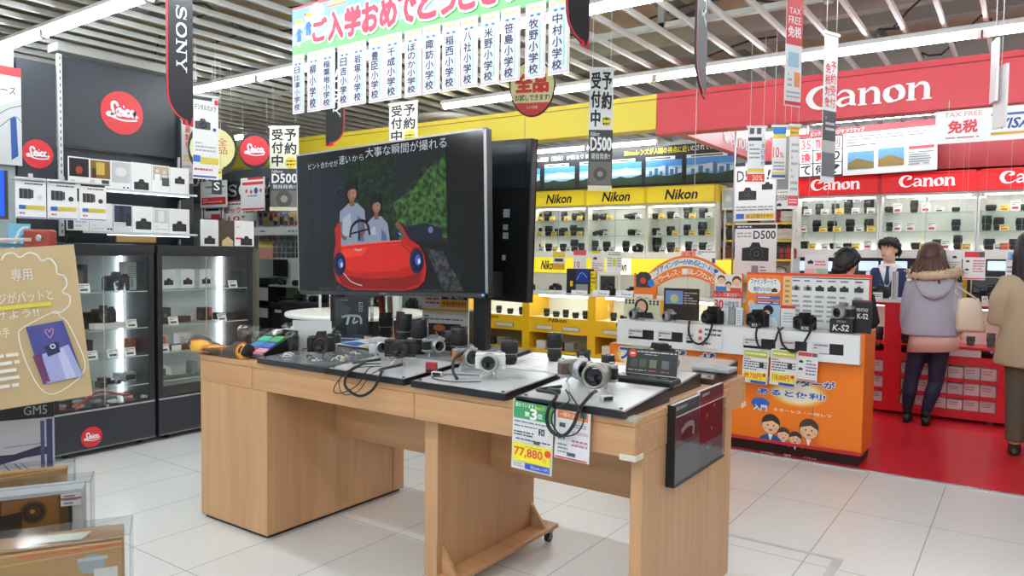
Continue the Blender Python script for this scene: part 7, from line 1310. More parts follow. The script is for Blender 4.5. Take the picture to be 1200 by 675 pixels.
hcard(921, 940, -20, 125, 3.6, 62, 'tall narrow hanging tax free card with red upper half', [('R', '#c9303a', 0, 0, 1, .5), ('T', '#f2dcdc', 'TAX', .15, .2, .85, .25), ('T', '#f2dcdc', 'FREE', .12, .27, .88, .33), ('T', '#f2dcdc', '免税', .1, .35, .9, .44, {'b': .03}), ('R', '#9fc4da', .15, .56, .8, .68), ('L', '#9a9da0', .15, .72, .4, .85, 3), ('R', '#e08a4a', .55, .72, .9, .84), ('L', '#a8abad', .1, .87, .9, .94, 2), ('R', '#c9303a', 0, .96, 1, .99)], '#e6e7e8')
hcard(964.5, 980, 38, 214, 4.2, 68, 'very tall narrow hanging card, white above and dark below, over the brand word', [('V', '#d0525a', '予約受付', .5, .18, .9, .50, .02), ('V', '#d0525a', '免税対象', .1, .2, .48, .5, .02), ('R', '#4d4f53', 0, .52, 1, .72), ('L', '#cfcfd2', .2, .55, .9, .66, 3), ('R', '#b9b6b2', 0, .72, 1, .8), ('R', '#6d6f73', 0, .8, 1, .96)], '#e9eaea')
hcard(876, 896.5, 148, 213, 5.3, 30, 'hanging card with blue vertical text in front of the red return fascia', [('R', '#55585c', .1, .0, .35, .14), ('R', '#55585c', .5, .0, .75, .14), ('R', '#2d2f33', .02, .2, .8, .26), ('L', '#8a8d90', .1, .3, .7, .6, 4), ('V', '#3a4a8a', '本日受付', .78, .3, .98, .72), ('R', '#d9c24a', .05, .76, .95, .82), ('R', '#d8403a', 0, .86, 1, 1), ('T', '#f6dcb8', '30%', .3, .88, .9, .98)], '#e6e7e8')
hcard(905, 921, 147, 210, 5.25, 30, 'hanging card with blue header and red figure ten', [('R', '#2f7fc8', 0, 0, 1, .16), ('R', '#e0cf4a', 0, .16, 1, .24), ('T', '#d8403a', '10', .05, .4, .5, .6), ('T', '#d8403a', '%', .55, .5, .85, .6), ('L', '#8a8d90', .1, .66, .9, .85, 3), ('R', '#2f5fb0', 0, .92, 1, .97), ('R', '#e0cf4a', 0, .86, 1, .91)], '#e6e7e8')
hcard(924.5, 936, 146, 245, 5.2, 45, 'narrow hanging card with yellow header and red foot block', [('R', '#e3b53a', 0, 0, 1, .14), ('L', '#9a6a5a', .1, .02, .9, .12, 2), ('L', '#a8abad', .2, .2, .9, .8, 8), ('R', '#d8525a', 0, .84, 1, .96), ('L', '#f0d8d8', .1, .87, .9, .94, 2)], '#e2e2df')
s = Spot(((at(1096, 150, Y=5.45).x + .0) + .30, 5.45, at(1130, 167, Y=5.45).z), 0, .60, .205)
o = card('payment_sign', 'white hanging sign reading TAX FREE and VISA below the red fascia', 'sign', s, [('T', '#e0888c', 'TAX FREE', .08, .06, .42, .2, {'b': .0}), ('T', '#d8404a', '免税', .12, .32, .38, .7, {'b': .04}), ('L', '#b86a70', .1, .8, .4, .88, 1), ('R', '#2f5fa8', .5, .2, .86, .27), ('T', '#2b3f8a', 'VISA', .56, .36, .84, .66, {'b': .03, 's': .25}), ('R', '#e0a53a', .5, .76, .86, .84)], bg='#f4f6f6', th=.01); strings(s, '', z1=2.51, parent=o)
for k, (x, y1) in enumerate(((1161, 120), (1168, 150))):
    a = at(x, 60, Y=4.6); b = at(x + 3, y1, Y=4.6); mb = MB(); mb.box(-.006, -.05, 0, .006, .05, .32, M('#d9d3d3', .4)); mb.tube([(0, 0, .31), (0, 0, 3.05 - b.z)], .002, STR, 4); o = part('price_strip', mb); o.location = tuple(b); o.rotation_euler = (0, 0, .3 * (k + 1)); tag(o, ('edge-on hanging strip over the red fascia near the VISA sign, upper one', 'edge-on hanging strip over the red fascia near the VISA sign, lower one')[k], 'hanging strip', 'edge-on hanging strips')
for k, (x, y0, y1, Y) in enumerate(((812, 0, 300, 5.0), (615, 110, 165, 3.6), (458, 108, 165, 4.2))):
    mb = MB(); a = at(x, y1, Y=Y); mb.tube([tuple(a), (a.x, a.y, 3.05)], .002, STR, 4); tag(part('ceiling_string', mb), ('long thin white cord hanging before the yellow fascia', 'thin white cord behind the cream round sign', 'thin white cord above the television')[k], 'cord')

for o in list(bpy.data.objects):
    if o.parent is None and o.name.split('.')[0] in ('hanging_sheet', 'brand_header', 'lens_notice', 'comparison'):
        g = MB(); w_ = o.bound_box[4][0] * .8; h_ = o.bound_box[1][2]; lz_ = (2.5 if o.location.y < 5.8 else 3.055) - o.location.z
        for a in (-w_, w_): g.tube([(a, .002, h_ - .01), (a, .002, lz_)], .0009, STR, 4)
        part('cord', g, o)
# ================================================================ foreground at the left edge
def near(px, py, d): return EYE + ray(px, py) / F_PX * d
def nspot(x0, x1, yt, yb, d, rz, ry=0, rx=0):
    c = near((x0 + x1) / 2, yb, d); s = spot(x0, x1, yt, yb, Y=c.y, rz=rz, ry=ry, rx=rx); s.w = abs(s.w); return s
s = nspot(-58, 108, 291, 476, 1.25, 66); s.ry = math.radians(-5.5)
wv, yh = '#f3f0e8', '#e6d64a'
ops = [('B', wv, [(.47, .07), (.50, .035), (.56, .03), (.60, .06), (.66, .035), (.72, .05), (.75, .09), (.81, .08), (.85, .13), (.85, .18), (.90, .20), (.91, .26), (.87, .30), (.92, .33), (.91, .39), (.84, .43), (.78, .43)], .012),
       ('T', wv, '7', .37, .10, .44, .20, {'b': .01}), ('T', wv, '専用', .52, .13, .67, .205, {'b': .004}), ('T', wv, 'イジがバットと', .34, .275, .80, .345, {'b': .0}), ('R', yh, .30, .355, .78, .38), ('T', wv, 'けよう!!', .38, .385, .68, .44, {'b': .0}), ('T', wv, 'いい手', .30, .49, .46, .55, {'b': 0}),
       ('B', wv, [(.52, .53), (.56, .50), (.80, .42), (.83, .46), (.88, .50), (.95, .68), (.97, .80), (.90, .88), (.72, .95), (.62, .90), (.55, .74), (.52, .60), (.52, .53)], .009),
       ('L', wv, .34, .64, .50, .88, 5)]
ph = lambda u, v: (.575 + u * .34 + v * .03, .50 - u * .02 + v * .38)
pq = lambda pts: [ph(a, b) for a, b in pts]
ops += [('P', '#4a4c90', pq([(0, 0), (.80, 0), (1, 1), (.12, 1.0)])), ('P', '#4f5296', pq([(.25, 0), (.68, 0), (.78, .5), (.3, .5)])), ('P', '#a9aede', pq([(.22, .5), (.82, .42), (1, 1), (.2, 1)])), ('P', '#c9ccee', pq([(.55, .48), (.7, .46), (.85, 1), (.62, 1)])), ('P', '#6d3a62', pq([(.02, .5), (.2, .48), (.28, .98), (.12, .95)])), ('P', '#2a2a50', pq([(.3, .38), (.6, .34), (.62, .52), (.34, .56)])), ('C', '#dfe2f2', *ph(.48, .4), .022, 1.0), ('C', '#3a3c66', *ph(.48, .4), .012, 1.0), ('B', '#e8a0b8', pq([(.42, .2), (.38, .12), (.44, .1), (.47, .15), (.52, .1), (.56, .13), (.47, .25), (.42, .2)]), .006)]
o = card('handwritten_poster', 'tan handwritten poster with a photo of a person carrying a camera', 'poster', s, ops, bg='#cdb488', th=.004)
mb = MB(); q0 = near(-12, 500, 1.4); mb.tube([(q0.x, q0.y, 0), (q0.x, q0.y, 1.5)], .01, M('#9a9da0', .3, .6)); o = part('sign_pole', mb); tag(o, 'thin metal pole behind the tan handwritten poster', 'pole')
s = nspot(-60, 64, 474, 562, 1.32, 66); s2 = s
card('camera_brochure', 'grey brochure with a black name band and blue bridge picture under the tan poster', 'brochure', s, [('R', '#26282e', 0, 0, 1, .22), ('T', '#a9acb0', 'GM5', .70, .05, .93, .17, {'b': 0}), ('P', '#b9bec6', [(0, .22), (1, .22), (1, 1), (0, 1)]), ('P', '#30334f', [(0, .66), (.6, .68), (.85, .6), (.92, .62), (.92, .72), (.7, .74), (.4, .82), (0, .86)]), ('R', '#4a4e78', .86, .26, .9, 1), ('R', '#3c3f66', .92, .24, .98, 1), ('B', '#4a4e6a', [(.5, .58), (.92, .56)], .006), ('B', '#30334f', [(.5, .8), (.62, 1)], .01), ('B', '#30334f', [(.6, .8), (.74, 1)], .01), ('B', '#30334f', [(.66, .8), (.8, .98)], .008)], bg='#b9bec6', th=.004)
# monitor edge
s = nspot(-60, 9, 198, 256, 1.5, 66); card('small_monitor', 'bright blue monitor edge cut off by the left picture edge', 'monitor', s, [('R', M('#1c50d8', .3, 0, .75), 0, 0, .94, .94)], bg='#3a3d44', th=.02)
mb = MB(); c = near(47, 279, 2.4); mb.rbox(-.045, -.02, -.03, .045, .02, .028, M('#8f3325', .55), .008, 2); o = part('leather_case', mb); o.location = tuple(c); o.rotation_euler = (0, 0, .6); tag(o, 'small red leather case with a metal snap above the tan poster', 'case')
g = MB(); g.lathe([(.011, 0), (.011, .004), (.007, .007)], (.01, -.02, .0), (0, -1, 0), M('#b9bbbd', .3, .8), 16); part('snap_button', g, o)
mb = MB(); d1 = near(-60, 282, 2.35); d2 = near(37, 281, 2.38); mb.tube([tuple(d1), tuple(d2)], .007, M('#c9b4ae', .3)); tag(part('display_rod', mb), 'pale pink display rod running into the red leather case', 'rod')
mb = MB(); mb.box(-.5, 0, 0, .1, .05, .012, M('#4a6a70', .3)); o = part('display_ledge', mb); c = near(40, 290, 2.42); o.location = tuple(c); o.rotation_euler = (0, 0, .6); tag(o, 'thin grey ledge carrying the red leather case', 'ledge')
# boxed goods on a shelf
def clearbox(x0, x1, yt, yb, d, rz, label, dep, ops, bg, nm='packaged_case'):
    s = nspot(x0, x1, yt, yb, d, rz); r = card(nm, label, 'package', s, ops, bg=bg, th=dep)
    g = MB(); g.box(-s.w / 2 - .012, -.006, -.002, s.w / 2 + .012, -.004, s.h + .012, glass('#f6f8f8', .05, .05)); g.box(s.w / 2 + .010, -.006, -.002, s.w / 2 + .012, dep, s.h + .012, glass('#f0f2f2', .12, .1)); g.box(-s.w / 2 - .012, -.006, s.h + .010, s.w / 2 + .012, dep, s.h + .012, glass('#f4f6f6', .12, .1)); part('clear_wrap', g, r)
    return s, r
kr = '#b88442'
clearbox(-90, 79, 557, 650, 1.20, 62, 'kraft hang-card box with a punched hole, rearmost of the three packages', .02, [('C', '#2a3050', .66, .17, .012, 1), ('B', '#e6c89a', [(0, .12), (.5, .05), (1, .0)], .006)], kr)
clearbox(-100, 98, 583, 690, 1.10, 60, 'clear-wrapped package showing a dark camera in a brown case, middle package', .05, [('R', '#1c1d28', 0, .04, .93, 1), ('P', '#8a5a2c', [(.50, .05), (.90, .03), (.91, .6), (.48, .6)]), ('P', '#5a3d22', [(.84, .05), (.9, .04), (.92, .6), (.86, .6)]), ('C', '#5a3c20', .69, .20, .085, 1), ('C', '#15141a', .69, .20, .070, 1), ('C', '#3a2c22', .69, .20, .045, 1), ('C', '#b07a3c', .685, .19, .016, 1), ('P', '#15151c', [(.40, .22), (.62, .18), (.62, .5), (.40, .5)]), ('R', '#e6e2e0', .86, .03, .99, .17), ('R', '#c9404a', .86, .08, .99, .10), ('L', '#7a7d90', .88, .04, .97, .16, 3)], '#c6c8cc')
s, r = clearbox(-110, 143, 652, 760, .98, 60, 'kraft package with a clear top and silver camera picture, frontmost package', .075, [('R', '#c08f50', 0, 0, 1, 1), ('R', '#d86a2c', .5, .0, 1, .03), ('C', '#a9adb4', .85, .2, .07, .8), ('R', '#c9ccd2', .78, .12, .93, .16), ('R', '#e3e1dc', .86, .26, .98, .4), ('B', '#dfa868', [(.3, .1), (1, .04)], .01)], '#c08f50')
g = MB(); g.add([(-s.w / 2, .01, s.h + .002), (s.w / 2, .01, s.h + .002), (s.w / 2, .07, s.h + .002), (-s.w / 2, .07, s.h + .002)], [(0, 1, 2, 3)], M('#a8763c', .4)); g.add([(0, .03, s.h + .004), (.07, .02, s.h + .004), (.08, .05, s.h + .004), (.01, .055, s.h + .004)], [(0, 1, 2, 3)], M('#dcdcc8', .4)); part('paper_insert', g, r, raw=True)
c = near(-30, 770, 1.1); mb = MB(); zz = s.loc.z - .004
mb.box(-.35, -.20, zz - .04, .16, .30, zz, M('#8b8e90', .4)); mb.box(-.33, -.18, 0, .14, .28, zz - .04, M('#6d7073', .5)); o = part('goods_shelf', mb); o.location = (c.x, c.y, 0); o.rotation_euler = (0, 0, math.radians(60)); tag(o, 'grey goods shelf under the wrapped packages in the corner', 'shelf')

# ================================================================ people
SKIN_ = M('#dcb091', .55)
def blend(o, vox=.011, it=4):
    m = o.modifiers.new('merge', 'REMESH'); m.mode = 'VOXEL'; m.voxel_size = vox; m.use_smooth_shade = True
    s_ = o.modifiers.new('smooth', 'SMOOTH'); s_.iterations = it; s_.factor = .5
def ring(cx, cy, z, rx, ry, n=18, p=2.3, tilt=0):
    out = []
    for i in range(n):
        a = 2 * PI * i / n; c, s_ = math.cos(a), math.sin(a)
        out.append((cx + rx * math.copysign(abs(c) ** (2 / p), c), cy + ry * math.copysign(abs(s_) ** (2 / p), s_), z + tilt * c))
    return out
def head_shapes(mb, c, yaw, neck_to, s=1.0):
    """c: middle of the head; yaw 0 faces -y"""
    old = mb.T; mb.T = Matrix.Translation(c) @ Matrix.Rotation(yaw, 4, 'Z') @ Matrix.Scale(s, 4)
    mb.ball((0, .012, .03), (.074, .092, .085), SKIN_, 18, 12); mb.ball((0, -.018, -.035), (.057, .066, .075), SKIN_, 16, 10); mb.ball((0, -.045, -.085), (.026, .026, .022), SKIN_, 10, 8)
    mb.loft([ring(0, -.083, .012, .006, .010, 8), ring(0, -.092, -.008, .010, .012, 8), ring(0, -.095, -.022, .014, .014, 8), ring(0, -.083, -.03, .012, .008, 8)], SKIN_)
    mb.ball((0, -.078, -.053), (.022, .012, .010), SKIN_, 10, 8); mb.ball((0, -.075, .03), (.045, .02, .012), SKIN_, 10, 8)
    for e in (-1, 1): mb.ball((e * .075, .01, -.005), (.010, .018, .028), SKIN_, 10, 8); mb.ball((e * .040, -.055, -.02), (.02, .02, .022), SKIN_, 10, 8)
    mb.T = old
    mb.tube([tuple(Vector(c) + Vector((0, .01, -.05))), tuple(neck_to)], [.052 * s, .056 * s], SKIN_, 14)
def hand(mb, wrist, d, side=1):
    """relaxed hand: palm, four unequal bent fingers and a thumb; d: pointing direction"""
    a, b, c = basis(d); w_ = Vector(wrist)
    mb.loft([[tuple(w_ + c * t + a * (rx * math.cos(q)) + b * (ry * math.sin(q))) for q in [2 * PI * k / 10 for k in range(10)]] for t, rx, ry in ((0, .024, .018), (.03, .034, .017), (.07, .038, .014), (.085, .034, .012))], SKIN_)
    for k, L_ in enumerate((.058, .068, .064, .05)):
        o_ = w_ + c * .078 + a * (-.027 + .018 * k); mb.tube([tuple(o_), tuple(o_ + c * L_ * .5 + b * .004), tuple(o_ + c * L_ * .85 + b * .016), tuple(o_ + c * L_ + b * .026)], [.0088, .0082, .0075, .006], SKIN_, 8)
    mb.tube([tuple(w_ + c * .025 + a * .026 * side), tuple(w_ + c * .055 + a * .047 * side + b * .008), tuple(w_ + c * .085 + a * .050 * side + b * .02)], [.011, .0095, .0075], SKIN_, 8)
def face(parent, c, yaw, s=1.0, brow='#1a1413'):
    T = Matrix.Translation(c) @ Matrix.Rotation(yaw, 4, 'Z') @ Matrix.Scale(s, 4)
    mb = MB(); mb.T = T
    for e in (-1, 1): mb.ball((e * .030, -.0775, .004), (.0125, .006, .0055), M('#e9e4df', .3), 10, 6); mb.ball((e * .030, -.083, .004), (.0055, .003, .005), M('#17120f', .2), 8, 6)
    part('eyes', mb, parent)
    mb = MB(); mb.T = T
    for e in (-1, 1): mb.tube([(e * .014, -.085, .024), (e * .030, -.084, .030), (e * .046, -.074, .025)], [.003, .0035, .002], M(brow, .7), 6)
    part('eyebrows', mb, parent)
    mb = MB(); mb.T = T; mb.tube([(-.020, -.084, -.054), (-.008, -.090, -.051), (.008, -.090, -.051), (.020, -.084, -.054)], [.002, .005, .005, .002], M('#a8605a', .5), 6); part('lips', mb, parent)
def cap_hair(mb, c, yaw, m, s=1.0, drop=-.02, back=-.07, front=.03, puff=1.0, seed=1):
    """cap of hair with tufts; hangs lower at the back than at the brow"""
    T = Matrix.Translation(c) @ Matrix.Rotation(yaw, 4, 'Z') @ Matrix.Scale(s, 4); n, rn = 26, 9; rnd = random.Random(seed); vs = []; old = mb.T; mb.T = T
    top = (0, .012, .03 + .100 * puff); rings = []
    for j in range(1, rn + 1):
        r_ = []
        for i in range(n):
            a = 2 * PI * i / n; f = (1 + math.sin(a)) / 2                # 1 at the back (+y)
            low = front + (back - front) * min(1, f * 1.15) ** 1.4; z_top = .03 + .098 * puff
            t = j / rn; z = z_top * math.cos(t * PI / 2) + low * (1 - math.cos(t * PI / 2)) if False else z_top + (low - z_top) * (1 - math.cos(t * PI / 2))
            rr = math.sin(min(1, t * 1.15) * PI / 2) * (1 + rnd.uniform(-.035, .035)) * puff
            r_.append((.086 * rr * math.cos(a), .012 + .104 * rr * math.sin(a), z + rnd.uniform(-.006, .006)))
        rings.append(r_)
    inner = [[(x * .9, .012 + (y - .012) * .9, z) for x, y, z in rings[-1]]]
    mb.loft([[(top[0], top[1], top[2])] * n] + rings + inner, m, True, False)
    for k in range(40):
        a = 2 * PI * k / 40 + rnd.uniform(-.08, .08); f = (1 + math.sin(a)) / 2; low = front + (back - front) * min(1, f * 1.15) ** 1.4; x, y = .088 * math.cos(a), .012 + .104 * math.sin(a)
        mb.tube([(x * .92, y * .92, low + .05), (x * 1.06, y * 1.06, low + .018), (x * .98 + rnd.uniform(-.01, .01), y * .98, low - rnd.uniform(.008, .03))], [.015, .013, .002], m, 6)
    for k in range(34):
        a = rnd.uniform(0, 2 * PI); z = rnd.uniform(.05, .11); q = math.sqrt(max(0, 1 - (z / .14) ** 2)); x, y = .08 * q * math.cos(a), .012 + .095 * q * math.sin(a)
        mb.tube([(x * .8, y * .8, z), (x * 1.08, y * 1.1, z + .012), (x * 1.2 + .01, y * 1.2, z - .012)], [.012, .009, .002], m, 6)
    mb.T = old
# --- man behind the red counter
YM = 8.62; mx = at(1042, 300, Y=YM).x; hz_ = at(1042, 277.5, Y=YM).z; hc = Vector((0, -.02, hz_ - .138))
mb = MB(); yaw = -.38
head_shapes(mb, hc, yaw, (0, .03, hz_ - .32), 1.06)
mb.loft([ring(0, .03, 0.92, .150, .10), ring(0, .03, 1.10, .150, .10), ring(0, .03, 1.22, .172, .105), ring(0, .03, hz_ - .38, .175, .095), ring(0, .03, hz_ - .32, .12, .075), ring(0, .03, hz_ - .28, .06, .06)], SKIN_)
for e in (-1, 1):
    mb.tube([(e * .085, .03, .95), (e * .09, .03, .5), (e * .09, .04, .08)], [.085, .058, .042], SKIN_, 14)
    mb.tube([(e * .165, .03, hz_ - .38), (e * .21, .04, hz_ - .64), (e * .215, .0, hz_ - .86)], [.05, .042, .028], SKIN_, 12); hand(mb, (e * .215, .0, hz_ - .86), (0, -.15, -1), -e)
    mb.ball((e * .09, -.02, .035), (.045, .12, .035), SKIN_)
o = part('person', mb); blend(o, .009, 3); o.location = (mx, YM, 0); tag(o, 'person in a navy vest and tie with white shirt standing behind the red counter', 'person'); man = o
face(man, hc, yaw, 1.06)
mb = MB(); cap_hair(mb, hc, yaw, M('#17120f', .6), 1.06, back=-.055, front=.052, puff=1.0, seed=3); part('hair', mb, man, label='short tousled black hair')
sh = M('#e9eaec', .7); mb = MB()
mb.loft([ring(0, .03, 0.93, .158, .108), ring(0, .03, 1.10, .158, .108), ring(0, .03, 1.22, .180, .113), ring(0, .03, hz_ - .38, .184, .103), ring(0, .03, hz_ - .32, .125, .083), ring(0, .03, hz_ - .275, .066, .068)], sh)
for e in (-1, 1): mb.tube([(e * .160, .03, hz_ - .375), (e * .207, .035, hz_ - .60), (e * .212, .03, hz_ - .70), (e * .215, .01, hz_ - .82)], [.062, .055, .05, .042], sh, 12)
q = part('shirt', mb, man); blend(q, .012, 3)
vm = M('#1c2a52', .8); mb = MB(); rows = [(0.90, .166, .118), (1.10, .166, .118), (1.22, .188, .122), (hz_ - .385, .190, .112), (hz_ - .33, .150, .095)]
V_, F_ = [], []; n = 28
for j, (z, rx_, ry_) in enumerate(rows):
    for i in range(n):                                                # open V at the front
        t = i / (n - 1); gap = (.0, .0, .10, .34, .62)[j] ; a = -PI / 2 + gap + (2 * PI - 2 * gap) * t; V_.append((rx_ * math.cos(a), .03 + ry_ * math.sin(a), z))
for j in range(len(rows) - 1):
    for i in range(n - 1): F_.append((j * n + i, j * n + i + 1, (j + 1) * n + i + 1, (j + 1) * n + i))
mb.add(V_, F_, vm, True); q = part('vest', mb, man); so = q.modifiers.new('thick', 'SOLIDIFY'); so.thickness = .008; so.offset = 1
mb = MB(); zc1 = hz_ - .31
mb.add([(-.018, -.062, zc1), (.018, -.062, zc1), (.013, -.078, zc1 - .03), (.026, -.098, zc1 - .17), (0, -.1, zc1 - .20), (-.026, -.098, zc1 - .17), (-.013, -.078, zc1 - .03)], [(0, 1, 2, 6), (6, 2, 3, 4, 5)], M('#26335c', .6)); q = part('tie', mb, man, raw=True); so = q.modifiers.new('thick', 'SOLIDIFY'); so.thickness = .006
mb = MB(); mb.loft([ring(0, .018, hz_ - .315, .078, .078, 16), ring(0, .010, hz_ - .285, .068, .070, 16)], sh, True, False); q = part('shirt_collar', mb, man); so = q.modifiers.new('thick', 'SOLIDIFY'); so.thickness = .004
mb = MB(); mb.tube([(-.06, .0, hz_ - .33), (-.075, -.085, hz_ - .45), (-.02, -.105, hz_ - .60), (.03, -.11, hz_ - .64)], .003, M('#3f7a55', .6)); mb.tube([(.06, .0, hz_ - .33), (.085, -.08, hz_ - .43), (.06, -.105, hz_ - .60), (.03, -.11, hz_ - .64)], .003, M('#d8dcdc', .6)); mb.box(.01, -.118, hz_ - .72, .07, -.112, hz_ - .64, M('#dfe8e4', .4)); part('lanyard_badge', mb, man)
tm = M('#1f2230', .8); mb = MB(); mb.loft([ring(0, .03, .80, .165, .115), ring(0, .03, .95, .160, .112)], tm)
for e in (-1, 1): mb.tube([(e * .08, .03, .88), (e * .088, .03, .5), (e * .09, .045, .09)], [.09, .068, .055], tm, 14)
q = part('trousers', mb, man); blend(q, .012, 2)
for e in (-1, 1): mb = MB(); mb.loft([ring(e * .09, -.02, z, a, b, 14) for z, a, b in ((0, .045, .125), (.03, .047, .125), (.055, .042, .10), (.08, .038, .06))], M('#121214', .4)); part('shoe', mb, man)

# --- woman standing at the red counter, seen from behind
YW_ = 7.58; wx = at(1092, 350, Y=YW_).x; wxx = lambda px, y=400: at(px, y, Y=YW_).x - wx; wz = lambda y, px=1090: at(px, y, Y=YW_).z
ht = wz(283); hc = Vector((wxx(1092, 300), .0, ht - .125))
mb = MB(); head_shapes(mb, hc, PI - .35, (wxx(1093, 320), .0, ht - .32), .98)
hipz, kneez = .86, .50
lh, rh = (wxx(1080), 0, hipz), (wxx(1102), 0, hipz); lk, rk = (wxx(1069), .02, wz(448)), (wxx(1098), .03, wz(448)); la, ra = (wxx(1065), .05, .115), (wxx(1088), .0, .115)
mb.loft([ring(wxx(1091), 0, .80, .155, .105), ring(wxx(1091), 0, .93, .150, .10), ring(wxx(1091), 0, 1.08, .12, .085), ring(wxx(1092), 0, 1.22, .15, .095), ring(wxx(1092), 0, ht - .35, .155, .08), ring(wxx(1093), 0, ht - .29, .05, .05)], SKIN_)
for a, b, c in ((lh, lk, la), (rh, rk, ra)): mb.tube([a, b, c], [.088, .056, .036], SKIN_, 16)
for e, hx in ((-1, 1063), (1, 1122)): mb.tube([(wxx(1092) + e * .14, 0, ht - .36), (wxx(hx), -.01, 1.12), (wxx(hx) + e * .01, .06, .92)], [.046, .038, .026], SKIN_, 12); hand(mb, (wxx(hx) + e * .01, .06, .92), (0, .45, -1), e)
for a in (la, ra): mb.loft([ring(a[0], a[1] + .03, .10, .034, .05, 12), ring(a[0], a[1] + .07, .05, .038, .08, 12), ring(a[0], a[1] + .08, .03, .036, .09, 12)], SKIN_)
wo = part('person', mb); blend(wo, .009, 3); wo.location = (wx, YW_, 0); tag(wo, 'person with brown hair in a pale grey hooded coat and dark leggings, seen from behind', 'person')
face(wo, hc, PI - .35, .98, '#3a2418')
lg = M('#171c38', .7); mb = MB()
mb.loft([ring(wxx(1091), 0, .78, .162, .115), ring(wxx(1091), 0, .90, .158, .11)], lg)
for a, b, c in ((lh, lk, la), (rh, rk, ra)):
    a_, b_, c_ = Vector(a), Vector(b), Vector(c); calf = b_ + (c_ - b_) * .35 + Vector((0, -.02, 0)); mb.tube([tuple(a_), tuple(a_ + (b_ - a_) * .5), b, tuple(calf), tuple(c_ + Vector((0, 0, .01)))], [.098, .082, .062, .062, .042], lg, 18)
q = part('leggings', mb, wo); blend(q, .011, 3)
for a in (la, ra):
    mb = MB(); bk = M('#121214', .4); mb.loft([ring(a[0], a[1] + .10, .006, .036, .10, 14), ring(a[0], a[1] + .095, .03, .040, .105, 14), ring(a[0], a[1] + .045, .085, .040, .07, 14), ring(a[0], a[1] + .0, .135, .040, .045, 14)], bk); mb.loft([ring(a[0], a[1] - .03, .0, .024, .022, 12), ring(a[0], a[1] - .02, .08, .034, .034, 12)], bk); part('shoe', mb, wo, label='black heeled shoe')
pk_ = M('#dcbdb0', .8); mb = MB(); z1, z2 = wz(392), wz(415)
mb.loft([ring(wxx(1093), 0, z2 + .03, .205, .14, 24, 2.2, .02), ring(wxx(1093), 0, z1 - .02, .190, .135, 24), ring(wxx(1093), 0, z1 + .06, .18, .13, 24)], pk_); part('tunic_hem', mb, wo, label='pale pink tunic hem')
ct = M('#a9adbb', .85, noise=.08); mb = MB(); cxm = 1090
zz = [wz(393), wz(375), wz(355), wz(340), wz(330), wz(322)]
mb.loft([ring(wxx(1089), 0, zz[0], .225, .155, 24), ring(wxx(1089), 0, zz[1], .215, .150, 24), ring(wxx(1089), 0, zz[2], .20, .145, 24), ring(wxx(1090), 0, zz[3], .20, .135, 24), ring(wxx(1091), .0, zz[4], .185, .12, 24), ring(wxx(1092), .0, zz[5], .12, .10, 24)], ct)
for e, hx, hx2 in ((-1, 1063, 1061), (1, 1119, 1122)): mb.tube([(wxx(1091) + e * .15, 0, zz[4] - .01), (wxx(hx), -.01, zz[2] - .02), (wxx(hx2), .02, zz[1] - .01), (wxx(hx2) - e * .004, .05, zz[0] + .04)], [.075, .066, .058, .052], ct, 14)
q = part('coat', mb, wo); blend(q, .012, 4)
mb = MB(); hd = []                                                    # hood lying on the back
for z, rx_, ry_, cy2 in ((wz(351), .02, .012, -.155), (wz(346), .09, .03, -.155), (wz(338), .135, .045, -.135), (wz(328), .155, .065, -.10), (wz(320), .15, .08, -.06)): hd.append(ring(wxx(1094), cy2, z, rx_, ry_, 18, 2.0))
mb.loft(hd, ct); q = part('hood', mb, wo); blend(q, .011, 3)
fur = M('#d9c4a4', .95, noise=.3); mb = MB(); rnd = random.Random(9)
P_ = [(wxx(1064), -.02, wz(320)), (wxx(1072), -.10, wz(322)), (wxx(1085), -.165, wz(323)), (wxx(1100), -.165, wz(322)), (wxx(1114), -.12, wz(320)), (wxx(1122), -.03, wz(318)), (wxx(1112), .09, wz(317)), (wxx(1073), .09, wz(318))]
mb.tube(P_, [.034, .04, .046, .04, .046, .034, .03, .03], fur, 10, close=True)
for k in range(420):
    i = rnd.randrange(8); t = rnd.random(); a, b = Vector(P_[i]), Vector(P_[(i + 1) % 8]); c = a + (b - a) * t; d = unit(Vector((rnd.uniform(-1, 1), rnd.uniform(-1, 1), rnd.uniform(-1, 1)))); mb.tube([tuple(c + d * .025), tuple(c + d * .062)], [.009, .002], fur, 4)
part('fur_trim', mb, wo, label='beige fur trim of the hood')
hm = bpy.data.materials.new('brown_hair'); hm.use_nodes = True; b = hm.node_tree.nodes['Principled BSDF']; b.inputs['Roughness'].default_value = .5
w_ = hm.node_tree.nodes.new('ShaderNodeTexNoise'); w_.inputs['Scale'].default_value = 5; tcn = hm.node_tree.nodes.new('ShaderNodeTexCoord'); mpn = hm.node_tree.nodes.new('ShaderNodeMapping'); mpn.inputs['Scale'].default_value = (14, 14, 1.2); r_ = hm.node_tree.nodes.new('ShaderNodeValToRGB'); r_.color_ramp.elements[0].color = lin('#2a1812'); r_.color_ramp.elements[1].color = lin('#5a3323')
for a_, b_ in ((tcn.outputs['Object'], mpn.inputs[0]), (mpn.outputs[0], w_.inputs['Vector']), (w_.outputs['Fac'], r_.inputs[0]), (r_.outputs[0], b.inputs['Base Color'])): hm.node_tree.links.new(a_, b_)
mb = MB(); X0 = hc.x; rows = [(ht, .012, .012), (ht - .012, .055, .06), (ht - .045, .088, .098), (ht - .10, .100, .108), (ht - .16, .108, .106), (ht - .21, .125, .108), (ht - .255, .148, .112), (ht - .295, .160, .110), (ht - .315, .13, .09)]
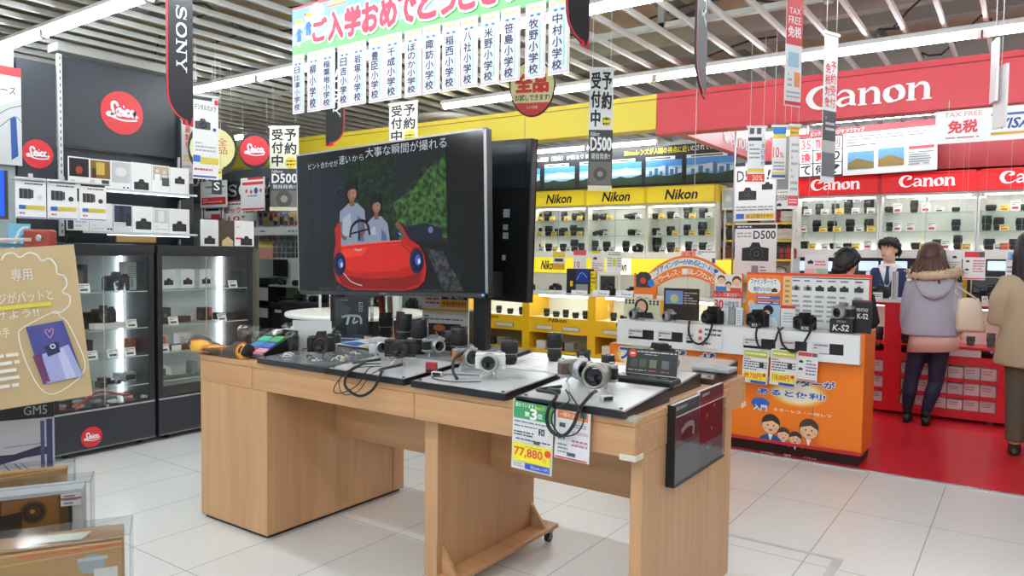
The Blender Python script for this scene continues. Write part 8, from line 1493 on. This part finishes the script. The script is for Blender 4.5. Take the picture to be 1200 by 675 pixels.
mb.loft([[(x + (.008 * math.sin(7 * k + j) if j > 3 else 0), y, z + (.012 * math.sin(5 * k) if j > 5 else 0)) for k, (x, y, z) in enumerate(ring(X0, -.015 - .012 * max(0, j - 3), z_, a, b2, 24, 2))] for j, (z_, a, b2) in enumerate(rows)], hm)
for k in range(34):
    a = -PI * k / 33; x, y = .10 * math.cos(a), .09 * math.sin(a); L_ = .27 + .03 * math.sin(k * 1.9) + (.05 if k in (10, 11) else 0)
    mb.tube([(X0 + x * .9, -.01 + y * .9, ht - .08), (X0 + x * 1.08, -.02 + y * 1.2, ht - .18), (X0 + x * (1.5 + .12 * math.sin(k * 2.3)), -.04 + y * 1.45, ht - L_ - .01), (X0 + x * (1.45 + .25 * math.sin(k * 1.7)) + .012, -.05 + y * 1.5, ht - L_ - .05)], [.016, .018, .016, .003], hm, 7)
q = part('hair', mb, wo, label='shoulder-length brown hair curled at the ends')
# shoulder bag
bgx, bgz = at(1136, 370, Y=YW_ - .05), None; mb = MB(); bm_ = M('#d6cdb6', .55)
za, zb2 = at(1136, 349, Y=YW_ - .05).z, at(1138, 389, Y=YW_ - .05).z; hgt = za - zb2
mb.loft([ring(.015, 0, 0, .105, .05, 20, 3.5), ring(.012, 0, .03, .115, .06, 20, 3.5), ring(.0, 0, hgt * .6, .10, .05, 20, 3.5), ring(-.01, 0, hgt * .95, .080, .035, 20, 3.5), ring(-.012, 0, hgt, .076, .028, 20, 3.5)], bm_)
o = part('shoulder_bag', mb); o.location = (bgx.x, YW_ - .05, zb2); tag(o, 'cream shoulder bag carried on the right side of the person in grey', 'bag')
sx = wx + wxx(1121, 330) - bgx.x; sz = at(1121, 327, Y=YW_).z - zb2
for dy in (-.03, .03): g = MB(); g.tube([(-.06, dy, hgt * .97), (sx + .0, dy * .8, sz * .75), (sx - .005, dy * .6 + .04, sz + .012), (sx + .02, dy + .02, sz * .85), (.05, dy, hgt * .97)], .007, bm_, 8); part('strap', g, o)

# --- black-haired person in front of the counter, mostly behind the comparison sign
YB = 7.2; px_ = 993; b0 = at(px_, 310, Y=YB); ht = at(px_, 292, Y=YB).z; hc = Vector((0, 0, ht - .12)); mb = MB(); yw = PI - .7
head_shapes(mb, hc, yw, (0, 0, ht - .32)); mb.loft([ring(0, 0, .85, .15, .10), ring(0, 0, 1.05, .14, .09), ring(0, 0, ht - .40, .17, .09), ring(0, 0, ht - .31, .06, .06)], SKIN_)
for e in (-1, 1):
    mb.tube([(e * .085, 0, .9), (e * .09, .02, .5), (e * .09, 0, .08)], [.085, .056, .04], SKIN_, 14); mb.ball((e * .09, .05, .04), (.042, .11, .036), SKIN_)
    mb.tube([(e * .165, 0, ht - .40), (e * .22, .02, ht - .66), (e * .17, .20, ht - .68)], [.048, .04, .028], SKIN_, 12); hand(mb, (e * .17, .20, ht - .68), (-e * .2, 1, 0), e)
bo = part('person', mb); blend(bo, .010, 3); bo.location = (b0.x, YB, 0); tag(bo, 'person with short black hair whose head shows above the comparison sign', 'person'); face(bo, hc, yw)
mb = MB(); cap_hair(mb, hc, yw, M('#0e0d0f', .55), 1.08, back=-.085, front=.02, puff=1.05, seed=8); part('hair', mb, bo)
jk = M('#17181d', .8); mb = MB(); mb.loft([ring(0, 0, .75, .185, .13), ring(0, 0, 1.05, .175, .12), ring(0, 0, ht - .42, .20, .12), ring(0, 0, ht - .34, .13, .09), ring(0, 0, ht - .30, .07, .07)], jk)
for e in (-1, 1): mb.tube([(e * .165, 0, ht - .41), (e * .225, .02, ht - .65), (e * .19, .14, ht - .68)], [.068, .058, .048], jk, 12)
q = part('jacket', mb, bo); blend(q, .012, 3)
mb = MB(); tr = M('#23252b', .8); mb.loft([ring(0, 0, .74, .165, .12), ring(0, 0, .9, .16, .115)], tr)
for e in (-1, 1): mb.tube([(e * .085, 0, .86), (e * .09, .02, .5), (e * .09, 0, .10)], [.095, .068, .056], tr, 14)
q = part('trousers', mb, bo); blend(q, .012, 2)
for e in (-1, 1): mb = MB(); mb.loft([ring(e * .09, .04, z, a, b, 14) for z, a, b in ((0, .045, .125), (.03, .047, .125), (.06, .042, .10), (.09, .04, .06))], M('#1a1a1c', .4)); part('shoe', mb, bo)

# --- person in the beige coat, cut by the right edge
YR = 6.9; r0 = at(1212, 400, Y=YR); rxx = lambda px, y=400: at(px, y, Y=YR).x - r0.x; rz_ = lambda y: at(1195, y, Y=YR).z
ht = rz_(270); hc = Vector((rxx(1209, 300), .02, ht - .125)); mb = MB(); yw = PI + .5; cc = rxx(1211)
head_shapes(mb, hc, yw, (cc, 0, ht - .32)); mb.loft([ring(cc, 0, .85, .15, .10), ring(cc, 0, 1.05, .13, .09), ring(cc, 0, ht - .40, .155, .09), ring(cc, 0, ht - .31, .055, .055)], SKIN_)
for e in (-1, 1):
    mb.tube([(cc + e * .085, 0, .9), (cc + e * .09, .02, .5), (cc + e * .09, 0, .08)], [.085, .056, .04], SKIN_, 14); mb.ball((cc + e * .09, .05, .04), (.042, .11, .036), SKIN_)
    mb.tube([(cc + e * .155, 0, ht - .40), (cc + e * .235, .0, ht - .68), (cc + e * .13, .22, ht - .66)], [.048, .04, .028], SKIN_, 12); hand(mb, (cc + e * .13, .22, ht - .66), (-e * .3, 1, .1), e)
ro = part('person', mb); blend(ro, .010, 3); ro.location = (r0.x, YR, 0); tag(ro, 'person in a beige coat with long dark hair, cut by the right edge', 'person'); face(ro, hc, yw)
bc = M('#a5957b', .85, noise=.06); mb = MB(); z_b = rz_(430)
mb.loft([ring(cc, 0, z_b, .26, .17, 24, 2.2, -.02), ring(cc, 0, rz_(400), .235, .155, 24), ring(cc, 0, rz_(370), .20, .14, 24), ring(cc, 0, rz_(345), .205, .135, 24), ring(cc, 0, rz_(326), .19, .12, 24), ring(cc, 0, rz_(315), .10, .09, 24)], bc)
for e in (-1, 1): mb.tube([(cc + e * .15, 0, rz_(326) - .01), (cc + e * .225, -.01, rz_(350)), (cc + e * .245, .02, rz_(376)), (cc + e * .16, .16, rz_(378))], [.078, .072, .066, .055], bc, 14)
q = part('coat', mb, ro); blend(q, .012, 4)
mb = MB(); mb.loft([ring(cc, 0, rz_(318), .10, .095, 20), ring(cc, -.01, rz_(310), .105, .105, 20), ring(cc, -.01, rz_(306), .09, .09, 20)], bc, True, False); q = part('collar', mb, ro); so = q.modifiers.new('thick', 'SOLIDIFY'); so.thickness = .012
mb = MB(); dh = M('#1d1412', .5); X0 = hc.x
mb.loft([ring(X0, .0, z_, a, b2, 22, 2) for z_, a, b2 in ((ht + .005, .012, .012), (ht - .012, .06, .06), (ht - .05, .092, .1), (ht - .12, .100, .106), (ht - .2, .10, .10), (ht - .32, .095, .085))], dh)
for k in range(30):
    a = -PI * k / 29; x, y = .10 * math.cos(a), .10 * math.sin(a); mb.tube([(X0 + x * .9, y * .9, ht - .08), (X0 + x * 1.05, y * 1.05, ht - .2), (X0 + x * 1.1, y * 1.15, ht - .36 - .04 * math.sin(k)), (X0 + x * 1.15, y * 1.2, ht - .42)], [.016, .015, .012, .003], dh, 7)
part('hair', mb, ro, label='long dark hair')
mb = MB(); ol = M('#565244', .8); mb.loft([ring(cc, 0, .70, .165, .12), ring(cc, 0, .9, .16, .115)], ol)
for e in (-1, 1): mb.tube([(cc + e * .085, 0, .86), (cc + e * .09, .02, .5), (cc + e * .09, 0, .10)], [.105, .080, .068], ol, 14)
q = part('trousers', mb, ro); blend(q, .012, 2)
for e in (-1, 1): mb = MB(); mb.loft([ring(cc + e * .09, .04, z, a, b, 14) for z, a, b in ((0, .045, .125), (.03, .047, .125), (.06, .042, .10), (.09, .04, .06))], M('#2a1f18', .4)); part('shoe', mb, ro)
# dark bag hanging at the woman's left hand
mb = MB(); mb.loft([ring(0, 0, z, a, b, 14, 3) for z, a, b in ((0, .05, .03), (.04, .06, .045), (.14, .05, .04), (.18, .03, .02))], M('#17171c', .6)); o = part('small_bag', mb); l = at(1064, 402, Y=YW_ + .02); o.location = tuple(l); tag(o, 'small black bag at the left hand of the person in grey', 'bag')
g = MB(); g.tube([(-.03, 0, .17), (0, 0, .26), (.03, 0, .17)], .006, M('#17171c', .6)); part('strap', g, o)
